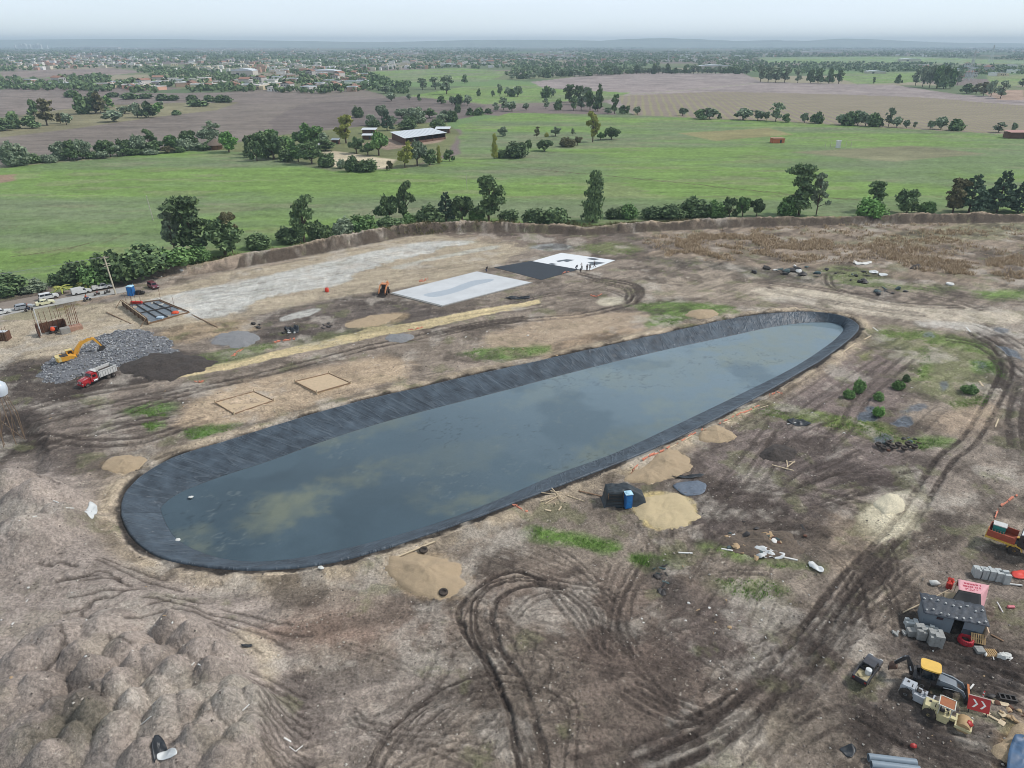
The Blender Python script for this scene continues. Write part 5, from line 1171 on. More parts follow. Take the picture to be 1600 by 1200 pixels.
# ------------------------------------------------------------------ the distant town
PAINT = [mat('house_white', (232,229,222), .8, var=.06, rand=.1), mat('house_cream', (222,206,172), .8, var=.1, rand=.12), mat('house_pink', (206,160,138), .85, var=.1, rand=.12), mat('house_grey', (186,182,176), .85, var=.1, rand=.15), mat('house_brick', (176,148,128), .9, var=.12, rand=.12)]
ROOFS = [mat('roof_slab', (206,202,196), .9, var=.12, rand=.15), mat('roof_tile', (150,112,94), .9, var=.15, rand=.1), mat('roof_sheet', (206,210,212), .5, var=.06, rand=.08)]
DARKW = mat('dark_window', (40,46,52), .3, var=.05)
houses = []
def house_proto(k):
    rg = random.Random(k); w_, d_, h_ = rg.uniform(7, 12), rg.uniform(7, 13), rg.choice([3, 3.2, 6, 3.4])
    t = thing('house', '', 'house')
    b = MB().box((0, 0, h_/2), (w_, d_, h_))
    if k % 3 == 1: b.box((w_*.5+1.8, -d_*.1, 1.4), (3.6, d_*.7, 2.8))
    b.build('wall', PAINT[k % 5], t)
    if k % 4 == 3:
        MB().prism([(-w_/2-.4, h_), (0, h_+1.6), (w_/2+.4, h_), (w_/2+.4, h_-.15), (0, h_+1.4), (-w_/2-.4, h_-.15)], -d_/2-.3, d_/2+.3).build('roof', ROOFS[1], t)
    else:
        r = MB().box((0, 0, h_+.1), (w_+.3, d_+.3, .2)); 
        for sx_, sy_, lx, ly in ((0, -1, w_+.3, .15), (0, 1, w_+.3, .15), (1, 0, .15, d_), (-1, 0, .15, d_)): r.box((sx_*(w_/2+.07), sy_*(d_/2+.07), h_+.45), (lx, ly, .5))
        if k % 2: r.cyl((w_*.2, d_*.2, h_+.2), (w_*.2, d_*.2, h_+1.6), .6, .5, 8)
        r.build('roof', ROOFS[0] if k % 4 else ROOFS[2], t)
    for i in range(3):
        for fl in range(int(h_ // 3)):
            if i == 1 and fl == 0: MB().box((0, -d_/2-.02, 1.05), (1, .08, 2.1)).build('door', mat('house_door', (96,70,54), .7), t)
            else: MB().box(((i-1)*w_*.3, -d_/2-.02, 1.6+fl*3), (1.3, .08, 1.1)).build('window', DARKW, t)
    return t
hp = [house_proto(k) for k in range(10)]; hp_used = set()
def joined(t, name):                                # far houses: too small for their parts to show, so one mesh each
    V_, F_, M_, mats_ = [], [], [], []
    for ch in list(t.children):
        b0 = len(V_); V_ += [tuple(v.co) for v in ch.data.vertices]; m_ = ch.data.materials[0]
        if m_ not in mats_: mats_.append(m_)
        for p in ch.data.polygons: F_.append(tuple(i+b0 for i in p.vertices)); M_.append(mats_.index(m_))
    me = bpy.data.meshes.new(name); me.from_pydata(V_, [], F_)
    for m_ in mats_: me.materials.append(m_)
    me.polygons.foreach_set('material_index', M_); me.update()
    return me
hmesh = [joined(t, 'house') for t in hp]
rgt = random.Random(8)
def place_house(px, py, label, group, near=False, k=None, s=1.5):
    k = rgt.randrange(10) if k is None else k
    x, y, _ = P(px, py)
    if near:
        o = dup(hp[k])
    else:
        o = bpy.data.objects.new('house', hmesh[k]); COL.objects.link(o)
    o.name = 'house'; o.location = (x, y, -.1); o.rotation_euler.z = rgt.uniform(-.5, .5)+(0 if rgt.random() < .7 else math.pi/2); o.scale = (s, s, s*rgt.uniform(.9, 1.15))
    return tag(o, label, 'house', group)
n_near = 0
for (x0, x1, y0, y1, n, near, lab, grp) in [
  (190,430,126,141,46,True,'small flat-roofed house on the near edge of the town above the brown field','houses on the near edge of the town'),
  (430,575,126,146,24,True,'low house at the corner of town behind the dark ploughed field','houses at the corner of the town'),
  (20,200,130,138,8,False,'low pale building among the shrubs on the left ploughland','buildings on the left ploughland'),
  (420,575,108,125,26,False,'little house in the second row of the town around the big white sheds','houses round the white sheds'),
  (0,190,88,102,34,False,'small pale house in the left part of the distant town','houses in the left distant town'),
  (190,560,88,108,62,False,'small pale house in the middle of the distant town','houses in the middle distant town'),
  (560,800,86,102,36,False,'small pale house in the town beyond the tall dark tree row','houses in the far centre town'),
  (800,1100,84,94,26,False,'tiny pale house in the thin built-up line above the avenue trees','houses in the far right centre town'),
  (1440,1600,104,121,26,False,'pale house among trees far off at the right edge','houses at the far right')]:
    for i in range(n): place_house(rgt.uniform(x0, x1), rgt.uniform(y0, y1), lab, grp, near)
for t in hp:
    for ch in list(t.children): bpy.data.objects.remove(ch)
    bpy.data.objects.remove(t)
place_ = []
nb_ = 3200; hx = rs.uniform(-100, 1700, nb_); hy = 75.5+38*rs.uniform(0, 1, nb_)**1.4; Vb, Fb = [], []
dn2 = fbm(hx, hy*8, 90, 3, 401); kb = (dn2 > .47) & ((hy < 97) | (hx < 800))
hX = (hx-800)/FPX*(-H/(-SP+(600-hy)/FPX*CP)); hY = (CP+(600-hy)/FPX*SP)*(-H/(-SP+(600-hy)/FPX*CP)); kb &= ~in_fields(hX, hY, True)
for a_, b_ in zip(hx[kb], hy[kb]):
    x, y, _ = P(a_, b_); w_, d_, h_ = rgt.uniform(7, 20), rgt.uniform(6, 12), rgt.uniform(3.5, 8); k0_ = len(Vb)
    Vb += [(x+sx_*w_/2, y+sy_*d_/2, z_) for z_ in (0, h_) for sx_, sy_ in ((-1,-1),(1,-1),(1,1),(-1,1))]
    Fb += [(k0_+4, k0_+5, k0_+6, k0_+7), (k0_, k0_+1, k0_+5, k0_+4), (k0_+1, k0_+2, k0_+6, k0_+5), (k0_+3, k0_, k0_+4, k0_+7)]
def multi(name, rgbs):
    m, t, b = newmat(name); g = node(t, 'ShaderNodeNewGeometry'); r = node(t, 'ShaderNodeValToRGB'); r.color_ramp.interpolation = 'CONSTANT'
    e = r.color_ramp.elements
    while len(e) < len(rgbs): e.new(.5)
    for i, c in enumerate(rgbs): e[i].position = i/len(rgbs); e[i].color = (*lin(c), 1)
    t.links.new(g.outputs['Random Per Island'], r.inputs['Fac']); t.links.new(r.outputs['Color'], b.inputs['Base Color']); b.inputs['Roughness'].default_value = .8
    return m
CLODS.data.materials.append(multi('clod_soil', [(120,110,100),(150,140,128),(98,88,80),(172,163,150),(132,120,108),(88,79,72),(190,183,172)]))
tag(bulk('far_town', np.array(Vb), np.array(Fb), multi('far_walls', [(220,216,208),(210,200,180),(190,150,130),(226,224,220),(170,166,160)]), False), 'pale specks of houses of the far town below the hills', 'town', kind='stuff')
# big sheds and blocks
M_ROOFW = mat('white_sheet_roof', (208,212,214), .45, var=.05, scale=.3); M_WALLW = mat('shed_wall', (196,190,178), .8, var=.1, scale=.3); M_RUST = mat('brown_shed_wall', (104,76,62), .9, var=.2, scale=.5)
def shed(px, py, wpx, hpx, dep, label, rz=0, wall=M_WALLW, doors=True):
    x, y, _ = P(px, py); m_ = mpp(px, py); w_, h_ = wpx*m_, max(hpx*m_, 3.2)
    t = thing('shed', label, 'shed', (x, y, 0), rz)
    MB().box((0, dep/2, h_*.4), (w_, dep, h_*.8)).build('wall', wall, t)
    n = 9; pr = [(-w_/2-.5+(w_+1)*i/n, h_*.8+(h_*.28)*math.sin(math.pi*i/n)) for i in range(n+1)]
    MB().prism(pr+[(w_/2+.5, h_*.8-.25), (-w_/2-.5, h_*.8-.25)], -.6, dep+.6).build('roof', M_ROOFW, t)
    if doors: MB().box((-w_*.2, -.05, h_*.28), (w_*.12, .14, h_*.56)).build('door', DARKW, t)
    return t
shed(379,121,34,12,30,'large white shed with a tall gable in the middle of the town'); shed(505,118,46,8,35,'long white shed at the right of the town behind brick houses')
shed(1370,115,28,4,20,'long low white shed beyond the brown field at right'); shed(1118,108,50,6,25,'long pale shed behind the avenue trees'); shed(1285,85,60,5,40,'wide pale shed far off beyond the right fields')
shed(42,129,34,4,18,'low white shed on the left ploughland'); shed(1424,96,30,4,30,'white shed on the pale green strip far right'); shed(150,73.8+2.4,70,3,60,'very long white factory at the foot of the hills'); shed(1530,77.5,40,3,60,'pale factory near the horizon at right'); shed(700,104,22,4,20,'white roofed shed right of the town centre')
M_TOW = mat('tower_block_wall', (222,222,220), .8, var=.06, scale=.05)
for i, (px, tp, wd) in enumerate([(33,69,5),(40,68.2,5),(47,69.4,4),(54,70,4),(59,68,5),(64,69.5,4),(24,70.5,3),(74,71,3)]):
    x, y, _ = P(px, 76.5); h_ = height_to(y, tp); w_ = wd*mpp(px, 76.5)
    t = thing('apartment_tower', 'white apartment tower in the cluster on the horizon at far left', 'apartment tower', (x, y, 0), 0, 'white towers on the horizon')
    MB().box((0, 0, h_/2), (w_, w_*.7, h_)).box((0, 0, h_+1.5), (w_*.4, w_*.3, 3)).build('wall', M_TOW, t)
    wb = MB()
    for f_ in range(10):
        for c_ in range(3): wb.box(((c_-1)*w_*.28, -w_*.35-.05, h_*(f_+.7)/10.6), (w_*.14, .3, h_*.035))
    wb.build('window', DARKW, t)
# ------------------------------------------------------------------ farm
t = thing('barn', 'long open-sided white-roofed barn beside the farm trees', 'barn')
q = [P(609,206,4.6), P(632,216,4.0), P(698,207,4.0), P(673,199.5,4.6)]
c_ = np.mean(q, 0)
def lerp(a, b, k): return tuple(a[i]+(b[i]-a[i])*k for i in range(3))
MB().add([*q, *[(a, b, z-.15) for a, b, z in q]], [(0,1,2,3),(7,6,5,4),(0,4,5,1),(1,5,6,2),(2,6,7,3),(3,7,4,0)]).build('roof', M_ROOFW, t)
rib = MB()
for i in range(1, 14):
    a_, b_ = lerp(q[1], q[2], i/14), lerp(q[0], q[3], i/14)
    rib.cyl((a_[0], a_[1], a_[2]+.03), (b_[0], b_[1], b_[2]+.03), .07, n=4)
rib.build('roof_rib', M_ROOFW, t)
inn = [lerp(a, (c_[0], c_[1], a[2]), .06) for a in q]
for k_ in range(7):
    a_ = lerp(inn[1], inn[2], k_/6); MB().box((a_[0], a_[1], a_[2]/2-.1), (.3, .3, a_[2])).build('post', M_RUST, t)
for a_, b_ in ((0, 3), (0, 1), (2, 3)):
    p0, p1 = inn[a_], inn[b_]; MB().add([(p0[0], p0[1], 0), (p1[0], p1[1], 0), (p1[0], p1[1], p1[2]-.2), (p0[0], p0[1], p0[2]-.2)]+[(p0[0]+.2, p0[1]+.2, 0), (p1[0]+.2, p1[1]+.2, 0), (p1[0]+.2, p1[1]+.2, p1[2]-.2), (p0[0]+.2, p0[1]+.2, p0[2]-.2)], [(0,1,2,3),(7,6,5,4),(3,2,6,7),(1,0,4,5),(0,3,7,4),(2,1,5,6)]).build('wall', M_RUST, t)
p0, p1 = inn[1], inn[2]; MB().add([(p0[0], p0[1], 0), (p1[0], p1[1], 0), (p1[0], p1[1], 1.3), (p0[0], p0[1], 1.3), (p0[0], p0[1]+.2, 0), (p1[0], p1[1]+.2, 0), (p1[0], p1[1]+.2, 1.3), (p0[0], p0[1]+.2, 1.3)], [(0,1,2,3),(7,6,5,4),(3,2,6,7),(0,3,7,4),(2,1,5,6)]).build('wall', M_RUST, t)
def small_roof(px, py, wpx, dep, h_, label, roofm=M_ROOFW, rz=0.):
    x, y, _ = P(px, py, h_); w_ = wpx*mpp(px, py)
    t = thing('shed', label, 'shed', (x, y, 0), rz)
    MB().add([(-w_/2, -dep/2, h_-.3), (w_/2, -dep/2, h_-.3), (w_/2, dep/2, h_+.3), (-w_/2, dep/2, h_+.3), (-w_/2, -dep/2, h_-.42), (w_/2, -dep/2, h_-.42), (w_/2, dep/2, h_+.18), (-w_/2, dep/2, h_+.18)], [(0,1,2,3),(7,6,5,4),(0,4,5,1),(1,5,6,2),(2,6,7,3),(3,7,4,0)]).build('roof', roofm, t)
    MB().box((0, dep*.1, h_/2-.3), (w_*.9, dep*.7, h_-.6)).build('wall', M_RUST, t); MB().box((w_*.2, -dep*.26, 1), (1, .1, 2)).build('door', DARKW, t)
    return t
small_roof(577,201,22,7,3.2,'small pale-roofed shed left of the long barn'); small_roof(574,210,16,5,3,'lower shed with pale roof among the farm trees'); small_roof(524,217,12,5,3,'dark little shed with white roof edge in the farmyard'); small_roof(692,199.5,22,9,3.4,'grey-roofed shed joined behind the right end of the barn')
small_roof(445,238,16,5,3,'white-roofed shed half hidden under the farm trees'); small_roof(497,225,8,4,2.8,'tiny white hut behind the farmyard trees'); small_roof(1592,205,34,9,4.2,'pink-roofed white house cut by the right edge at the meadow',mat('pink_roof', (176,134,124), .8))
x, y, _ = P(338, 233); t = thing('hut', 'round thatched hut beside the bright green farm tree', 'hut', (x, y, 0))
MB().lathe((0, 0, 0), [(5.4, 2.5), (3.4, 4.0), (1.4, 5.3), (.1, 6.0)], 14).build('roof', mat('thatch', (112,98,86), .95, var=.3, scale=3, bump=.1), t)
MB().lathe((0, 0, 0), [(3.4, 0), (3.4, 2.6)], 14).build('wall', mat('hut_wall', (150,110,86), .9), t)
for k_ in range(6):
    a_ = k_*1.05; MB().cyl((4.7*math.cos(a_), 4.7*math.sin(a_), 0), (4.7*math.cos(a_), 4.7*math.sin(a_), 2.75), .1, n=6).build('post', BARK, t)
x, y, _ = P(1214, 223); t = thing('pump_house', 'small brick pump house alone in the green meadow', 'pump house', (x, y, 0), .1)
w_ = 18*mpp(1214,223); MB().box((0, 0, 1.35), (w_, 5, 2.7)).build('wall', mat('orange_brick', (186,108,72), .9, var=.12, scale=1.5), t); MB().box((0, 0, 2.8), (w_+.5, 5.5, .2)).build('roof', mat('brick_roof', (168,128,104), .9), t); MB().box((1.2, -2.52, 1), (1, .1, 2)).build('door', DARKW, t)
x, y, _ = P(1309, 231); t = thing('hay_frame', 'white cabinet between two thin posts in the green meadow', 'cabinet', (x, y, 0))
MB().box((0, 0, 2), (2.4, 1.2, 4)).box((0, 0, 4.1), (2.8, 1.6, .25)).build('cabinet_box', mat('white_metal', (214,216,214), .5), t)
for sx_ in (-7, -4, 5, 8): MB().cyl((sx_, 1, 0), (sx_, 1, 3.4), .12, n=5).build('post', mat('pale_post', (176,170,158), .8), t)
# pylons
def pylon(px, py, top, label):
    x, y, _ = P(px, py); h_ = height_to(y, top); s_ = h_/40
    t = thing('power_pylon', label, 'pylon', (x, y, 0), .4); mb = MB(); lv = [(0, 4.2), (10, 2.9), (20, 1.8), (28, 1.1), (40, .6)]; r_ = .22*s_
    for (z0, w0), (z1, w1) in zip(lv[:-1], lv[1:]):
        cs = [(1, 1), (-1, 1), (-1, -1), (1, -1)]
        for k_ in range(4):
            a_, b_ = cs[k_], cs[(k_+1) % 4]
            mb.cyl((a_[0]*w0*s_, a_[1]*w0*s_, z0*s_), (a_[0]*w1*s_, a_[1]*w1*s_, z1*s_), r_, n=4)
            mb.cyl((a_[0]*w0*s_, a_[1]*w0*s_, z0*s_), (b_[0]*w1*s_, b_[1]*w1*s_, z1*s_), r_*.6, n=4); mb.cyl((b_[0]*w0*s_, b_[1]*w0*s_, z0*s_), (a_[0]*w1*s_, a_[1]*w1*s_, z1*s_), r_*.6, n=4)
    mb.build('mast', mat('galvanised', (186,190,192), .5, .3), t)
    for z_ in (27, 32, 37): MB().cyl((-5.5*s_, 0, z_*s_), (5.5*s_, 0, z_*s_), r_, n=4).cyl((-5.5*s_, 0, z_*s_), (0, 0, (z_+1.8)*s_), r_*.7, n=4).cyl((5.5*s_, 0, z_*s_), (0, 0, (z_+1.8)*s_), r_*.7, n=4).build('crossarm', mat('galvanised', (0,0,0)), t)
pylon(1513,126,78,'tall pale lattice pylon near the right edge of the fields'); pylon(1547,98,70,'smaller far lattice pylon behind the tall one'); pylon(1044,98,80,'lone lattice pylon far beyond the centre fields')

# ------------------------------------------------------------------ dry reeds and weeds
def tufts(name, areas, n, hgt, wd, m_, label, cat, seed, blades=7, thr=.45):
    rs = np.random.RandomState(seed); Vt = []
    for pts, k in areas:
        p = W(pts); a = np.array(p); x = rs.uniform(a[:, 0].min(), a[:, 0].max(), n*k*3); y = rs.uniform(a[:, 1].min(), a[:, 1].max(), n*k*3)
        q = (poly_sd(x, y, p) < 0) & (fbm(x, y, 6, 3, seed) > thr+rs.uniform(-.09, .09, len(x))) & (poly_sd(x, y, RIM) > 1.2); x, y = x[q][:n*k], y[q][:n*k]
        if not len(x): continue
        z = gzn(x, y); N = len(x)
        a_ = rs.uniform(0, 6.28, (N, blades)); le = rs.uniform(.2, .9, (N, blades)); h_ = hgt*rs.uniform(.5, 1.2, (N, 1))*rs.uniform(.6, 1, (N, blades))
        bx = x[:, None]+rs.normal(size=(N, blades))*wd*.35; by = y[:, None]+rs.normal(size=(N, blades))*wd*.35; bz = np.repeat(z[:, None], blades, 1)-.05
        tx = bx+np.cos(a_)*le*h_; ty = by+np.sin(a_)*le*h_; tz = bz+h_*np.sqrt(np.maximum(1-le*le*.6, .2))
        b_ = wd*.075*rs.uniform(.6, 1.4, (N, blades)); ox, oy = -np.sin(a_)*b_, np.cos(a_)*b_
        Vt.append(np.stack([np.stack([bx-ox, by-oy, bz], -1), np.stack([bx+ox, by+oy, bz], -1), np.stack([tx+ox*.4, ty+oy*.4, tz], -1), np.stack([tx-ox*.4, ty-oy*.4, tz], -1)], 2).reshape(-1, 3))
    Vt = np.concatenate(Vt)
    return tag(bulk(name, Vt, np.arange(len(Vt)).reshape(-1, 4), m_, False), label, cat, kind='stuff')
tufts('dry_reeds', [([(985,372),(1130,360),(1300,352),(1460,350),(1600,352),(1600,400),(1500,398),(1430,412),(1300,412),(1180,412),(1060,404)], 2), ([(1040,400),(1060,370),(1130,362),(1210,360),(1230,392),(1200,408),(1100,408)], 2), ([(1210,405),(1240,368),(1290,368),(1310,400),(1260,412)], 1), ([(1320,375),(1440,352),(1520,365),(1470,392),(1330,405)], 1), ([(1390,398),(1440,402),(1530,412),(1520,430),(1450,426),(1380,412)], 1), ([(1540,405),(1600,400),(1600,455),(1550,442)], 1)], 560, 1.0, 1.1, F_DRY, 'tawny dry reeds growing in the rough strip below the earth bank', 'dry reeds', 5, 10, .5)
tufts('bank_weeds', [([(560,368),(900,345),(905,352),(570,372)], 1), ([(880,352),(1100,344),(1100,350),(900,360)], 1), ([(300,408),(560,368),(560,376),(310,416)], 1)], 700, 1.0, .9, foliage('bank_weed', (92,98,62), (136,124,84)), 'olive weeds on top of the earth bank', 'weeds', 6, 6, .4)
tufts('green_weeds', [(p, 1) for p, c, *_ in patches if c in (GRN,) or (c[1] > c[0]+8 and c[1] > c[2]+20)], 170, .26, .5, foliage('green_weed', (84,116,50), (116,146,70)), 'low green weeds growing in patches on the bare site', 'weeds', 7, 6, .42)
# ------------------------------------------------------------------ vehicles
TYRE = mat('tyre_rubber', (34,33,32), .9, var=.2, scale=6, dirt=.45); GLASS = mat('vehicle_glass', (24,29,34), .12, var=.05); RIMM = mat('wheel_rim', (168,170,172), .4, .4, dirt=.3)
HEADL = mat('lamp_lens', (214,216,214), .2); TAILL = mat('tail_lamp', (150,28,26), .3); BLACKP = mat('black_plastic', (30,30,31), .6, dirt=.2); CHROME = mat('bright_metal', (190,192,194), .3, .7)
def wheel(parent, x, y, r, w_, rimm=RIMM, rr=.6, lugs=False):
    b = MB().lathe((x, y, r), [(r*rr, -w_/2), (r*.93, -w_/2), (r, -w_*.32), (r, w_*.32), (r*.93, w_/2), (r*rr, w_/2)], 18, 'y')
    if lugs:
        for k in range(16):
            a = k*math.pi/8; b.box((x+math.cos(a)*r*1.0, y, r+math.sin(a)*r), (r*.1, w_*.8, r*.1), ry=-a)
    t_ = b.build('wheel', TYRE, parent)
    s_ = 1 if y > 0 else -1
    MB().lathe((x, y, r), [(r*rr*.98, -w_*.42), (r*rr*.6, -w_*.5), (r*rr*.25, -w_*.5), (r*rr*.25, w_*.5), (r*rr*.6, w_*.5), (r*rr*.98, w_*.42)], 14, 'y').build('rim', rimm, t_)
    return t_
def car(name, label, cat, loc, rz, paint, L_=4.4, Wd=1.76, kind='sedan', group=None, rimm=RIMM):
    t = thing(name, label, cat, loc, rz, group); h = L_/2; r = .32
    if kind == 'sedan': body = [(-h,.35),(-h-.02,.62),(-h+.1,.92),(-h+.95,.98),(h-1.5,.98),(h-.5,.86),(h-.05,.7),(h,.45),(h-.1,.3),(-h+.1,.28)]; cab = [(-h+.75,.96),(-h+1.35,1.40),(-h+2.5,1.42),(h-1.35,.96)]
    elif kind == 'suv': r = .38; body = [(-h,.42),(-h-.02,.75),(-h+.04,1.08),(h-1.35,1.1),(h-.45,1.03),(h-.04,.85),(h,.55),(h-.1,.38),(-h+.1,.36)]; cab = [(-h+.02,1.06),(-h+.2,1.72),(-h+2.7,1.74),(h-1.2,1.08)]
    elif kind == 'hatch': body = [(-h,.35),(-h-.02,.65),(-h+.06,1.0),(h-1.2,1.0),(h-.4,.88),(h-.04,.7),(h,.45),(h-.1,.3),(-h+.1,.28)]; cab = [(-h+.04,.98),(-h+.45,1.45),(-h+2.2,1.48),(h-1.05,.98)]
    elif kind == 'pickup': r = .38; body = [(-h,.5),(-h-.02,.75),(-h+.02,1.04),(-h+1.9,1.06),(h-1.35,1.06),(h-.4,.99),(h-.04,.82),(h,.55),(h-.1,.42),(-h+.1,.44)]; cab = [(-h+2.0,1.04),(-h+2.15,1.70),(-h+3.3,1.70),(h-1.2,1.04)]
    elif kind == 'van': r = .36; body = [(-h,.42),(-h-.02,1.0),(-h+.05,1.82),(-h+2.7,1.84),(-h+2.75,1.05),(h-1.4,1.08),(h-.45,.98),(h-.04,.8),(h,.5),(h-.1,.36),(-h+.1,.36)]; cab = [(-h+2.7,1.04),(-h+2.72,1.66),(-h+3.35,1.62),(h-1.2,1.04)]
    wf = lambda z: 1-max(0, z-.75)*(.13 if kind != 'van' else .05)
    if kind == 'pickup':
        mb = MB().prism([p for p in body if p[0] > -h+1.8]+[(-h+1.95, .44)], -Wd/2, Wd/2, wf)
        mb.box((-h+.98, 0, .62), (1.96, Wd, .3)); mb.box((-h+.98, -Wd/2+.05, .9), (1.96, .1, .32)); mb.box((-h+.98, Wd/2-.05, .9), (1.96, .1, .32)); mb.box((-h+.05, 0, .885), (.1, Wd-.2, .33))
    else: mb = MB().prism(body, -Wd/2, Wd/2, wf)
    mb.build('body', paint, t, 50)
    MB().prism(cab, -Wd/2+.06, Wd/2-.06, lambda z: 1-max(0, z-1.0)*.28).build('roof', paint, t, 50)
    # glass: side windows, windscreen and rear window set just proud of the cab
    z0, z1 = cab[0][1]+.06, cab[1][1]-.1
    def cabx(i0, i1, z): a, b = cab[i0], cab[i1]; return a[0]+(b[0]-a[0])*(z-a[1])/(b[1]-a[1])
    yw = lambda z: (Wd/2-.06)*(1-max(0, z-1.0)*.28)
    xm = (cab[1][0]+cab[2][0])/2
    for s_ in (-1, 1):
        for xa0, xa1, xb0, xb1 in ([(cabx(0,1,z0)+.12, cabx(0,1,z1)+.12, xm-.04, xm-.04), (xm+.04, xm+.04, cabx(3,2,z0)-.12, cabx(3,2,z1)-.10)] if kind not in ('pickup', 'van') else [(cabx(0,1,z0)+.12, cabx(0,1,z1)+.1, cabx(3,2,z0)-.12, cabx(3,2,z1)-.1)]):
            y0, y1 = s_*(yw(z0)+.012), s_*(yw(z1)+.012)
            vs_ = [(xa0, y0, z0), (xb0, y0, z0), (xb1, y1, z1), (xa1, y1, z1)]; MB().add(vs_+[(x_, y_-s_*.03, z_) for x_, y_, z_ in vs_], [(0,1,2,3),(7,6,5,4),(0,4,5,1),(1,5,6,2),(2,6,7,3),(3,7,4,0)]).build('window', GLASS, t)
    for i0, i1, dx in ((3, 2, .015), (0, 1, -.015)):
        if kind == 'van' and i0 == 0: continue
        a0, a1 = cabx(i0, i1, z0)+dx, cabx(i0, i1, z1)+dx; ya, yb = yw(z0)-.12, yw(z1)-.1
        vs_ = [(a0, -ya, z0), (a0, ya, z0), (a1, yb, z1), (a1, -yb, z1)]; MB().add(vs_+[(x_-dx*2, y_, z_-.01) for x_, y_, z_ in vs_], [(0,1,2,3),(7,6,5,4),(0,4,5,1),(1,5,6,2),(2,6,7,3),(3,7,4,0)]).build('windscreen' if i0 == 3 else 'rear_window', GLASS, t)
    wb = L_*.295
    for x_ in (-wb-.02, wb+.05):
        for y_ in (-Wd/2+.1, Wd/2-.1): wheel(t, x_, y_, r, .2, rimm)
    for s_ in (-1, 1):
        MB().box((h-.04, s_*(Wd/2-.3), .72 if kind in ('sedan', 'hatch') else .85), (.12, .36, .15)).build('headlight', HEADL, t)
        MB().box((-h+.01, s_*(Wd/2-.22), .78), (.1, .22, .2)).build('tail_light', TAILL, t)
        MB().box((cab[3][0]-.25, s_*(Wd/2+.05), 1.05), (.1, .18, .13)).build('mirror', BLACKP, t)
    MB().box((h-.02, 0, .44), (.12, Wd*.96, .18)).build('bumper', BLACKP if kind != 'sedan' else paint, t); MB().box((-h+.0, 0, .46), (.12, Wd*.96, .18)).build('bumper', BLACKP if kind != 'sedan' else paint, t)
    return t
WHT = mat('white_car_paint', (216,216,212), .35, var=.05, coat=.4, dirt=.12); SILV = mat('silver_car_paint', (166,170,174), .35, .2, var=.05, coat=.4, dirt=.15); CREAM = mat('cream_car_paint', (222,218,178), .4, var=.05, coat=.3, dirt=.12); MARO = mat('maroon_car_paint', (104,36,54), .35, var=.08, coat=.4, dirt=.12); DGREY = mat('dark_grey_car_paint', (50,53,60), .35, var=.1, coat=.4, dirt=.2)
rdh = heading((0,490), (150,461))
def onroad(px, py, z=.06): return (*P(px, py)[:2], z)
car('parked_car', 'white sedan cut by the left edge of the picture on the verge', 'car', onroad(2,491), rdh, WHT, 4.4)
car('parked_car', 'silver hatchback with dark windows parked on the verge, left of the cream sedan', 'car', onroad(38,483), rdh-.04, SILV, 4.1, kind='hatch')
car('parked_car', 'pale cream sedan parked on the edge of the concrete road', 'car', onroad(71,476), rdh, CREAM, 4.5)
car('parked_suv', 'white sport utility car parked behind the cream sedan', 'car', onroad(77,467), rdh, WHT, 4.7, 1.85, 'suv')
car('delivery_van', 'white panel van with a short bonnet parked on the verge', 'van', onroad(128,459), rdh, WHT, 4.9, 1.8, 'van')
pk = car('pickup_truck', 'white pickup truck with a loaded bed beside the power pole', 'pickup', onroad(160,452), rdh, WHT, 5.2, 1.85, 'pickup')
MB().box((-1.7, 0, 1.0), (1.7, 1.5, .7), top=(.9, .9)).build('load', mat('pale_cargo', (186,184,178), .8, var=.25), pk)
car('parked_car', 'maroon sport utility car nose down on the sandy ground near the bank', 'car', G(240,450), heading((232,447), (250,452))-.2, MARO, 4.3, 1.75, 'suv')
# the dark pickup at bottom right
xyz = G(1354,1052)
dk = car('pickup_truck', 'dark grey pickup with a white drum in its bed, parked at bottom right', 'pickup', xyz, heading((1342,1068), (1366,1036)), DGREY, 4.9, 1.8, 'pickup')
MB().box((-1.52, 0, .80), (1.7, 1.4, .04)).build('bed_floor', mat('sandy_bed', (168,156,122), .9, var=.25), dk)
MB().lathe((-.85, -.32, .82), [(.34, 0), (.36, .1), (.36, .6), (.35, .72), (.3, .74)], 16).build('drum', mat('white_plastic', (206,208,206), .4), dk)
MB().blob((-1.7, .25, .88), (.4, .3, .14), random.Random(4), .3).build('sand_load', mat('sandy_bed', (0,0,0)), dk)

def bike(label, loc, rz, col, group):
    t = thing('motorcycle', label, 'motorcycle', loc, rz, group)
    for x_ in (-.62, .62):
        b = MB()
        n = 16
        b.lathe((x_, 0, .3), [(.22, -.05), (.29, -.05), (.31, 0), (.29, .05), (.22, .05)], n, 'y'); tw = b.build('wheel', TYRE, t)
        MB().lathe((x_, 0, .3), [(.05, -.05), (.2, -.015), (.2, .015), (.05, .05)], 10, 'y').build('rim', RIMM, tw)
    MB().tube([(-.62, .07, .3), (-.1, .07, .38), (.3, .05, .7), (.62, .07, .3)], .03).box((0, 0, .42), (.42, .26, .3)).build('frame', BLACKP, t)
    MB().blob((.18, 0, .82), (.28, .14, .13), random.Random(1), .05).build('fuel_tank', col, t)
    MB().prism([(-.75, .72), (-.7, .86), (-.1, .8), (-.02, .72)], -.13, .13).build('seat', BLACKP, t)
    MB().tube([(.38, 0, .75), (.42, -.34, 1.02)], .018).tube([(.38, 0, .75), (.42, .34, 1.02)], .018).build('handlebar', CHROME, t)
    MB().blob((.5, 0, .86), (.1, .1, .1), random.Random(2), .03).build('headlight', HEADL, t)
    return t
RED = mat('red_paint', (166,34,30), .45, var=.12, dirt=.12); BLUEP = mat('blue_paint', (40,66,120), .4); DKP = mat('black_paint', (26,26,28), .4)
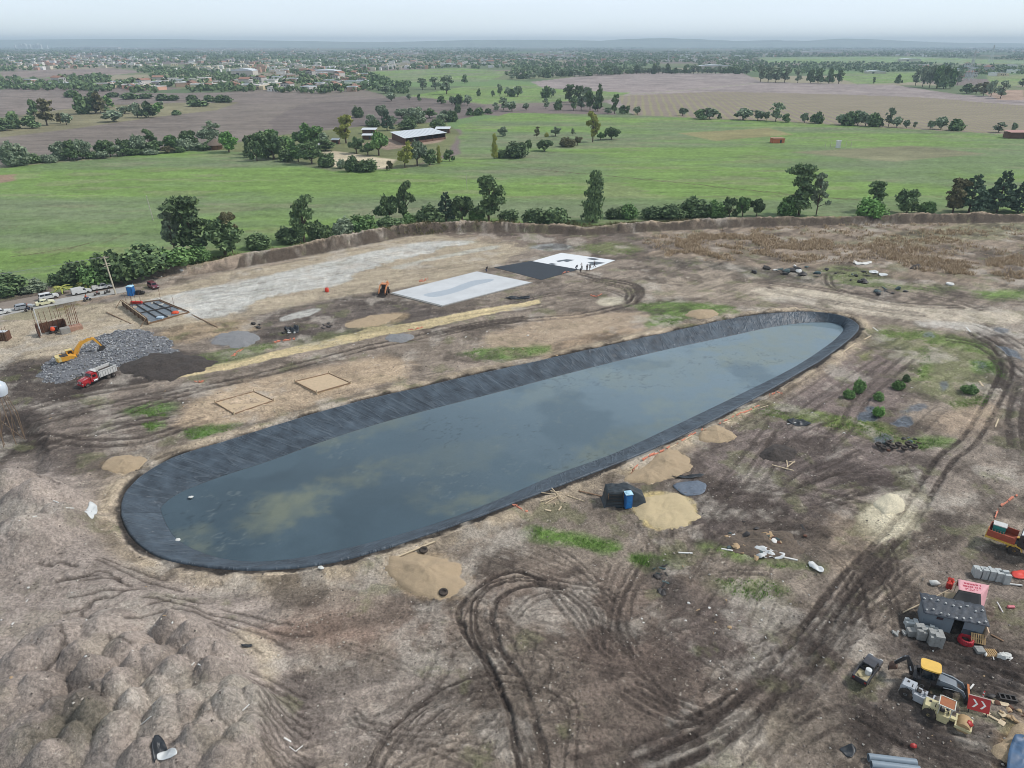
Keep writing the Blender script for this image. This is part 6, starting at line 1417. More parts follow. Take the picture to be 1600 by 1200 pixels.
bikes = [bike('dark motorcycle ridden along the concrete road, left one of two', onroad(46,487,.11), rdh, DKP, None), bike('dark motorcycle ridden along the concrete road toward the power pole', onroad(137,471,.11), rdh, BLUEP, None),
 bike('red motorcycle parked at the edge of the concrete road', onroad(152,462,.06), rdh+.5, RED, 'parked motorcycles by the power pole'), bike('dark motorcycle parked at the foot of the power pole', onroad(168,459,.06), rdh+.45, DKP, 'parked motorcycles by the power pole')]

# ------------------------------------------------------------------ people
SKIN = mat('skin', (150,108,84), .7)
def limb(name, joints, edges, radii, m_, parent=None, sub=2):
    me = bpy.data.meshes.new(name); me.from_pydata(joints, edges, []); me.materials.append(m_)
    o = bpy.data.objects.new(name, me); COL.objects.link(o)
    mo = o.modifiers.new('skin', 'SKIN'); mo.use_smooth_shade = True
    for v, r in zip(me.skin_vertices[0].data, radii): v.radius = (r, r)
    me.skin_vertices[0].data[0].use_root = True
    s_ = o.modifiers.new('sub', 'SUBSURF'); s_.levels = sub; s_.render_levels = sub
    if parent: o.parent = parent
    return o
def person(label, loc, rz, pose, shirt, trousers, hat=None, group=None, hatkind='cap'):
    """x forward; the body is one skin, clothes and headgear are its children"""
    J = {'stand': dict(pel=(0,0,.92), ch=(0,0,1.32), nk=(0,0,1.5), hd=(.03,0,1.66), kn=((.02,.11,.5),(-.03,-.12,.5)), an=((-.03,.12,.08),(-.02,-.13,.08)), el=((.02,.28,1.12),(.02,-.28,1.12)), wr=((.14,.26,.9),(.12,-.3,.9))),
         'bend': dict(pel=(-.1,0,.86), ch=(.26,0,1.12), nk=(.4,0,1.18), hd=(.54,0,1.2), kn=((.06,.12,.48),(.05,-.12,.48)), an=((-.03,.13,.08),(-.04,-.13,.08)), el=((.34,.26,.86),(.34,-.26,.86)), wr=((.5,.14,.66),(.5,-.14,.62))),
         'walk': dict(pel=(0,0,.9), ch=(.04,0,1.3), nk=(.05,0,1.48), hd=(.09,0,1.64), kn=((.2,.1,.5),(-.08,-.1,.5)), an=((.24,.1,.08),(-.36,-.1,.14)), el=((-.16,.27,1.1),(.16,-.27,1.1)), wr=((-.06,.28,.88),(.34,-.26,.98))),
         'reach': dict(pel=(0,0,.92), ch=(.03,0,1.32), nk=(.04,0,1.5), hd=(.1,0,1.65), kn=((.05,.14,.5),(-.05,-.14,.5)), an=((.03,.17,.08),(-.08,-.16,.08)), el=((.26,.24,1.28),(.24,-.24,1.2)), wr=((.5,.16,1.4),(.48,-.16,1.1))),
         'ride': dict(pel=(-.32,0,.93), ch=(-.18,0,1.32), nk=(-.13,0,1.48), hd=(-.06,0,1.64), kn=((.12,.24,.8),(.12,-.24,.8)), an=((-.12,.2,.34),(-.12,-.2,.34)), el=((.08,.3,1.12),(.08,-.3,1.12)), wr=((.36,.3,1.06),(.36,-.3,1.06)))}[pose]
    v = [J['pel'], J['ch'], J['nk'], J['hd']]; e = [(0,1),(1,2),(2,3)]; r = [.13,.14,.06,.1]
    hd = J['hd']; v.append((hd[0]+.02, hd[1], hd[2]+.1)); e.append((3,4)); r.append(.085)
    for s_ in (0, 1):
        y_ = .09 if s_ == 0 else -.09; b0 = len(v); p = J['pel']; f = J['an'][s_]
        v += [(p[0], y_, p[2]-.08), J['kn'][s_], f, (f[0]+.17, f[1], f[2]-.04)]; e += [(0,b0),(b0,b0+1),(b0+1,b0+2),(b0+2,b0+3)]; r += [.095,.068,.045,.04]
        c = J['ch']; sy = .19 if s_ == 0 else -.19; b0 = len(v); w_ = J['wr'][s_]; el = J['el'][s_]; d = (Vector(w_)-Vector(el)).normalized()
        v += [(c[0], sy, c[2]+.08), el, w_, tuple(Vector(w_)+d*.1)]; e += [(1,b0),(b0,b0+1),(b0+1,b0+2),(b0+2,b0+3)]; r += [.065,.045,.034,.036]
    o = limb('person', v, e, r, SKIN); o.location = loc; o.rotation_euler.z = rz; tag(o, label, 'person', group)
    c, p = J['ch'], J['pel']; sv_ = [p, c, (J['nk'][0], 0, J['nk'][2]-.05)]; se = [(0,1),(1,2)]; sr = [.16,.175,.1]
    for s_ in (0, 1):
        sy = .19 if s_ == 0 else -.19; b0 = len(sv_); el = J['el'][s_]; sv_ += [(c[0], sy, c[2]+.08), el]; se += [(1,b0),(b0,b0+1)]; sr += [.09,.068]
    limb('shirt', sv_, se, sr, shirt, o)
    tv_ = [p]; te = []; tr_ = [.155]
    for s_ in (0, 1):
        b0 = len(tv_); f = J['an'][s_]; k_ = J['kn'][s_]; y_ = .09 if s_ == 0 else -.09
        tv_ += [(p[0], y_, p[2]-.08), k_, (f[0], f[1], f[2]+.06)]; te += [(0,b0),(b0,b0+1),(b0+1,b0+2)]; tr_ += [.12,.09,.07]
    limb('trousers', tv_, te, tr_, trousers, o)
    if hat: MB().lathe((hd[0]+.03, hd[1], hd[2]+.06), [(.12 if hatkind == 'cap' else .24, 0), (.12 if hatkind == 'cap' else .22, .02), (.12, .04), (.115, .1), (.07, .15), (.01, .165)], 12).build('cap' if hatkind == 'cap' else 'hat', hat, o)
    else: MB().lathe((hd[0], hd[1], hd[2]+.03), [(.105, 0), (.118, .06), (.1, .13), (.04, .17)], 12).build('hair', mat('dark_hair', (26,22,20), .8), o)
    return o
CLOTH = lambda n, c: mat(n+'_cloth', c, .9, var=.12)
NAVY, BLK, GRYC, WHC, JEAN, ORC = CLOTH('navy', (40,48,66)), CLOTH('black', (28,28,30)), CLOTH('grey', (110,112,114)), CLOTH('white', (200,200,196)), CLOTH('denim', (56,68,92)), CLOTH('orange', (206,84,36))
for (px, py, rz, ps, sh, tr_, ht, lb) in [
 (900,422,.6,'bend',NAVY,JEAN,None,'worker in dark blue bending at the left end of the white sheet'),
 (909,421,2.4,'reach',WHC,BLK,None,'worker in a white shirt reaching out beside the kneeling group'),
 (907,427,1.2,'bend',BLK,BLK,None,'worker in black bending nearest to the viewer below the white sheet'),
 (917,423,2.0,'stand',BLK,BLK,None,'worker all in black standing third from the right by the white sheet'),
 (921.5,423,.4,'stand',BLK,GRYC,None,'worker in black shirt and grey trousers next to one all in black'),
 (929,418,3.0,'walk',NAVY,BLK,WHC,'worker with a white cap walking at the right end of the group')]:
    person(lb, G(px, py), rz, ps, sh, tr_, ht)
person('worker in dark clothes standing alone on the concrete slab by its far corner', (*P(760,427)[:2], .32), 1., 'bend', BLK, JEAN, None)
person('rider in a dark jacket on the left motorcycle of the concrete road', onroad(46,487,.11), rdh, 'ride', BLK, JEAN, RED)
person('rider in an orange top on the motorcycle nearest the power pole', onroad(137,471,.11), rdh, 'ride', ORC, JEAN, BLK)

# ------------------------------------------------------------------ excavator
YEL = mat('yellow_machine_paint', (226,164,52), .5, var=.1, dirt=.25); YELP = mat('pale_yellow_paint', (216,196,132), .55, var=.08, dirt=.15); TRK = mat('track_steel', (52,48,46), .8, var=.25, dirt=.5); DST = mat('dark_steel', (44,42,42), .6, .2, dirt=.3); HYD = mat('hydraulic_rod', (196,198,200), .25, .8)
def beam(mb, pts, w_, hs):                          # a box-section arm through points in XZ with its own depth at each point
    top, bot = [], []
    for i, (x_, z_) in enumerate(pts):
        a = Vector(pts[max(i-1, 0)]); b = Vector(pts[min(i+1, len(pts)-1)]); d = (b-a).normalized(); n_ = Vector((-d.y, d.x))
        top.append((x_+n_.x*hs[i]/2, z_+n_.y*hs[i]/2)); bot.append((x_-n_.x*hs[i]/2, z_-n_.y*hs[i]/2))
    return mb.prism(top+bot[::-1], -w_/2, w_/2)
def bucket(parent, c, s_, w_, m_, teeth=5, rot=0., name='bucket'):
    out_ = [(0,0),(.15,.62),(.62,.95),(1.05,.85),(1.2,.35),(1.0,.30),(.92,.68),(.6,.78),(.3,.52),(.16,0)]
    cs, sn = math.cos(rot), math.sin(rot); q = [(c[0]+s_*(x_*cs-z_*sn), c[2]+s_*(x_*sn+z_*cs)) for x_, z_ in out_]
    mb = MB().prism(q, -w_/2, w_/2)
    side = [q[0], q[1], q[2], q[3], q[4]]
    for y_ in (-w_/2-.04, w_/2): mb.prism(side, y_, y_+.04)
    b = mb.build(name, m_, parent)
    tb = MB()
    for k in range(teeth):
        y_ = -w_/2+w_*(k+.5)/teeth; tb.box((q[0][0], y_, q[0][1]), (.16*s_, .09, .2*s_), ry=-rot)
    tb.build('teeth', DST, b)
    return b
xyz = G(112,566)
ex = thing('excavator', 'yellow tracked excavator reaching its boom over the grey rubble heap', 'excavator', (xyz[0], xyz[1], xyz[2]-.05), heading((95,569), (150,556)))
for s_ in (-1, 1):
    pts = [(-2.1,.45),(-2.0,.15),(-1.6,0),(1.6,0),(2.0,.15),(2.1,.45),(2.0,.78),(1.7,.92),(-1.7,.92),(-2.0,.78)]
    tk_ = MB().prism(pts, s_*1.25-.3, s_*1.25+.3)
    for k in range(26):
        tk_.box((-1.75+k*.14, s_*1.25, .93), (.05, .62, .06))
    tk_ = tk_.build('track', TRK, ex)
    for k in range(5): MB().lathe((-1.4+k*.7, s_*1.25, .28), [(.2, -.33), (.24, -.1), (.24, .1), (.2, .33)], 10, 'y').build('roller', DST, tk_)
MB().box((0, 0, .65), (1.8, 1.9, .5)).cyl((0, 0, .9), (0, 0, 1.15), .75, n=18).build('undercarriage', DST, ex)
hs_ = MB().prism([(-2.7,1.15),(-2.85,1.4),(-2.8,2.05),(-2.4,2.2),(.3,2.15),(1.2,1.75),(1.3,1.15)], -1.3, 1.3).build('housing', YEL, ex)
cwp = [(-2.95+.5*(1-math.cos(a)), 1.35*math.sin(a)) for a in np.linspace(-1.45, 1.45, 9)]
MB().slab([(x_-.12, y_) for x_, y_ in cwp]+[(-2.0, 1.3), (-2.0, -1.3)], 1.2, 2.25).build('counterweight', YELP, ex)
MB().box((-1.3, -.3, 2.25), (1.6, 1.6, .2)).cyl((-1.4, .5, 2.2), (-1.4, .5, 2.75), .07).build('engine_cover', DST, ex)
cb = MB().prism([(-.55,1.2),(-.55,2.95),(.75,2.95),(1.15,2.3),(1.2,1.2)], .35, 1.35).build('cab', YEL, ex)
MB().box((.1, .85, 3.0), (1.5, 1.12, .1)).build('cab_roof', YELP, cb)
MB().box((.2, 1.36, 2.35), (.95, .03, .85)).build('window', GLASS, cb); MB().box((.25, .34, 2.35), (.9, .03, .85)).build('window', GLASS, cb); MB().box((.98, .85, 2.45), (.05, .8, .9), ry=-.3).build('windscreen', GLASS, cb); MB().box((-.56, .85, 2.45), (.03, .75, .7)).build('rear_window', GLASS, cb)
beam(MB(), [(.9,1.6),(1.7,3.0),(3.0,4.3),(4.6,4.75),(5.7,4.65)], .55, [.5,.75,.85,.65,.4]).build('boom', YEL, ex)
beam(MB(), [(5.2,5.0),(5.7,4.65),(6.3,3.7),(7.1,2.3)], .42, [.3,.62,.5,.28]).build('dipper_arm', YEL, ex)
for a_, b_ in (((1.5,1.7),(3.0,3.9)),):
    for y_ in (-.42, .42): MB().cyl((a_[0], y_, a_[1]), (2.2, y_, 2.75), .11).cyl((2.2, y_, 2.75), (b_[0], y_, b_[1]), .06).build('hydraulic_cylinder', YEL, ex)
MB().cyl((3.3, 0, 4.75), (4.4, 0, 5.15), .11).cyl((4.4, 0, 5.15), (5.25, 0, 5.1), .06).build('hydraulic_cylinder', HYD, ex)
MB().cyl((5.9, 0, 4.75), (6.6, 0, 3.7), .09).cyl((6.6, 0, 3.7), (7.25, 0, 2.5), .05).build('hydraulic_cylinder', DST, ex)
bucket(ex, (6.35, 0, 1.25), 1.25, 1.1, DST, rot=.15)

# ------------------------------------------------------------------ red and white dump truck
REDT = mat('truck_red', (168,22,34), .35, var=.1, coat=.3, dirt=.15); WHTT = mat('tipper_white', (206,206,202), .55, var=.08, dirt=.25); WRIM = mat('white_rim', (206,204,198), .5, dirt=.25)
a_, b_ = G(130,606), G(176,585)
dt = thing('dump_truck', 'red dump truck with a white tipping body below the excavator', 'dump truck', ((a_[0]+b_[0])/2, (a_[1]+b_[1])/2, (a_[2]+b_[2])/2), heading((176,587), (127,607)))
MB().box((-.3, 0, .85), (7.6, .9, .3)).build('chassis', DST, dt)
MB().prism([(1.9,.75),(1.9,1.75),(2.3,1.85),(3.75,1.62),(3.98,1.45),(4.0,.75)], -.95, .95, lambda z: 1-max(0, z-1.2)*.25).build('bonnet', REDT, dt)
cb = MB().prism([(.45,.8),(.45,2.45),(.6,2.62),(1.55,2.6),(2.05,1.8),(2.05,.8)], -1.12, 1.12, lambda z: 1-max(0, z-1.4)*.1).build('cab', REDT, dt)
for s_ in (-1, 1):
    MB().box((1.18, s_*1.075, 2.05), (.75, .04, .55)).build('window', GLASS, cb); MB().box((2.0, s_*.92, 2.2), (.06, .05, .3)).cyl((2.0, s_*1.1, 1.8), (2.05, s_*1.32, 2.1), .03).box((2.05, s_*1.35, 2.05), (.08, .2, .42)).build('mirror', CHROME, cb)
    MB().prism([(2.35,.62),(2.45,1.0),(2.75,1.25),(3.4,1.25),(3.75,.95),(3.85,.6),(3.6,.6),(3.4,.95),(2.85,.95),(2.6,.6)], s_*1.02-.16, s_*1.02+.16).build('mudguard', REDT, dt)
    MB().box((4.0, s_*.82, .95), (.08, .3, .22)).build('headlight', HEADL, dt)
    MB().cyl((.62, s_*.95, .9), (1.55, s_*.95, .9), .32, n=14).box((1.1, s_*1.1, 1.22), (1.1, .35, .06)).build('fuel_tank', CHROME if s_ > 0 else WHTT, dt)
    MB().cyl((.3, s_*1.0, 1.0), (.3, s_*1.0, 3.0), .085, n=10).build('exhaust_stack', CHROME, dt)
    for k in range(3): MB().prism([(2.2+.15*k, 1.745-.02*k), (3.4-.1*k, 1.62), (3.4-.1*k, 1.69), (2.2+.15*k, 1.87-.03*k)], s_*.55-.06+.0, s_*.55+.06).build('stripe', WHTT, dt) if k == 0 else None
MB().box((1.85, 0, 2.2), (.05, 1.7, .55), ry=-.55).build('windscreen', GLASS, cb)
MB().box((1.0, 0, 2.66), (1.0, 1.6, .1)).box((1.55, 0, 2.6), (.4, 1.9, .05)).build('cab_roof', REDT, cb)
MB().box((4.03, 0, 1.15), (.06, .8, .65)).build('grille', CHROME, dt); MB().box((4.08, 0, .6), (.2, 2.2, .3)).build('bumper', REDT, dt)
tb = MB(); x0, x1, z0, z1, yo = -4.2, .1, 1.15, 2.6, 1.2
tb.box(((x0+x1)/2, 0, z0), (x1-x0, 2*yo, .12)).box(((x0+x1)/2, yo-.04, (z0+z1)/2), (x1-x0, .08, z1-z0-.0)).box(((x0+x1)/2, -yo+.04, (z0+z1)/2), (x1-x0, .08, z1-z0)).box((x1-.04, 0, (z0+z1)/2+.1), (.08, 2*yo-.16, z1-z0+.2)).box((x0+.04, 0, (z0+z1)/2), (.08, 2*yo-.16, z1-z0-.1))
for s_ in (-1, 1):
    for k in range(7): tb.box((x0+.25+k*.62, s_*(yo+.05), (z0+z1)/2), (.12, .1, z1-z0-.04))
    tb.box(((x0+x1)/2, s_*(yo+.03), z1+.0), (x1-x0+.06, .18, .14))
tb.box((x1+.35, 0, z1+.24), (.8, 2.2, .08)).build('tipping_body', WHTT, dt)
MB().box(((x0+x1)/2, 0, 1.9), (x1-x0-.3, 2.1, .5), top=(.8, .8)).build('load', mat('dark_soil_load', (70,62,57), .95, var=.3, scale=3, bump=.1), dt)
for x_ in (3.1, -1.9, -3.2):
    for y_ in (-1.0, 1.0): wheel(dt, x_, y_, .5, .36 if x_ > 0 else .55, WRIM, .55)

# ------------------------------------------------------------------ backhoe loader
ORG = mat('worn_orange_paint', (196,112,46), .55, var=.15, dirt=.3); YROOF = mat('yellow_cab_roof', (228,184,82), .5, var=.06, dirt=.1); BLKM = mat('black_machine_paint', (34,37,42), .45, var=.15, dirt=.3); GREYM = mat('blue_grey_machine_paint', (112,124,134), .5, var=.12, dirt=.3); LGREY = mat('light_grey_machine_paint', (178,184,190), .5, var=.08, dirt=.2)
a_, b_ = G(1412,1062), G(1496,1092)
hd_ = heading((1412,1062), (1496,1090)); hb = np.array(G(1450,1072))
bh = thing('backhoe_loader', 'dark backhoe loader with a yellow cab roof and folded digging arm', 'backhoe loader', tuple(hb), hd_)
MB().box((.3, 0, .85), (4.0, .9, .5)).build('chassis', BLKM, bh)
MB().prism([(.55,.95),(.55,1.75),(1.0,1.8),(2.3,1.55),(2.45,1.35),(2.45,.95)], -.45, .45).build('bonnet', GREYM, bh)
cb = MB().box((-.3, 0, 1.35), (1.5, 1.5, .5))
for x_, y_ in ((-1.0,.7),(-1.0,-.7),(.45,.7),(.45,-.7)): cb.box((x_, y_, 2.1), (.09, .09, 1.25))
cb = cb.build('cab', BLKM, bh)
MB().box((-.3, .71, 2.1), (1.3, .03, 1.0)).build('window', GLASS, cb); MB().box((-.3, -.71, 2.1), (1.3, .03, 1.0)).build('window', GLASS, cb); MB().box((.46, 0, 2.1), (.03, 1.25, 1.0)).build('windscreen', GLASS, cb); MB().box((-1.01, 0, 2.1), (.03, 1.25, 1.0)).build('rear_window', GLASS, cb)
rp2 = [( -.32+.98*math.copysign(abs(math.cos(a))**.4, math.cos(a)), .82*math.copysign(abs(math.sin(a))**.4, math.sin(a))) for a in np.linspace(0, 2*math.pi, 24, endpoint=False)]
MB().slab(rp2, 2.72, 2.9).build('cab_roof', YROOF, cb)
MB().box((-.3, 0, 1.75), (.5, .5, .15)).box((-.52, 0, 2.05), (.12, .5, .5)).build('seat', BLACKP, cb)
for y_ in (-.85, .85):
    wheel(bh, -.75, y_, .72, .45, RIMM, .55, True); wheel(bh, 1.7, y_, .5, .34, RIMM, .55)
    MB().prism([(-1.5,1.2),(-1.3,1.5),(-.75,1.62),(-.2,1.5),(.0,1.2),(-.1,1.2),(-.3,1.4),(-.75,1.52),(-1.2,1.4),(-1.4,1.2)], y_-.22, y_+.22).build('mudguard', BLKM, bh)
    beam(MB(), [(.7,1.75),(1.9,1.62),(2.9,1.25),(3.35,.55)], .16, [.28,.34,.3,.22]); beam(MB(), [(.7,1.75),(1.9,1.62),(2.9,1.25),(3.35,.55)], .16, [.28,.34,.3,.22]).build('loader_arm', GREYM, bh).location.y = y_*.72
    MB().cyl((1.2, y_*.72, 1.0), (2.1, y_*.72, 1.15), .07).cyl((2.1, y_*.72, 1.15), (2.8, y_*.72, 1.15), .04).build('hydraulic_cylinder', HYD, bh)
lb_ = MB().prism([(3.3,.75),(3.25,.1),(3.4,0),(4.2,0),(4.25,.06),(3.5,.14),(3.42,.3),(3.45,.8),(3.6,.98),(3.5,1.02)], -1.1, 1.1)
for y_ in (-1.14, 1.1): lb_.prism([(3.25,.1),(3.4,0),(4.2,0),(3.6,.98),(3.3,.8)], y_, y_+.04)
lb_ = lb_.build('loader_bucket', BLKM, bh); MB().box((3.57, 0, 1.03), (.2, 2.2, .06)).build('bucket_lip', ORG, lb_)
tb = MB()
for k in range(8): tb.box((4.28, -.95+k*.27, .05), (.22, .1, .06))
tb.build('teeth', DST, lb_)
MB().box((-1.55, 0, .95), (.35, 1.9, .8)).build('rear_frame', BLKM, bh)
for y_ in (-.95, .95): MB().box((-1.6, y_, .75), (.14, .14, 1.2)).box((-1.6, y_, .14), (.4, .4, .08)).build('stabiliser_leg', BLKM, bh)
bm = beam(MB(), [(-1.75,.9),(-2.1,2.0),(-2.55,3.0)], .3, [.42,.55,.35]).build('boom', BLKM, bh); beam(MB(), [(-2.45,3.15),(-2.85,2.8),(-3.55,1.7)], .24, [.25,.42,.26]).build('dipper_arm', BLKM, bh)
MB().box((-2.05, -.17, 1.75), (.12, .03, .6), ry=-.36).build('lettering', LGREY, bm)
MB().cyl((-1.75, 0, 1.4), (-2.0, 0, 2.1), .07).cyl((-2.0, 0, 2.1), (-2.4, 0, 2.85), .045).build('hydraulic_cylinder', HYD, bh); MB().cyl((-2.75, 0, 3.1), (-3.2, 0, 2.6), .06).cyl((-3.2, 0, 2.6), (-3.65, 0, 1.9), .04).build('hydraulic_cylinder', HYD, bh)
bucket(bh, (-4.0, 0, .75), .75, .6, mat('rusty_bucket', (86,60,48), .8, var=.3, dirt=.4), 4, rot=.3, name='digging_bucket')

# ------------------------------------------------------------------ soil compactors
def compactor(label, loc, rz, paint, canopy, rimm, drumm):
    t = thing('soil_compactor', label, 'soil compactor', loc, rz)
    MB().prism([(-2.5,.7),(-2.55,1.35),(-2.4,1.75),(-1.0,1.85),(-.95,1.2),(-.95,.7)], -.72, .72, lambda z: 1-max(0, z-1.4)*.15).build('engine_hood', paint, t)
    gr = MB()
    for s_ in (-1, 1):
        for k in range(5): gr.box((-1.9+k*.16, s_*.71, 1.45), (.09, .05, .3))
    gr.build('grille', BLACKP, t)
    MB().cyl((-1.35, -.45, 1.8), (-1.35, -.45, 2.35), .05, n=8).build('exhaust', DST, t); MB().box((-1.9, .2, 1.83), (.25, .25, .06)).build('hatch', BLACKP, t)
    MB().box((-.35, 0, .95), (1.3, 1.5, .6)).box((-.35, .62, .7), (1.1, .3, .9)).box((-.35, -.62, .7), (1.1, .3, .9)).build('platform', paint, t)
    st = MB().box((-.55, 0, 1.4), (.5, .5, .14)).box((-.78, 0, 1.68), (.12, .48, .5)).build('seat', BLACKP, t)
    MB().cyl((.1, 0, 1.2), (-.05, 0, 1.75), .04).lathe((-.07, 0, 1.78), [(.17, 0), (.2, .02), (.17, .04)], 14).build('steering_column', BLACKP, t); MB().box((.2, 0, 1.45), (.14, .6, .4)).build('console', paint, t)
    for y_ in (-.78, .78): wheel(t, -1.75, y_, .72, .52, rimm, .5, True)
    fr = MB().box((.7, 0, .8), (.8, .5, .4)).box((1.0, 0, .8), (.16, 1.9, .34))
    for y_ in (-.95, .95): fr.box((1.75, y_, .78), (1.7, .14, .36))
    fr.box((2.56, 0, .8), (.16, 1.9, .36)).build('drum_frame', paint, t)
    MB().lathe((1.8, 0, .72), [(.45, -.85), (.70, -.85), (.72, -.82), (.72, .82), (.70, .85), (.45, .85)], 28, 'y').build('drum', drumm, t)
    if canopy:
        pm, roofm = canopy; 
        for x_, y_ in ((-.95,.68),(-.95,-.68),(.3,.68),(.3,-.68)): MB().box((x_, y_, 1.95), (.09, .09, 1.5)).build('canopy_post', pm, t)
        cn = MB().box((-.32, 0, 2.74), (1.6, 1.66, .08)).build('canopy_roof', roofm, t); e = MB()
        for y_ in (-.82, .82): e.box((-.32, y_, 2.76), (1.66, .1, .14))
        e.box((-1.12, 0, 2.76), (.1, 1.74, .14)).box((.5, 0, 2.76), (.1, 1.74, .14)).build('canopy_frame', pm, cn)
    return t
CRM = mat('cream_machine_paint', (206,196,150), .5, var=.1, dirt=.2); CRIM = mat('cream_rim', (196,180,120), .5, dirt=.25); DRUM = mat('sandy_drum', (176,148,108), .75, .1, var=.15, dirt=.4, dcol=(160,132,96))
compactor('light grey soil compactor without a canopy between the backhoe and the cream roller', G(1440,1096), heading((1415,1082), (1466,1108)), LGREY, None, mat('grey_rim', (150,156,160), .5, dirt=.2), mat('grey_drum', (120,114,106), .6, .3, dirt=.4))
rc = compactor('cream soil compactor with a rusty brown canopy roof and smooth drum', G(1476,1126), heading((1446,1114), (1500,1138)), CRM, (mat('canopy_white', (206,204,190), .5, dirt=.15), mat('rusty_canopy', (158,96,58), .75, var=.18, dirt=.1)), CRIM, DRUM)
fl = MB().add([(2.0,-.3,1.46),(2.5,-.5,1.2),(2.75,.1,1.05),(2.45,.45,1.25),(2.1,.2,1.44),(2.3,0,1.36)], [(0,1,5),(1,2,5),(2,3,5),(3,4,5),(4,0,5)]); cl_ = fl.build('red_cloth', RED, None); cl_.location = rc.location; cl_.rotation_euler = rc.rotation_euler; cl_.modifiers.new('thick', 'SOLIDIFY').thickness = .04; cl_.name = 'rag'; tag(cl_, 'red and white rag hanging over the front of the cream roller', 'rag')
# ------------------------------------------------------------------ orange machine at the right edge
ORT = mat('weathered_red_oxide', (160,72,48), .7, var=.2, dirt=.2); YFR = mat('yellow_frame_paint', (214,174,70), .6, var=.12, dirt=.25); YRIM = mat('yellow_rim', (206,160,52), .5, dirt=.2)
xyz = G(1586,860)
om = thing('flatbed_truck', 'rusty orange and yellow work truck with black cab cut by the right edge', 'truck', xyz, heading((1566,858), (1604,872)))
MB().box((.2, 0, .95), (6.4, 1.0, .35)).build('chassis', BLKM, om)
bd_ = MB().box((-1.7, 0, 1.3), (2.9, 2.2, .16))
for s_ in (-1, 1): bd_.box((-1.7, s_*1.07, 1.75), (2.9, .08, .8))
bd_.box((-3.11, 0, 1.75), (.08, 2.1, .8)).build('flatbed', ORT, om)
MB().box((-1.7, -1.15, 1.2), (3.1, .14, .22)).box((-3.2, 0, 1.2), (.14, 2.4, .22)).build('bumper_rail', YFR, om)
MB().box((-3.29, -.9, 1.05), (.03, .4, .3)).build('number_plate', HEADL, om)
cb = MB().prism([(.0,1.1),(.0,2.7),(.2,2.85),(1.5,2.85),(1.9,2.0),(1.9,1.1)], -1.05, 1.05).build('cab', BLKM, om); MB().box((.85, 0, 2.9), (1.5, 2.0, .1)).build('cab_roof', HEADL, cb); MB().box((.9, -1.07, 2.3), (.9, .04, .6)).build('window', GLASS, cb)
MB().prism([(1.9,1.0),(1.9,1.9),(3.2,1.75),(3.3,1.0)], -.85, .85).build('bonnet', ORT, om)
for x_ in (-1.3, 2.4):
    for y_ in (-1.0, 1.0):
        wheel(om, x_+1.2 if x_ < 0 else x_, y_, .58, .4, YRIM, .55)
        xx = x_+1.2 if x_ < 0 else x_
        MB().prism([(xx-.8,.75),(xx-.62,1.15),(xx,1.32),(xx+.62,1.15),(xx+.8,.75),(xx+.7,.75),(xx+.55,1.07),(xx,1.22),(xx-.55,1.07),(xx-.7,.75)], y_-.22, y_+.22).build('mudguard', YFR, om)
for o_ in list(bpy.data.objects):                   # sizes as they measure in the photograph
    if o_.parent is None and o_.get('category') in ('car', 'van', 'pickup', 'dump truck', 'excavator', 'backhoe loader', 'soil compactor', 'truck'):
        k_ = {'car': .87, 'van': .87, 'pickup': .87, 'dump truck': .8, 'excavator': .8, 'backhoe loader': .88, 'soil compactor': .76, 'truck': 1.0}[o_['category']]
        if o_ is dk: k_ = .8
        o_.scale = (k_, k_, k_)
cl_.scale = (.76, .76, .76)
gb = thing('crate', 'turquoise box with a white lid standing on the orange truck bed', 'crate', (0, 0, 0))
gb.location = om.matrix_basis @ Vector((0, 0, 0)); 
mw_ = Matrix.Translation(Vector(xyz)) @ Matrix.Rotation(om.rotation_euler.z, 4, 'Z')
gb.location = mw_ @ Vector((-2.2, .35, 1.39)); gb.rotation_euler.z = om.rotation_euler.z+.1
MB().box((0, 0, .55), (1.3, .9, 1.1)).build('box', mat('turquoise_plastic', (26,132,124), .5), gb); MB().box((0, 0, 1.15), (1.4, 1.0, .1)).build('lid', WHTT, gb)
st_ = MB()
for k in range(5): st_.cyl((-.5+k*.25, -.5, 0), (-.7+k*.3, -.95, .75), .03, n=5)
o = st_.build('stake', mat('pale_timber', (196,178,148), .8), None); o.name = 'stakes'; o.location = gb.location; o.rotation_euler.z = gb.rotation_euler.z; tag(o, 'bundle of pale stakes leaning on the turquoise box', 'stakes')
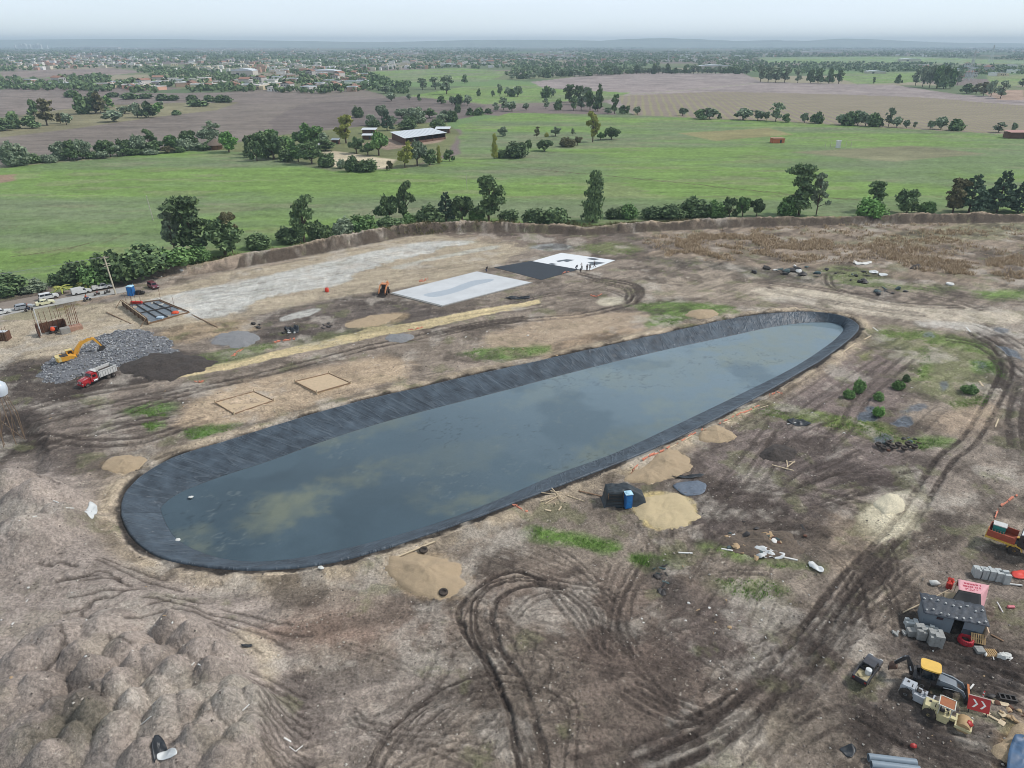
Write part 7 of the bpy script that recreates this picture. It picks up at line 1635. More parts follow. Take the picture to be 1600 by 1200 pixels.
# ------------------------------------------------------------------ heaps of earth, sand and stone
def soil_mat(name, rgb, rough_scale=3., var=.3, bump=.12): return mat(name, rgb, .95, var=var, scale=rough_scale, bump=bump)
SANDM = soil_mat('builder_sand', (190,172,136), 9, .3, .12); OCHRE = soil_mat('ochre_sand', (168,148,120), 8, .32, .12); PALEG = soil_mat('pale_gravel', (206,196,170), 8, .28, .1); BLACKS = soil_mat('black_soil', (66,59,54), 3, .4, .2); GREYS = soil_mat('grey_grit', (128,128,128), 5, .25, .08); RUBM = soil_mat('grey_rubble', (112,113,116), 8, .45, .2)
def heap(outline, hgt, m_, name, label, cat='heap', seed=1, peak=1.4, lump=.25, z=0, group=None, flat=0.):
    o_ = [tuple(q) for q in spline([P(a, b, z)[:2] for a, b in outline], 5, True)]; q, _ = resample(o_, 56); c = q.mean(0); q = c+(q-c)*(1+.5*(fbm(q[:, 0], q[:, 1], 1.6, 3, seed+40)-.5))[:, None]; V = []; nr = 14
    for j in range(nr+1):
        t = j/nr; V.append(c+(q-c)*(1-t))
    V = np.array(V); n = fbm(V[..., 0].ravel(), V[..., 1].ravel(), 1.6, 4, seed).reshape(V.shape[:2])-.5
    tt_ = np.linspace(0, 1, nr+1)[:, None]; prof = np.minimum(tt_, 1-flat)/(1-flat)
    g = gzn(V[..., 0].ravel(), V[..., 1].ravel()).reshape(V.shape[:2])
    Z = g+hgt*prof**(1/peak)*(1+n*lump*2)+n*lump*hgt*.6*np.minimum(1, tt_*4); Z[0] = g[0]-.08
    Vv = np.concatenate([V, Z[..., None]], -1).reshape(-1, 3); N = 56
    ii = np.arange((nr+1)*N).reshape(nr+1, N); F = np.stack([ii[:-1], np.roll(ii, -1, 1)[:-1], np.roll(ii, -1, 1)[1:], ii[1:]], -1).reshape(-1, 4)
    a, b, cc = Vv[F[3]][:3]
    if np.cross(b-a, cc-a)[2] < 0: F = F[:, ::-1]
    loc = np.array([*c, g.mean()]); o = bulk(name, Vv-loc, F, m_); o.location = loc
    return tag(o, label, cat, group), (V, Z)
heap([(1000,748),(1015,722),(1040,706),(1068,712),(1080,726),(1066,742),(1030,752)], 1.1, OCHRE, 'sand_heap', 'ochre sand heap behind the black tarpaulin hut, beside the orange netting', seed=3)
heap([(978,752),(990,738),(1020,728),(1042,736),(1046,748),(1015,756)], .8, OCHRE, 'sand_heap', 'lower ochre sand heap touching the back of the black hut', seed=4)
heap([(1088,688),(1100,675),(1118,668),(1142,672),(1152,686),(1130,693),(1105,693)], .9, OCHRE, 'sand_heap', 'small ochre sand heap between the pond edge and the dark ploughed mud', seed=5)
heap([(600,885),(620,872),(655,864),(700,872),(722,890),(722,915),(690,932),(640,925),(610,905)], 1.2, OCHRE, 'sand_heap', 'ochre sand heap with two tyres at its edge near the pond', seed=6)
heap([(993,800),(1002,780),(1030,769),(1062,772),(1085,786),(1088,806),(1070,824),(1040,830),(1010,820)], .22, SANDM, 'sand_spread', 'pale yellow flattened sand spread right of the black hut', 'sand', seed=7, flat=.7, lump=.3)
heap([(1365,790),(1378,776),(1402,773),(1414,784),(1405,800),(1380,803)], .9, PALEG, 'gravel_heap', 'small pale gravel cone on the pale gravel patch by the haul road', seed=8)
heap([(1182,712),(1200,698),(1225,695),(1243,704),(1242,718),(1215,722),(1195,720)], .9, BLACKS, 'soil_heap', 'black soil heap with pale planks lying in front of it', seed=9, lump=.5)
heap([(215,590),(180,580),(195,566),(230,556),(275,551),(320,560),(330,572),(290,588),(250,596)], 1.3, BLACKS, 'soil_heap', 'long dark soil heap behind the red and white dump truck', seed=10, lump=.4)
heap([(158,730),(175,716),(205,710),(228,716),(222,732),(190,740)], .7, OCHRE, 'sand_heap', 'ochre sand heap at the left end of the pond', seed=11)
heap([(1555,1180),(1568,1150),(1600,1130),(1640,1140),(1640,1200),(1600,1215)], .9, OCHRE, 'sand_heap', 'orange sand heap cut by the right edge behind the blue sheet', seed=12)
heap([(535,509),(560,498),(595,491),(625,492),(600,505),(560,512)], .25, OCHRE, 'sand_heap', 'low orange sand heap between the long sand strip and the concrete slab', seed=13)
heap([(330,536),(345,522),(380,518),(408,526),(395,540),(360,543)], .6, GREYS, 'grit_heap', 'low blue grey grit heap north of the sand strip', seed=14)
heap([(1070,492),(1085,484),(1108,484),(1122,493),(1100,499)], .7, OCHRE, 'sand_heap', 'small sandy heap on the pond lip by the green weeds', seed=15)
heap([(600,530),(612,522),(640,522),(646,530),(625,536)], .5, GREYS, 'grit_heap', 'small grey heap just below the sand strip', seed=16)
# rubble heap under the excavator with its stones
RUB = [(60,585),(90,560),(130,540),(160,523),(190,515),(225,518),(262,532),(280,546),(240,560),(190,574),(140,586),(95,594)]
rub, (RV, RZ) = heap(RUB, .9, RUBM, 'rubble_heap', 'wide grey heap of broken stone under the yellow excavator', 'rubble heap', seed=17, flat=.5, lump=.35)
rs = np.random.RandomState(5); rr2 = random.Random(5); mbs = MB(); pj = np.array(RV).reshape(-1, 2); pz = np.array(RZ).ravel()
for k in range(3000):
    i = rs.randint(0, 56); j = rs.uniform(0.02, 1)**1.5*14; j0 = min(int(j), 13); f = j-j0; i2 = (i+1) % 56; g = rs.uniform()
    p = (RV[j0, i]*(1-f)+RV[j0+1, i]*f)*(1-g)+(RV[j0, i2]*(1-f)+RV[j0+1, i2]*f)*g; z_ = (RZ[j0, i]*(1-f)+RZ[j0+1, i]*f)*(1-g)+(RZ[j0, i2]*(1-f)+RZ[j0+1, i2]*f)*g
    s_ = rs.uniform(.09, .25); mbs.blob((p[0]-rub.location.x, p[1]-rub.location.y, z_-rub.location.z+s_*.3), (s_, s_*rs.uniform(.6, 1), s_*rs.uniform(.5, .8)), rr2, .3, 5, 3)
ston = mbs.build('stone', multi('broken_stone', [(122,124,128),(146,148,150),(100,102,106),(172,172,172),(116,114,110)]), rub, 0); tag(ston, kind='stuff')

# ------------------------------------------------------------------ concrete slab, lined pit
CONC = mat('fresh_concrete', (198,200,200), .8, var=.08, scale=.25, dirt=.06, dcol=(160,166,170)); CONCD = mat('concrete_edge', (150,148,142), .85, var=.15, dirt=.25); WETC = mat('damp_concrete', (168,176,182), .4, var=.06)
t = thing('concrete_slab', 'big pale rectangular concrete slab with a damp grey patch', 'concrete slab')
sl = W([(612,457),(745,424),(829,441),(691,477)], .3)
MB().slab(sl, -.3, .3).build('slab', CONC, t, 0)
cx_ = np.mean(sl, 0); MB().slab([tuple(np.array(p)+(np.array(p)-cx_)*.035) for p in sl], -.3, .18).build('edge_beam', CONCD, t, 0)
dp_ = [tuple(q) for q in spline(W([(662,460),(700,452),(722,444),(742,438),(770,436),(766,440),(742,446),(715,456),(680,464)], .3), 4, True)]
MB().slab(dp_, .29, .304).build('damp_patch', WETC, t, 0)
MEMB = mat('black_membrane', (27,33,40), .5, var=.3, scale=.35); GEO = mat('white_geotextile', (222,224,224), .85, var=.04); MEM2 = mat('grey_membrane', (84,92,98), .5, var=.15, scale=.5)
t = thing('lined_pit', 'shallow pit lined with black plastic and half covered by a white sheet', 'lined pit')
MB().slab(W([(772,418),(832,407.5),(905,421),(846,437.5)]), -.2, .06).build('membrane', MEMB, t, 0)
wp = W([(832,408),(877,395),(961,406.5),(922,422),(904,420.8)], .1)
ws = MB().slab(wp, .05, .10).build('white_sheet', GEO, t, 0)
for pl in ([(869,407.5),(885,405),(898,406),(886,409.5),(880,408),(872,409.6)], [(916,404.5),(924,402.8),(937,404.8),(929,406.8)], [(918,410),(930,408.6),(946,410.5),(932,413.8),(922,412)], [(857,412),(862,411),(871,412.6),(864,414)], [(917,413.5),(927,412.6),(930,414),(921,415.2)]):
    MB().slab(W(pl, .1), .09, .105).build('uncovered_patch', MEM2, t, 0)
# ------------------------------------------------------------------ square footings set out with boards
TIMB = mat('pale_timber', (0,0,0)); FWOOD = mat('footing_board', (142,118,94), .85, var=.25, scale=3); WOOD = mat('weathered_board', (122,98,76), .85, var=.25, scale=3); FLOORS = soil_mat('levelled_earth', (190,168,138), 3, .12, .03)
for cs, lab in (([(336,630),(397,613),(428,627),(366,648)], 'square of levelled earth edged with boards, the nearer one above the pond'), ([(461,598),(514,585),(548,600),(495,615)], 'square of levelled earth edged with boards, the farther one above the pond'), ):
    t = thing('footing_square', lab, 'footing'); p = W(cs); z_ = max(gz(*q) for q in p)+.05
    MB().slab(p, z_-.5, z_+.03).build('floor', FLOORS, t, 0)
    for k in range(4):
        a, b = np.array(p[k]), np.array(p[(k+1) % 4]); d = (b-a)/np.hypot(*(b-a)); L_ = np.hypot(*(b-a)); m_ = (a+b)/2
        MB().box((0, 0, 0), (L_-.15, .09, .18)).build('board', FWOOD, t, loc=(*m_, z_+.08), rz=math.atan2(d[1], d[0]))
        MB().box((0, 0, 0), (.22, .22, .7), top=(.7, .7)).build('peg', TIMB, t, loc=(*a, z_+.2))
# ------------------------------------------------------------------ utility pole and wires
PCON = mat('pole_concrete', (196,186,164), .85, var=.1)
x, y, z = G(181,460); hp_ = height_to(y, 400)
t = thing('power_pole', 'tall pale concrete power pole with crossarms beside the parked vehicles', 'power pole', (x, y, z)); t.rotation_euler.y = -.06
MB().cyl((0, 0, -.2), (0, 0, hp_), .2, .13, 10).build('pole', PCON, t)
for k, (z_, L_) in enumerate(((hp_-.4, 1.9), (hp_-1.9, 1.5), (hp_-2.4, 1.4))): MB().box((.1, 0, z_), (L_ if k else L_, .1, .12), rz=.5).build('crossarm', PCON, t)
for s_ in (-.8, 0, .8): MB().lathe((s_*math.cos(.5)+.1, s_*math.sin(.5), hp_-.34), [(.05, 0), (.09, .05), (.05, .1), (.08, .16), (.03, .22)], 8).build('insulator', mat('brown_ceramic', (90,60,48), .3), t)
WIRE = mat('wire', (150,152,150), .5, .3)
for k in range(3):
    wb = []; e = np.array([*P(-140, 452), 0.]); 
    a = Vector((x-.55+(k-1)*.7*.88, y+(k-1)*.38, z+hp_-.15)); ex_ = P(-260, 452, hp_-1.0); b = Vector((ex_[0], ex_[1]+(k-1)*.5, hp_-1.0))
    pts = [a.lerp(b, i/14)-Vector((0, 0, 1.1*math.sin(math.pi*i/14))) for i in range(15)]
    o = MB().tube([tuple(p) for p in pts], .022, 4).build('overhead_wire', WIRE); tag(o, 'thin overhead wire running left from the power pole', 'wire', 'wires from the power pole')
x, y, _ = P(239.5,344); o = MB().cyl((0, 0, -.2), (-.6, 0, height_to(y, 305)), .14, .1, 8).cyl((-.65, 0, height_to(y, 305)-.7), (.0, 0, height_to(y, 305)-.5), .05).build('pole', mat('pale_post', (0,0,0))); o.location = (x, y, 0); tag(o, 'lone thin pole standing in the green field at left', 'pole')
x, y, _ = P(730,297); o = MB().cyl((0, 0, -.2), (-.3, 0, height_to(y, 270)), .09, .06, 8).box((-.3, 0, height_to(y, 270)-.3), (.5, .06, .06)).build('pole', mat('pale_post', (0,0,0))); o.location = (x, y, 0); tag(o, 'faint thin pole in the green field left of the tall oval tree', 'pole')
# ------------------------------------------------------------------ blue tank, portable toilets, barrels
BLUE = mat('blue_plastic', (26,100,164), .45, var=.08, dirt=.1); LBLUE = mat('pale_blue_lid', (170,206,222), .5); ORNG = mat('orange_plastic', (222,84,44), .55, var=.15)
x, y, z = G(206,461)
t = thing('portable_toilet', 'bright blue portable toilet with a pale roof beside the concrete road end', 'portable toilet', (x, y, z))
MB().box((0, 0, 1.1), (1.35, 1.35, 2.2)).build('cabin', BLUE, t); MB().box((0, 0, 2.24), (1.45, 1.45, .1)).lathe((0, 0, 2.28), [(.7, 0), (.6, .14), (.2, .22)], 12).build('roof', LBLUE, t); MB().box((0, -.69, 1.05), (.85, .05, 1.95)).build('door', mat('blue_door', (30,120,190), .45), t); MB().cyl((.5, .5, 2.3), (.5, .5, 2.7), .06, n=8).build('vent_pipe', LBLUE, t)
o = MB().box((0, 0, .5), (1.2, .9, 1.0), top=(.8, .8)).blob((.9, .2, .4), (.6, .5, .45), random.Random(3), .2).build('generator', mat('black_plastic', (0,0,0))); o.location = G(217,460); tag(o, 'black machine tucked behind the blue portable toilet', 'machine')
x, y, z = G(511,456); t = thing('barrel', 'single orange barrel standing on the gravel strip', 'barrel', (x, y, z)); MB().lathe((0, 0, 0), [(.42, 0), (.46, .1), (.46, .45), (.49, .5), (.46, .55), (.44, .95), (.40, 1.0)], 16).build('drum', mat('red_orange_barrel', (216,66,44), .5, var=.15), t); MB().lathe((0, 0, 1.0), [(.38, 0), (.36, .04)], 16).build('lid', mat('barrel_lid', (170,60,44), .5), t)
# little orange loader at the slab corner
ORM = mat('faded_orange_paint', (204,132,84), .55, var=.15, dirt=.2)
x, y, z = G(601,459); t = thing('skid_loader', 'small faded orange loader at the left corner of the concrete slab', 'loader', (x, y, z), -1.75)
MB().box((-.2, 0, .95), (2.4, 1.4, .9)).build('body', DST, t); cbx = MB().box((-.2, 0, 1.9), (1.2, 1.1, 1.1), top=(.85, .9)).build('cab', BLACKP, t); MB().box((-.2, 0, 2.5), (1.3, 1.2, .1)).build('cab_roof', ORM, cbx)
for y_ in (-.85, .85):
    for x_ in (-.9, .7): wheel(t, x_, y_, .48, .36, mat('orange_rim', (190,120,70), .5, dirt=.3), .55)
    beam(MB(), [(-1.3,2.35),(.4,2.15),(1.5,1.3),(1.8,.5)], .22, [.35,.42,.36,.26]).build('lift_arm', ORM, t).location.y = y_*.95
MB().prism([(1.7,.8),(1.7,.15),(1.85,.05),(2.6,.05),(2.6,.12),(1.95,.2),(1.85,.8)], -1.0, 1.0).build('bucket', DST, t)
beam(MB(), [(-1.4,1.2),(-1.9,2.2),(-2.6,2.4),(-3.0,1.4)], .24, [.3,.36,.3,.22]).build('digging_arm', ORM, t)
# ------------------------------------------------------------------ reinforced footings under construction at left
RUST = mat('rusty_rebar', (104,62,42), .9, var=.25, scale=3); FORM = mat('rusty_formwork', (96,66,50), .9, var=.35, scale=2.2); FTIM = mat('formwork_timber', (112,88,68), .9, var=.3, scale=2)
def rebars(parent, pts, z0, z1, rg):
    for (x_, y_) in pts:
        MB().cyl((x_, y_, z0), (x_+rg.uniform(-.12, .12), y_+rg.uniform(-.12, .12), z1*rg.uniform(.85, 1.1)), .035, n=5).build('steel_bar', RUST, parent)
rg = random.Random(21)
x, y, z = G(95,518); t = tcf = thing('column_footing', 'rusty steel formwork with tall bare reinforcing bars behind the excavator', 'column footing', (x, y, z), rdh)
MB().box((-1.3, .6, 1.1), (4.6, .14, 1.7)).box((-3.5, -.2, .6), (.14, 1.6, 1.2)).box((1.0, -.1, 1.1), (.14, 1.5, 1.8)).build('formwork', FORM, t)
for k in range(6): MB().box((-3.3+k*.85, .5, 1.1), (.1, .1, 2.0)).build('stud', FTIM, t)
MB().box((.5, -1.6, .5), (1.5, 1.1, 1.0)).build('concrete_base', CONCD, t); MB().box((2.2, -1.2, .45), (2.3, 1.5, .9)).build('brick_pier', mat('brick_pier', (168,132,112), .9, var=.25, scale=3), t)
rebars(t, [(-3.4,.2),(-3.1,.2),(-2.6,.25),(-1.7,.2),(-.8,.2),(-.1,.2),(.3,.25),(.6,-.1),(1.5,-.7),(1.8,-.4),(2.2,-.6),(2.5,-.3),(2.8,-.8),(3.1,-.5),(1.7,-1.4),(2.6,-1.5),(3.0,-1.4)], .3, 4.3, rg)
MB().cyl((-3.1, .1, 0), (-3.1, .1, 4.6), .1, n=8).build('white_pipe', mat('white_pipe', (208,206,200), .5), t)
tcf.scale = (1.15, 1.15, 1.25)
x, y, z = G(84,521); t2 = thing('cement_mixer', 'dark cement mixer with an orange drum at the foot of the rusty formwork', 'cement mixer', (x, y, z), .3)
MB().lathe((0, 0, .55), [(.2, 0), (.45, .2), (.48, .5), (.3, .85), (.26, .9)], 12).build('mixing_drum', ORNG, t2); MB().box((.1, .5, .8), (1.5, .6, .9)).box((-.3, 0, .2), (1.6, .1, .1)).build('frame', DST, t2); MB().box((.1, .5, 1.3), (1.1, .5, .15)).build('cover', mat('grey_cover', (128,132,138), .6), t2)
for s_ in (-.5, .5): MB().lathe((s_, -.35, .3), [(.12, -.06), (.3, -.06), (.3, .06), (.12, .06)], 12, 'y').build('wheel', TYRE, t2)
x, y, z = G(2,531); t = thing('column_footing', 'dark boarded column footing cut by the left edge of the picture', 'column footing', (x, y, z), .1)
MB().box((0, 0, .9), (3.4, 1.6, 1.8)).build('formwork', FORM, t); MB().box((.2, 0, 1.84), (2.6, 1.2, .1)).build('concrete_top', CONC, t)
for k in range(8): MB().box((-1.6+k*.45, -.86, .95), (.12, .12, 1.9)).build('stud', FTIM, t)
rebars(t, [(1.3,.2),(1.0,-.4),(.5,.3)], 1.5, 2.6, rg)
# the bigger one with braced shutter and steel mesh floor
x, y, z = G(246,488); t = thing('foundation', 'square foundation with a braced timber shutter and blue grey steel mesh floor', 'foundation', (x, y, z))
c = np.array([x, y]); FL = [np.array(P(*q)[:2])-c for q in [(193,478),(250,470),(296,489),(232,507)]]
MB().slab([tuple(q) for q in FL], -.3, .10).build('floor', mat('foundation_floor', (112,120,126), .7, var=.3, scale=1.5), t, 0)
for k in range(4):
    a, b = FL[k], FL[(k+1) % 4]; d = b-a; L_ = np.hypot(*d); m_ = (a+b)/2; an = math.atan2(d[1], d[0]); hh_ = 1.5 if k == 3 else .4
    MB().box((0, 0, hh_/2), (L_, .12, hh_)).build('shutter', FTIM if k == 3 else WOOD, t, loc=(*m_, 0), rz=an)
    if k == 3:
        for q in range(7): MB().box((-L_/2+.25+q*(L_-.5)/6, .18, .8), (.14, .16, 1.7)).build('stud', WOOD, t, loc=(*m_, 0), rz=an)
        MB().box((0, .22, 1.45), (L_, .1, .14)).build('rail', mat('pale_timber', (0,0,0)), t, loc=(*m_, 0), rz=an)
        for q in (-.5, .5): MB().cyl((q*L_, .3, 1.5), (q*L_-.6, 1.9, 0), .07, n=6).build('brace', WOOD, t, loc=(*m_, 0), rz=an)
for k, (u0, v0, u1, v1) in enumerate([(.05,.5,.95,.5),(.5,.05,.5,.95),(.3,.1,.3,.9),(.75,.1,.75,.9)]):
    pt = lambda u, v: FL[0]*(1-u)*(1-v)+FL[1]*u*(1-v)+FL[2]*u*v+FL[3]*(1-u)*v
    a, b = pt(u0, v0), pt(u1, v1); MB().cyl((*a, .28), (*b, .28), .12, n=6).build('steel_cage', DST, t)
rebars(t, [tuple(pt(.05, .1)), tuple(pt(.1, .25)), tuple(pt(.2, .05)), tuple(pt(.3, .08)), tuple(pt(.45, .05)), tuple(pt(.95, .1)), tuple(pt(.97, .55)), tuple(pt(.6, .95))], .1, 3.4, rg)
MB().box((*pt(.35, .02), .55), (2.6, .5, .5)).build('red_cover', mat('red_cover', (196,52,40), .7), t); MB().blob((*pt(.75, .85), .3), (.9, .6, .35), random.Random(2), .25).build('orange_cover', ORNG, t); MB().box((*pt(.35, .9), .25), (1.3, 1.0, .4)).build('pale_crate', mat('pale_crate', (176,196,210), .6), t)
for (a_, b_, lb) in [((225,488),(270,512),'long dark plank on the sand left of the braced foundation'), ((300,492),(340,512),'dark plank lying along the right side of the braced foundation'), ((250,471),(290,487),'dark plank along the back of the braced foundation')]:
    if lb.startswith('long'): a_, b_ = (167,489), (205,506)
    p, q = np.array(G(*a_)), np.array(G(*b_)); o = MB().box((0, 0, 0), (np.hypot(*(q-p)[:2]), .22, .1)).build('plank', WOOD); o.location = (*((p+q)/2)[:2], (p+q)[2]/2+.1); o.rotation_euler.z = math.atan2(*(q-p)[:2][::-1]); tag(o, lb, 'plank')
# ------------------------------------------------------------------ black tarpaulin hut with blue toilet
TARP = mat('black_tarpaulin', (38,46,50), .5, var=.4, scale=1.3, bump=.12)
def drape(name, m_, w_, d_, fn, parent, n=34, seed=1):
    V, F = [], []
    for j in range(n+1):
        for i in range(n+1):
            x_, y_ = -w_/2+w_*i/n, -d_/2+d_*j/n; V.append((x_, y_, fn(x_, y_)))
    V = np.array(V); V[:, 2] += (fbm(V[:, 0]+seed*9, V[:, 1], .6, 3, seed)-.5)*.22*np.minimum(1, V[:, 2]); V[:, :2] += (np.c_[fbm(V[:, 2]*2, V[:, 0], .5, 2, seed+5), fbm(V[:, 2]*2, V[:, 1], .5, 2, seed+6)]-.5)*.16
    for j in range(n):
        for i in range(n): a = j*(n+1)+i; F.append((a, a+1, a+n+2, a+n+1))
    o = bulk(name, V, np.array(F), m_); o.parent = parent; return o
x, y, z = G(975,783); t = thing('tarpaulin_hut', 'black tarpaulin hut by the pond edge with timber poles sticking out', 'hut', (x, y, z), heading((945,783), (1006,780)))
def hutf(x_, y_):
    e = lambda d: min(1, max(0, d/.22))
    left = 2.2*e(x_+2.75)*e(y_+1.15)*e(1.3-y_) if x_ < -.2 else 0
    right = max(0, 2.25-max(0, x_-.5)*.62)*e(2.85-x_)*min(1, max(0, (y_+1.25)/.8+.0))*e(1.3-y_) if x_ >= -.2 else 0
    return max(left, right)-.05
drape('tarpaulin', TARP, 5.9, 2.8, hutf, t)
for q in ((-2.4, -1.0), (-.4, -1.0), (-2.4, 1.1), (2.3, 1.1)): MB().cyl((*q, 0), (*q, 2.0 if q[0] < 1 else 1.1), .06, n=6).build('post', WOOD, t)
for k in range(4): MB().box((-1.5, -1.22, .35+k*.5), (2.3, .05, .07)).build('batten', BLACKP, t)
mw = Matrix.Translation((x, y, z)) @ Matrix.Rotation(t.rotation_euler.z, 4, 'Z')
tt2 = thing('portable_toilet', 'narrow blue portable toilet set into the front of the black tarpaulin hut', 'portable toilet', tuple(mw @ Vector((.18, -1.25, 0))), t.rotation_euler.z+.1)
MB().box((0, 0, 1.05), (.95, .95, 2.1)).build('cabin', BLUE, tt2); MB().box((0, 0, 2.14), (1.02, 1.02, .09)).lathe((0, 0, 2.17), [(.45, 0), (.36, .1), (.1, .15)], 10).build('roof', LBLUE, tt2); MB().box((0, -.49, 1.0), (.7, .04, 1.85)).build('door', mat('blue_door', (0,0,0)), tt2)
def plank(a_, b_, lb, m_=None, w_=.2, h_=.09, lift=.06, z=None, name='plank', cat='plank', group=None):
    m_ = m_ or TIMB; p, q = np.array(G(*a_)), np.array(G(*b_)); L_ = np.linalg.norm(q-p); dz = q[2]-p[2]
    o = MB().box((0, 0, 0), (L_, w_, h_)).build(name, m_); o.location = tuple((p+q)/2+np.array([0, 0, lift])); o.rotation_euler = (0, -math.asin(max(-1, min(1, dz/L_))), math.atan2(*(q-p)[:2][::-1])); return tag(o, lb, cat, group)
plank((865,758),(940,766),'long pale timber pole from the pond edge to the black hut'); plank((904,768),(945,777),'dark timber pole leaning toward the black hut', WOOD); plank((983,748),(1020,757),'pale pole behind the black hut')
for i, (a_, b_) in enumerate([((848,768),(872,788)),((851,766),(882,779)),((846,771),(868,775)),((852,789),(872,777)),((844,787),(866,780)),((857,764),(868,791)),((860,770),(878,773)),((862,766),(880,785))]): plank(a_, b_, 'pale stick in the loose pile of sticks left of the black hut', w_=.1, lift=.08+.04*i, name='stick', cat='stick', group='loose sticks left of the black hut')
plank((884,774),(913,784),'bent pale stick on the grass left of the black hut', w_=.09, name='stick', cat='stick'); plank((873,798),(877,792),'short white offcut right of the loose sticks', w_=.18); plank((852,797),(861,799),'white offcut below the loose sticks near the netting', w_=.25)
def sheet(px_pts, m_, name, label, cat, lift=.05, thick=.03, rough=.15, seed=1, group=None):
    p = np.array([tuple(q) for q in spline([G(a, b)[:2] for a, b in px_pts], 4, True)]); c = p.mean(0); nr = 6; V = []
    for j in range(nr+1): V.append(c+(p-c)*(1-j/nr))
    V = np.array(V); sh = V.shape[:2]; X_, Y_ = V[..., 0].ravel(), V[..., 1].ravel()
    Z = gzn(X_, Y_)+lift+np.maximum(0, fbm(X_+seed*7, Y_, .7, 3, seed)-.4)*rough*2.2
    N = sh[1]; ii = np.arange(sh[0]*N).reshape(sh); F = np.stack([ii[:-1], np.roll(ii, -1, 1)[:-1], np.roll(ii, -1, 1)[1:], ii[1:]], -1).reshape(-1, 4); Vv = np.c_[X_, Y_, Z]
    if np.cross(Vv[F[2][1]]-Vv[F[2][0]], Vv[F[2][2]]-Vv[F[2][0]])[2] < 0: F = F[:, ::-1]
    loc = np.array([*c, Z.mean()]); o = bulk(name, Vv-loc, F, m_); o.location = loc; s_ = o.modifiers.new('thick', 'SOLIDIFY'); s_.thickness = thick; s_.offset = -1
    return tag(o, label, cat, group)
BSHEET = mat('black_sheet', (36,40,44), .45, var=.35, scale=1.5); GSHEET = mat('grey_sheet', (126,134,142), .5, var=.2, scale=1); WSHEET = mat('white_sheet', (204,206,204), .7, var=.1, scale=1)
sheet([(1040,742),(1070,744),(1098,741),(1095,746),(1060,748)], BSHEET, 'plastic_strip', 'folded black plastic strip behind the yellow sand spread', 'plastic strip', rough=.4, seed=3)
sheet([(1052,758),(1085,752),(1103,757),(1098,772),(1075,775),(1062,770)], mat('blue_grey_sheet', (94,104,116), .5, var=.2), 'plastic_sheet', 'pale blue grey plastic sheet right of the sand spread', 'plastic sheet', seed=4)
sheet([(1230,657),(1246,656),(1262,659),(1266,664),(1248,666),(1236,663)], BSHEET, 'plastic_sheet', 'crumpled dark plastic with white edges on the green strip', 'plastic sheet', rough=.5, seed=5)
# ------------------------------------------------------------------ grey shack with its lean-to
GWALL = mat('grey_sheet_wall', (116,128,138), .55, var=.12, scale=.8, dirt=.2); ROOFT = mat('dark_weighted_roof', (58,63,70), .6, var=.5, scale=2.4, bump=.08); PINK = mat('pink_banner', (214,158,162), .7, var=.08); PINKD = mat('red_banner_edge', (186,74,84), .7, var=.1); BLKT = mat('black_shade_cloth', (24,26,29), .75, var=.25, scale=2)
a_, b_ = np.array(P(1448,953,2.2)), np.array(P(1541,973,2.2)); hd_ = math.atan2(*(b_-a_)[:2][::-1]); LS = np.linalg.norm(b_-a_)
t = thing('shack', 'grey sheet-metal shack with a dark roof weighted by white stones', 'shack', (a_[0], a_[1], gz(*a_[:2])), hd_)
dw = LS*.49
MB().box((dw/2, 0, 1.1), (dw, .08, 2.2)).box((0, 1.2, 1.1), (.08, 2.4, 2.2)).box((LS, 1.2, 1.1), (.08, 2.4, 2.2)).box((LS/2, 2.4, 1.2), (LS, .08, 2.4)).build('wall', GWALL, t)
MB().box((LS-(LS-dw-.95)/2, 0, 1.0), (LS-dw-.95, .08, 2.0)).build('front_panel', GWALL, t); MB().box((dw*.52, -.05, 1.72), (.6, .05, .3)).build('notice', mat('dark_notice', (60,42,46), .7), t)
MB().box((dw+.5, .9, .02), (.9, 1.6, .04)).build('floor', BLACKP, t); MB().box((LS-1.1, -.08, .55), (1.3, .1, 1.0)).build('spare_panel', mat('dark_panel', (70,80,88), .6), t)
n = 24; V, F = [], []; 
for j in range(9):
    for i in range(n+1):
        x_ = -.3+(LS+.6)*i/n; y_ = -.35+3.0*j/8; V.append((x_, y_, 2.26+.16*y_/2.4+.07*math.sin(i*1.9)*math.sin(j*1.3)))
for j in range(8):
    for i in range(n): k_ = j*(n+1)+i; F.append((k_, k_+1, k_+n+2, k_+n+1))
ro = MB().add(V, F).build('roof', ROOFT, t); ro.modifiers.new('thick', 'SOLIDIFY').thickness = .05
rg = random.Random(9)
for i in range(18):
    x_ = .0+LS*(i % 9)/8; y_ = (-.1 if i < 9 else 1.5)+rg.uniform(-.12, .5); o = MB().blob((0, 0, 0), (.13, .11, .09), rg, .25, 6, 4).build('roof_stone', mat('white_stone', (190,190,186), .9)); o.parent = t; o.location = (x_, y_, 2.38+.16*y_/2.4)
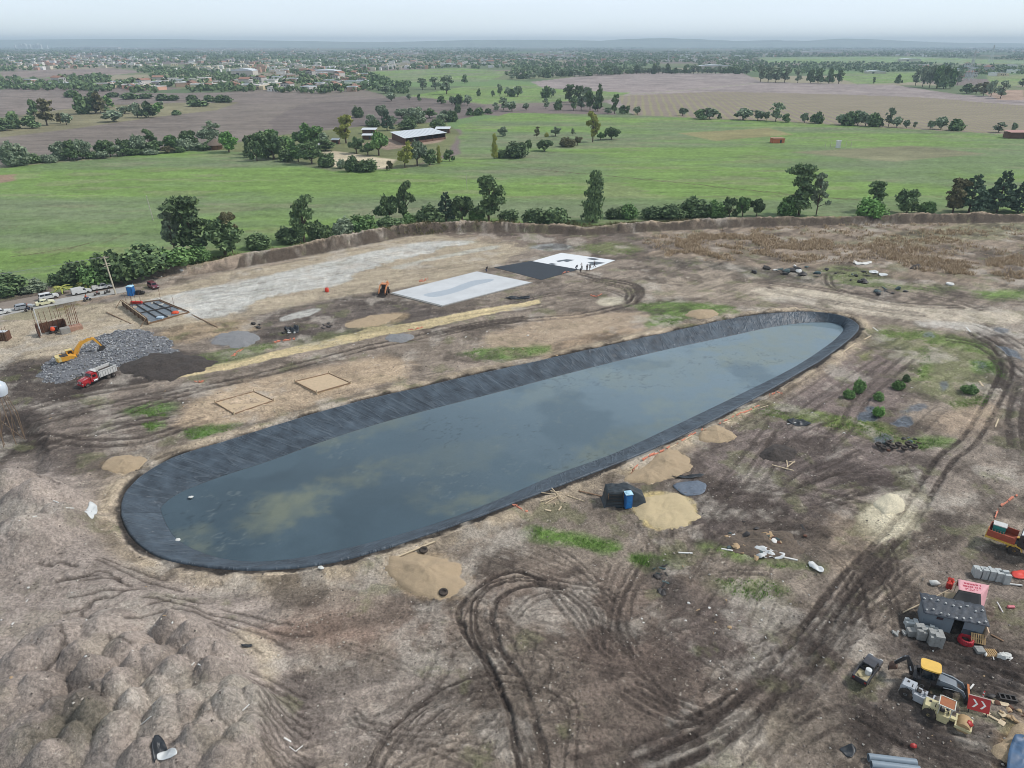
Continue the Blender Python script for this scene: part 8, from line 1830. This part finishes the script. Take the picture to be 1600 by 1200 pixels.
# black shade and pink banner behind
t2 = thing('lean_to', 'lean-to of black shade cloth and a faded pink printed banner behind the grey shack', 'lean-to', (t.location.x, t.location.y, t.location.z), hd_)
def quadsheet(pts, m_, name, par, sag=.12, n=10):
    a, b, c, d = [Vector(p) for p in pts]; V, F = [], []
    for j in range(n+1):
        for i in range(n+1):
            u, v = i/n, j/n; p = a.lerp(b, u).lerp(d.lerp(c, u), v); p.z -= sag*math.sin(math.pi*u)*math.sin(math.pi*v)*(1+.4*math.sin(7*u)); V.append(tuple(p))
    for j in range(n):
        for i in range(n): k_ = j*(n+1)+i; F.append((k_, k_+1, k_+n+2, k_+n+1))
    o = MB().add(V, F).build(name, m_, par); o.modifiers.new('thick', 'SOLIDIFY').thickness = .02; return o
quadsheet([(2.6,2.5,1.9),(LS+.2,2.5,1.9),(LS+.3,4.2,2.6),(3.6,4.2,2.6)], BLKT, 'shade_cloth', t2, .2)
bn_ = quadsheet([(3.6,4.2,2.65),(LS+.3,4.2,2.65),(LS+1.6,6.4,2.4),(4.0,6.4,2.4)], PINK, 'banner', t2, .1)
quadsheet([(LS+.5,2.6,.1),(LS+1.7,6.2,.3),(LS+1.6,6.4,2.38),(LS+.32,4.2,2.6)], PINK, 'banner_side', t2, .0); quadsheet([(4.0,6.4,2.39),(LS+1.6,6.4,2.39),(LS+1.7,6.7,1.3),(4.0,6.7,1.3)], PINKD, 'banner_edge', t2, .0)
quadsheet([(2.4,3.4,.9),(3.5,3.2,.9),(3.6,4.6,1.9),(2.6,4.8,1.5)], mat('tan_cloth', (168,150,122), .8), 'tan_sheet', t2, .1)
REDL = mat('faded_red_print', (176,64,80), .7); lt_ = MB(); rg = random.Random(14)
for row, (y_, h_, x0_, x1_) in enumerate([(5.9,.26,4.5,LS+.7),(5.35,.34,4.3,LS+.6),(4.9,.16,4.4,LS+.2),(4.6,.12,4.4,LS-.1)]):
    x_ = x0_
    while x_ < x1_:
        w_ = rg.uniform(.09, .2); v_ = (y_-4.2)/2.2; u_ = (x_-3.6-.4*v_)/(LS-3.3+.9*v_)
        z_ = 2.65-.25*v_-.1*math.sin(math.pi*u_)*math.sin(math.pi*v_)*(1+.4*math.sin(7*u_))+.012
        lt_.box((x_, y_, z_), (w_*.75, h_, .012)); x_ += w_+(.14 if rg.random() < .2 else 0)
lt_.build('banner_print', REDL, bn_)
for q in ((3.6,4.2,2.55),(LS+.3,4.2,2.55),(4.0,6.4,2.35),(LS+1.6,6.4,2.35),(2.6,4.8,1.5)): MB().cyl((q[0], q[1], 0), q, .05, n=6).build('post', TIMB, t2)
p_ = t.matrix_basis
mw = Matrix.Translation(t.location) @ Matrix.Rotation(hd_, 4, 'Z')
def rel(x_, y_, z_=0): v = mw @ Vector((x_, y_, 0)); return (v.x, v.y, gz(v.x, v.y)+z_)
a, b = Vector(P(1411,957,.1)), Vector(P(1484,921,1.3)); o = MB().cyl(tuple(a-(a+b)/2), tuple(b-(a+b)/2), .07, .05, 8).build('pole', mat('pale_timber', (0,0,0))); o.location = (a+b)/2; tag(o, 'long pale pole leaning on the left end of the shack', 'pole')
GBLK = mat('grey_concrete_block', (150,150,146), .9, var=.18, scale=3, rand=.06); GBLK2 = mat('pale_block', (176,180,178), .9, var=.12, scale=3, rand=.06)
def blocks(loc, rz, nx, ny, nz, m_, label, group=None, bs=(.4, .2, .2), skip=0., seed=1):
    rg = random.Random(seed); mb = MB()
    for k in range(nz):
        for i in range(nx):
            for j in range(ny):
                if k == nz-1 and rg.random() < skip: continue
                mb.box(((i-(nx-1)/2)*bs[0]*1.02+rg.uniform(-.012, .012), (j-(ny-1)/2)*bs[1]*1.03+rg.uniform(-.012, .012), (k+.5)*bs[2]*1.01), (bs[0], bs[1], bs[2]), rz=rg.uniform(-.03, .03))
    o = mb.build('block_stack', m_, smooth=0); o.location = loc; o.rotation_euler.z = rz; return tag(o, label, 'block stack', group)
blocks(rel(.9,-2.0), hd_+.1, 3, 3, 7, GBLK, 'tallest dark grey block stack in front of the shack door', bs=(.42,.4,.22), skip=.3, seed=1)
blocks(rel(-.4,-1.5), hd_+.2, 2, 4, 6, GBLK, 'grey block stack at the left front of the shack', bs=(.42,.3,.2), skip=.4, seed=2)
blocks(rel(-1.2,-1.5), hd_+.3, 2, 2, 4, GBLK, 'low grey block stack at the left end of the row', bs=(.4,.3,.2), skip=.4, seed=3)
blocks(rel(.5,-.9), hd_, 4, 2, 6, GBLK2, 'pale block stack against the shack wall', bs=(.4,.3,.2), skip=.5, seed=4)
blocks(rel(-1.0,-.2), hd_+.1, 3, 3, 4, GBLK2, 'pale block stack beside the left wall of the shack', bs=(.4,.3,.2), skip=.5, seed=5)
o = MB(); rg = random.Random(6)
for k in range(9): o.box((rg.uniform(-.7, .7), rg.uniform(-.4, .4), .1+.1*(k % 2)), (.4, .2, .2), rz=rg.uniform(0, 3), rx=rg.uniform(-.4, .4))
o = o.build('block_pile', GBLK, smooth=0); o.location = rel(-2.2,-1.9); tag(o, 'few tumbled grey blocks left of the block stacks', 'blocks')
for i, (px, py) in enumerate([(1524,899),(1535,901),(1546,903),(1557,906),(1569,909)]):
    blocks(G(px, py), hd_+.15, 2, 3, 6, GBLK2, ['leftmost of five pale block stacks behind the shack', 'second from left of five pale block stacks behind the shack', 'middle one of five pale block stacks behind the shack', 'fourth of five pale block stacks behind the shack', 'rightmost of five pale block stacks, loose blocks on top'][i], None, (.31,.34,.21), .4, 20+i)
x, y, z = G(1519,1010); t3 = thing('hose_coil', 'bright red coil of hose lying before the shack door', 'hose coil', G(1509,1001), 0)
for k in range(3):
    R_, r_ = .62-.02*k, .14; pts = [(R_*math.cos(a), R_*math.sin(a), .16+.17*k) for a in np.linspace(0, 2*math.pi, 25)]; MB().tube(pts, r_, 8).build('coil_turn', mat('red_hose', (176,30,44), .6, var=.2), t3)
PALL = mat('pallet_timber', (176,146,104), .85, var=.2, scale=3)
def pallet(loc, rz, label, tilt=0):
    t = thing('pallet', label, 'pallet', loc, rz)
    for k in range(7): MB().box((-.6+k*.2, 0, .16), (.12, 1.0, .03)).build('slat', PALL, t)
    for y_ in (-.45, 0, .45): MB().box((0, y_, .07), (1.3, .1, .13)).build('bearer', PALL, t)
    t.rotation_euler.x = tilt; return t
pallet(rel(6.0,-1.6,.0), hd_+.3, 'light timber pallet lying right of the red hose coil'); pallet(rel(5.0,-.45,.5), hd_+.05, 'timber pallet leaning on the right half of the shack front', .9)
blocks(rel(5.0,-1.7), hd_+.3, 2, 3, 2, GBLK, 'small grey block pile between the hose coil and the pallet', bs=(.4,.25,.2), seed=31); o = MB().blob((0, 0, .25), (.55, .4, .3), random.Random(3), .3).blob((.5, .2, .2), (.4, .3, .25), random.Random(4), .3).build('cement_bags', mat('cement_bag', (200,200,194), .85)); o.location = rel(7.0,-1.9); tag(o, 'white cement bags beside the timber pallet', 'cement bags')
plank((1548,992),(1568,1002),'dark plank pointing away from the shack corner', WOOD)
o = MB().box((0, 0, .75), (.12, 1.3, 1.5), ry=.15).build('board', mat('pale_board', (206,178,150), .8)); o.location = rel(LS+.25,.2); o.rotation_euler.z = hd_; tag(o, 'pale upright board at the right end of the shack', 'board')
sheet([(1581,893),(1600,892),(1614,895),(1612,905),(1585,904)], mat('red_plastic_sheet', (216,72,58), .5, var=.08), 'plastic_sheet', 'red plastic sheet by the pale block stacks at the right edge', 'plastic sheet', seed=8)
o = MB().cyl((-.95, 0, .1), (.95, 0, .1), .1, n=10).build('pipe', mat('white_pipe', (0,0,0))); o.location = G(1582,914); o.rotation_euler.z = -.2; tag(o, 'short white pipe in front of the pale block stacks', 'pipe')
o = MB().cyl((-.8, 0, .1), (.8, 0, .1), .08, n=10).build('pipe', mat('white_pipe', (0,0,0))); o.location = G(1562,950); o.rotation_euler.z = 1.35; tag(o, 'white pipe standing off the right side of the pink banner', 'pipe')
x, y, z = G(1482,919); t = thing('rubbish_barrel', 'red barrel with torn red plastic behind the leaning pole', 'barrel', (x, y, z)); MB().lathe((0, 0, 0), [(.3, 0), (.33, .1), (.33, .8), (.3, .85)], 12).build('drum', RED, t); MB().blob((.1, .1, 1.0), (.35, .3, .35), random.Random(5), .4).blob((-.2, -.2, .9), (.3, .25, .25), random.Random(6), .4).build('torn_plastic', mat('red_torn_plastic', (214,70,54), .6, var=.2), t)
o = MB().blob((0, 0, .2), (.65, .4, .28), random.Random(8), .18).build('cement_bag', mat('cement_bag', (0,0,0))); o.location = G(1460,913); tag(o, 'pale rounded sack lying left of the red barrel', 'sack')
o = MB().cyl((-.35, 0, .16), (.35, 0, .16), .16, n=12).build('bucket', mat('pink_plastic', (214,120,128), .5)); o.location = G(1579,950); tag(o, 'pink plastic tube lying right of the shack', 'plastic tube')
# ------------------------------------------------------------------ chevron board, planks and scraps around the machines
x, y, z = G(1527,1118); t = thing('chevron_sign', 'red road sign board with two white chevrons near the machines', 'road sign', (x, y, z), -.38)
t.rotation_euler.x = -.55
MB().box((0, 0, 1.0), (1.75, .06, 1.25)).build('board', mat('sign_red', (176,40,34), .5, var=.06), t); MB().box((0, -.02, 1.66), (1.8, .1, .06)).build('frame', mat('sign_edge', (216,190,180), .6), t)
cv = MB()
for k in (-.42, .22):
    for s_ in (-1, 1):
        cv.add([(k-.12, -.036, 1+s_*.36), (k+.06, -.036, 1+s_*.36), (k+.36, -.036, 1), (k+.18, -.036, 1)], [(0,1,2,3) if s_ < 0 else (3,2,1,0)])
cv.build('chevron', mat('sign_white', (226,222,214), .6), t, 0)
for x_ in (-.7, .7): MB().box((x_, .1, .2), (.08, .08, .5)).build('leg', BLACKP, t)
x, y, z = G(1533,1094); t = thing('delineator_post', 'slim red and white delineator post behind the chevron sign', 'delineator', (x, y, z)); MB().cyl((0, 0, 0), (0, 0, 1.15), .09, .05, 8).lathe((0, 0, 0), [(.25, 0), (.25, .06), (.1, .1)], 10).build('post', mat('delineator_red', (200,44,34), .5), t)
for z_ in (.5, .85): MB().cyl((0, 0, z_), (0, 0, z_+.14), .088, .08, 8).build('band', HEADL, t)
plank((1512,1081),(1521,1070),'short white pipe on dark mud above the chevron sign', mat('white_pipe', (0,0,0)), .14, .12, name='pipe', cat='pipe')
plank((1549,1097),(1577,1103),'wide pale board lying below the black grille', TIMB, .45, .08); plank((1544,1118),(1560,1127),'narrow pale board between two pale squares', TIMB, .22)
for (px, py, lb, a_) in [(1541,1115,'pale square offcut next to the chevron sign',.6),(1565,1130,'pale square offcut at the end of the narrow board',.7),(1567,1117,'pale folded board below the black grille',.2)]:
    o = MB().box((0, 0, .06), (.62, .5, .06), rx=.08).build('board', TIMB); o.location = G(px, py); o.rotation_euler.z = a_; tag(o, lb, 'board')
t = thing('black_grille', 'black ladder-like plastic grille lying on dark mud', 'grille', G(1574,1092), -.25)
for y_ in (-.3, .3): MB().box((0, y_, .15), (1.5, .12, .2)).build('side_rail', BLACKP, t)
for k in range(4): MB().box((-.66+k*.44, 0, .15), (.12, .56, .18)).build('rung', BLACKP, t)
o = MB().blob((0, 0, .12), (.45, .25, .16), random.Random(7), .2).build('rubber_mat', BLACKP); o.location = G(1548,1089); tag(o, 'dark rubber scrap left of the black grille', 'scrap')
# pipes at the bottom edge
PIPEM = mat('grey_blue_pipe', (132,146,156), .45, .1, var=.08, dirt=.1)
a_, b_ = P(1357,1183,.35), P(1432,1192,.35); an = heading((1357,1183), (1432,1192)); L_ = math.hypot(b_[0]-a_[0], b_[1]-a_[1])
for k, (dy, dz, lb) in enumerate([(0,0,'grey blue pipe at the bottom edge, farthest of three'),(-.72,0,'grey blue pipe at the bottom edge, middle of three'),(-1.44,0,'grey blue pipe at the bottom edge, nearest of three')]):
    c = ((a_[0]+b_[0])/2-math.sin(an)*dy, (a_[1]+b_[1])/2+math.cos(an)*dy); prof = [(.26,-L_/2),(.34,-L_/2)]+[(.34, -L_/2+.05+i*(L_-.1)/12) for i in range(13)]+[(.34,L_/2),(.26,L_/2)]
    mb = MB(); n_ = 18; vs_ = [(h_, r_*math.cos(t_), r_*math.sin(t_)) for r_, h_ in prof for t_ in [2*math.pi*i/n_ for i in range(n_)]]
    mb.add(vs_, [(q*n_+i, q*n_+(i+1) % n_, (q+1)*n_+(i+1) % n_, (q+1)*n_+i) for q in range(len(prof)-1) for i in range(n_)]); o = mb.build('pipe', PIPEM); o.location = (*c, gz(*c)+.34); o.rotation_euler.z = an; tag(o, lb, 'pipe')
sheet([(1578,1165),(1590,1158),(1640,1155),(1660,1230),(1580,1240),(1570,1200)], mat('blue_tarpaulin', (66,94,124), .5, var=.25, scale=.8), 'tarpaulin', 'dark blue tarpaulin at the bottom right corner', 'tarpaulin', lift=.6, rough=.3, seed=9)
sheet([(1312,1170),(1330,1165),(1338,1172),(1330,1184),(1318,1178)], BSHEET, 'plastic_sheet', 'crumpled black plastic scrap near the bottom edge', 'plastic sheet', rough=.5, seed=10)
o = MB().blob((0, 0, .12), (.3, .22, .16), random.Random(2), .25).build('plastic_jug', RED); o.location = G(1426,1166); tag(o, 'small red plastic can alone on the mud by the pipes', 'can')
# ------------------------------------------------------------------ tyres, rubbish
def tyre(px, py, label, r=.52, lie=True):
    o = MB().lathe((0, 0, 0), [(r*.55,-.13),(r*.9,-.15),(r,-.08),(r,.08),(r*.9,.15),(r*.55,.13),(r*.5,0)], 20).build('tyre', TYRE); x, y, z = G(px, py); o.location = (x, y, z+.45); o.rotation_euler.x = .15; return tag(o, label, 'tyre')
tyre(693,930,'old black tyre at the near foot of the ochre sand heap'); tyre(662,864,'old black tyre at the far side of the ochre sand heap beside a plank')
plank((615,873),(680,849),'long pale plank between the pond and the ochre sand heap', TIMB, .22)
for q in [(1388,696),(1380,703),(1394,702),(1403,698),(1372,698),(1418,697),(1428,701),(1412,704)]: tag(tyre(*q, 'old tyre dumped in the dark tyre heap right of the soil heap', .5), None, None, 'tyres in the dumped heap')
SCRAP = {'w': mat('white_rubbish', (214,212,206), .7, var=.1), 'b': mat('black_plastic', (0,0,0)), 'o': mat('tan_rubbish', (172,146,112), .85, var=.2), 'g': mat('green_grey_rubbish', (66,84,84), .6, var=.3), 'r': mat('brown_rubbish', (104,72,56), .9, var=.3)}
rb = random.Random(33)
def scraps(cx, cy, sx, sy, n, cols, label, group, size=(.15, .45), name='rubbish_piece'):
    for k in range(n):
        px, py = cx+rb.gauss(0, sx), cy+rb.gauss(0, sy); c = rb.choice(cols); s_ = rb.uniform(*size)
        if rb.random() < .35: mb = MB().box((0, 0, .05), (s_*2.2, s_*.5, .06), rx=rb.uniform(-.3, .3), ry=rb.uniform(-.3, .3))
        else: mb = MB().blob((0, 0, s_*.25), (s_, s_*rb.uniform(.5, 1), s_*rb.uniform(.25, .6)), rb, .35, 7, 4)
        o = mb.build(name, SCRAP[c]); o.location = G(px, py); o.rotation_euler.z = rb.uniform(0, 6); tag(o, label, 'rubbish', group)
heap([(1125,852),(1140,835),(1175,826),(1220,828),(1255,845),(1250,868),(1205,872),(1150,866)], .6, soil_mat('rubbish_soil', (98,86,74), 3, .4, .2), 'rubbish_heap', 'rubbish heap of soil, black bags and white plastic by the green strip', seed=18, lump=.7)
scraps(1185,848,28,11,46,'bbgoorrgwo','piece of mixed rubbish on the rubbish heap','rubbish on the heap',(.2,.6))
sheet([(1176,862),(1190,856),(1208,862),(1225,866),(1222,874),(1200,872),(1186,874)], WSHEET, 'plastic_sheet', 'crumpled white sheet at the near foot of the rubbish heap', 'plastic sheet', rough=.6, seed=11)
sheet([(1262,882),(1272,881),(1286,890),(1284,896),(1270,891)], WSHEET, 'plastic_sheet', 'twisted white plastic on the grass right of the rubbish heap', 'plastic sheet', rough=.4, seed=12)
sheet([(1139,841),(1150,838),(1156,845),(1146,849)], WSHEET, 'plastic_bag', 'white bag on the left end of the rubbish heap', 'bag', rough=.7, seed=13)
scraps(1033,905,6,12,16,'bbgbb','black plastic scrap on the ground left of the green patch','black scraps south of the sand',(.2,.5))
scraps(1400,694,20,5,18,'bbrg','dark rubbish between the dumped tyres','rubbish between the tyres',(.2,.5))
scraps(1250,425,35,4,22,'bgbwb','dark rubbish in the weeds below the reeds','rubbish below the reeds',(.5,1.4))
scraps(1345,433,14,4,12,'bgb','black rubbish on the weeds right of the track','rubbish right of the weeds',(.5,1.2))
scraps(1385,455,14,3,10,'bbg','dark rubbish beside the small reed patch','rubbish by the small reed patch',(.5,1.2))
scraps(1130,1000,70,60,16,'w','tiny white scrap on the churned ground in the foreground','white scraps in the foreground',(.06,.14))
scraps(1480,1110,60,40,16,'wwo','small white scrap on the mud around the machines','white scraps round the machines',(.06,.16))
scraps(1300,1000,120,60,14,'w','small white scrap scattered along the haul road','white scraps along the haul road',(.05,.13))
scraps(1250,640,70,30,14,'wwo','small pale scrap on the mud east of the pond','pale scraps east of the pond',(.1,.25))
scraps(700,540,160,22,16,'wwo','small pale scrap on the ground north of the pond','pale scraps north of the pond',(.12,.3))
scraps(150,1000,120,70,16,'wwo','small pale stone lying on the grey spoil mounds','pale stones on the spoil mounds',(.08,.2))
scraps(1560,1025,10,4,14,'ww','white broken tile scattered below the pallets','white tiles below the pallets',(.12,.3))
scraps(1585,1115,14,6,14,'orro','brown rag or brick scrap at the right edge by the boards','brown scraps at the right edge',(.15,.35))
scraps(120,640,60,25,10,'wo','small pale scrap on the dark soil below the dump truck','pale scraps below the dump truck',(.1,.25))
scraps(1100,945,40,25,10,'wo','pale scrap on weedy ground south of the rubbish heap','pale scraps south of the rubbish',(.08,.25))
for (a_, b_, lb, m_, w_) in [
 ((1044,702),(1081,682),'long pinkish timber lying along the orange netting by the pond',TIMB,.25),((1130,662),(1171,645),'pale timber lying along the pond edge below the bushes',TIMB,.22),((1318,550),(1336,537),'pale timber at the far right end of the pond',TIMB,.25),((1350,531),(1361,525),'short pale timber beyond the far end of the pond',TIMB,.25),
 ((1206,727),(1240,736),'pale plank in front of the black soil heap',TIMB,.16),((1229,720),(1231,731),'upright of the loose pale timber frame by the soil heap',TIMB,.14),((1229,731),(1242,721),'slanting stick of the loose timber frame by the soil heap',TIMB,.12),((1233,722),(1242,723),'short top stick of the loose timber frame by the soil heap',TIMB,.12),
 ((1060,864),(1082,865),'white plank on the weeds left of the rubbish heap',SCRAP['w'],.2),((1127,858),(1145,861),'white plank at the left of the rubbish heap',SCRAP['w'],.2),((1210,868),(1246,876),'white pipe running from the rubbish heap over the grass',SCRAP['w'],.22),
 ((181,738),(207,726),'thin pale stick on the sand at the left end of the pond',TIMB,.14),((83,781),(92,788),'thin white stick on the spoil mounds, farther of two',SCRAP['w'],.12),((105,799),(116,795),'thin white stick on the spoil mounds near the pond',SCRAP['w'],.14),((31,817),(58,807),'long white stick on the dark spoil mound at left',SCRAP['w'],.13),
 ((1230,663),(1250,660),'white stick across the crumpled dark plastic',SCRAP['w'],.16),((1175,642),(1200,634),'pale stick at the start of the green strip',TIMB,.14),((1364,512),(1372,518),'white broken frame past the far end of the pond',SCRAP['w'],.25),((1510,512),(1516,520),'white fallen post by the far puddles',SCRAP['w'],.3),
 ((444,1155),(455,1160),'white offcut at the foot of the striped mound slope',SCRAP['w'],.14),((452,1167),(462,1175),'bent white strip at the foot of the striped mound slope',SCRAP['w'],.07),((462,1175),(473,1166),'other half of the bent white strip below the mound slope',SCRAP['w'],.07),
 ((376,1098),(388,1092),'mauve white strip on the spoil mounds, upper one',SCRAP['w'],.08),((220,1130),(236,1119),'white strip on the spoil mounds, lower one',SCRAP['w'],.08),((235,1098),(252,1094),'white strip across the middle spoil mounds',SCRAP['w'],.08),
 ((1555,668),(1560,655),'pale stick standing near the haul road bend',TIMB,.2),((1530,596),(1536,604),'pale stump by the green patch at right',TIMB,.3)]:
    plank(a_, b_, lb, m_, w_, .08, .07, name='stick' if 'stick' in lb or 'strip' in lb else 'plank', cat='stick' if 'stick' in lb else 'plank')
sheet([(133,800),(140,788),(151,790),(152,802),(144,810),(136,806)], WSHEET, 'plastic_sheet', 'white sheet on the bare ground left of the pond', 'plastic sheet', rough=.25, seed=14)
sheet([(236,1178),(244,1158),(256,1160),(262,1176),(250,1186)], BSHEET, 'plastic_sheet', 'black plastic caught in a hollow of the spoil mounds', 'plastic sheet', rough=.6, seed=15)
sheet([(244,1186),(258,1172),(272,1170),(277,1178),(268,1186)], WSHEET, 'plastic_sheet', 'white board beside black plastic on the spoil mounds', 'plastic sheet', rough=.1, seed=16)
sheet([(378,1009),(392,1007),(394,1012),(382,1013)], BSHEET, 'rag', 'dark rag at the edge of the pale patch on the mounds', 'rag', rough=.4, seed=17)
sheet([(265,852),(380,884),(372,888),(300,876),(262,860)], mat('pale_dust', (196,190,180), .9), 'ash_streak', 'pale streak of lime along the near edge of the pond', 'lime streak', lift=-.02, thick=.02, rough=.06, seed=18) if False else None
# white and dark bits on pond edge: bags of sand holding the liner
SACK = mat('pale_sandbag', (206,206,200), .85, var=.1)
for (px, py, lb) in [(421,682,'white scrap on the rim of the far pond bank'),(296,767,'white foam scrap at the waterline near the left end'),(206,768,'white scrap on the liner at the left tip of the pond'),(503,898,'white crumpled bag below the near edge of the pond'),(278,846,'small white bag on the liner at the lower left')]:
    o = MB().blob((0, 0, .08), (.35, .25, .14), rb, .3).build('plastic_bag', SACK); x, y, z = P(px, py, -.2); o.location = (x, y, WATZ+.05 if px in (296,) else (RIMZ-.35 if px in (206, 278) else gz(x, y)+.1)); tag(o, lb, 'bag')
# ------------------------------------------------------------------ orange netting along the pond and around the works
NETM = mat('orange_netting', (198,124,98), .8, var=.4, scale=5)
def netting(px_pts, label, h0=.35, seed=1):
    rg = random.Random(seed); p = [G(*q) for q in px_pts]; q = spline(p, 7); V, F = [], []
    for i, c in enumerate(q):
        h_ = h0*rg.uniform(.1, .8); lean = rg.uniform(-.3, .3)
        z_ = gz(c[0], c[1]); V += [(c[0], c[1], z_-.02), (c[0]+lean*.4, c[1]+lean*.3, z_+h_*.6), (c[0]+lean*.8, c[1]+.22+lean*.5, z_+h_*.9)]
        if i and rg.random() < .72: k_ = 3*i; F += [(k_-3, k_, k_+1, k_-2), (k_-2, k_+1, k_+2, k_-1)]
    o = MB().add(V, F).build('safety_netting', NETM, smooth=0); o.modifiers.new('thick', 'SOLIDIFY').thickness = .03; return tag(o, label, 'netting')
netting([(680,823),(720,815),(755,803),(785,792),(800,789),(812,795),(824,800)], 'orange netting fallen along the near edge of the pond', .3, 1)
netting([(986,745),(990,735),(1002,722),(1025,710),(1045,700)], 'orange netting behind the sand heaps by the black hut', .5, 2); netting([(1045,700),(1066,690),(1085,678),(1105,672)], 'orange netting beside the long pinkish timber', .35, 3)
netting([(1125,663),(1150,650),(1175,640),(1190,634)], 'orange netting along the pond edge before the green strip', .3, 4); netting([(1200,620),(1215,614),(1222,617)], 'little heap of orange netting near the far pond edge', .5, 5)
netting([(426,537),(440,534),(463,531)], 'orange netting strip lying above the long sand strip', .7, 6); netting([(305,597),(313,598),(318,596)], 'bunch of orange netting below the left end of the sand strip', .7, 7)
netting([(360,557),(366,555),(372,548)], 'orange rag on the pale patch above the sand strip', .4, 8); netting([(638,516),(650,515),(660,512)], 'orange netting at the bend of the sand strip', .5, 9); netting([(922,462),(932,464),(940,460)], 'orange netting next to the pale pad by the track loop', .5, 10)
netting([(655,441),(661,440),(668,437)], 'red netting on the far edge of the concrete slab', 1.0, 11); netting([(1554,815),(1562,795),(1575,785),(1590,775)], 'orange netting fence behind the flatbed truck', .6, 12); netting([(380,545),(371,552),(366,557)], 'thin orange tape by the pale patch above the sand strip', .25, 13)
netting([(878,428),(884,426),(890,425)], 'reddish netting at the near lip of the lined pit', .5, 14)
# ------------------------------------------------------------------ round bushes east of the pond
for (px, py, top, wd, fm, lb) in [(1341,612,590,20,F_MID,'upright green bush between the pond and the puddles'),(1326,621,607,18,F_MID,'smaller round bush left of the upright green bush'),(1372,625,610,18,F_MID,'round green bush directly above a puddle'),(1372,649,633,20,F_BRIGHT,'paler green bush at the edge of the largest puddle'),(1402,607,592,20,F_MID,'green bush with a darker one at its right shoulder'),(1416,596,584,13,F_DARK,'small dark bush at the shoulder of a green one'),(1514,613,600,27,F_MID,'wide low green bush left of the haul road bend')]:
    tree(px, py, top, wd, 'bush', fm, lb)
# ------------------------------------------------------------------ far odds and ends
sheet([(1360,423),(1372,425),(1370,428),(1358,426)], WSHEET, 'plastic_sheet', 'left one of two pale sheets in the weeds at right', 'plastic sheet', rough=.3, seed=21); sheet([(1374,427),(1386,428),(1385,431),(1374,431)], WSHEET, 'plastic_sheet', 'right one of two pale sheets in the weeds at right', 'plastic sheet', rough=.3, seed=22)
o = MB().lathe((0, 0, 0), [(.9, 0), (1.0, .3), (.8, .5), (.5, .35)], 16).build('sink', SCRAP['w']); o.location = G(1484,445); tag(o, 'white round basin lying on the green patch at right', 'basin')
sheet([(1332,408),(1348,411),(1362,410),(1356,414),(1338,414)], SCRAP['w'], 'plastic_sheet', 'white sheet on the weeds below the reeds', 'plastic sheet', rough=.4, seed=23)
heap([(1422,421),(1428,415),(1438,415),(1441,421)], 1.0, BLACKS, 'soil_heap', 'dark mound with a white scrap in the rough ground at right', seed=24)
sheet([(445,518),(455,513),(466,514),(466,520),(450,521)], BSHEET, 'plastic_sheet', 'black and white crumpled sheet above the sand strip', 'plastic sheet', rough=1.2, seed=25); scraps(452,519,6,1.5,6,'wb','white scrap around the crumpled sheet above the sand strip','scraps by the crumpled sheet',(.3,.6))
scraps(268,420,9,2,8,'w','white rubbish at the foot of the earth bank by the maroon car','white rubbish by the maroon car',(.3,.9))
sheet([(790,467),(800,464),(826,464),(824,467),(800,468)], BSHEET, 'plastic_sheet', 'black plastic strip beside the upper wheel tracks', 'plastic sheet', rough=.6, seed=26)
scraps(510,510,5,2,6,'b','dark clod above the bend of the sand strip','dark clods above the sand strip',(.3,.7)); scraps(405,510,5,2,5,'b','dark clod near the grey grit heap','dark clods near the grit heap',(.3,.7))
# the light mast at the left edge: a white tank on thin brown struts
x, y, z = G(12,690); hh_ = height_to(y, 598)-z; t = thing('tank_tower', 'white rounded tank on a stand of thin brown struts at the left edge', 'tank tower', (x, y, z))
MB().lathe((1.25, 0, hh_-2.4), [(.5, 0), (1.15, .4), (1.3, 1.2), (1.2, 2.0), (.7, 2.5), (.2, 2.65)], 18).build('tank', mat('white_tank', (196,204,210), .3, var=.05), t)
STRUT = mat('brown_strut', (128,108,88), .85, var=.2)
for k in range(7):
    a = k*2*math.pi/7; MB().tube([(1.25+.8*math.cos(a), .8*math.sin(a), hh_-2.2), (1.2+1.5*math.cos(a), 1.5*math.sin(a), hh_*.45), (.7+1.9*math.cos(a+.2), 1.9*math.sin(a+.2), 0)], [.05, .06, .06], 6).build('strut', STRUT, t)
for k in range(4): a = k*1.6; MB().cyl((.6+1.4*math.cos(a), 1.4*math.sin(a), hh_*.5), (.7+1.8*math.cos(a+1.6), 1.8*math.sin(a+1.6), .4), .05, n=5).build('brace', STRUT, t)
# ------------------------------------------------------------------ haze over the plain
mb = MB().box((0, 7000, 72), (40000, 15200, 156))
hm = bpy.data.materials.new('haze'); hm.use_nodes = True; ht = hm.node_tree; ht.nodes.clear()
ho = ht.nodes.new('ShaderNodeOutputMaterial'); pv = ht.nodes.new('ShaderNodeVolumePrincipled')
pv.inputs['Color'].default_value = (.70, .87, 1, 1); pv.inputs["Anisotropy"].default_value = .0; pv.inputs["Density"].default_value = HAZE_D
ht.links.new(pv.outputs['Volume'], ho.inputs['Volume'])
tag(mb.build('haze', hm, smooth=0), kind='stuff')
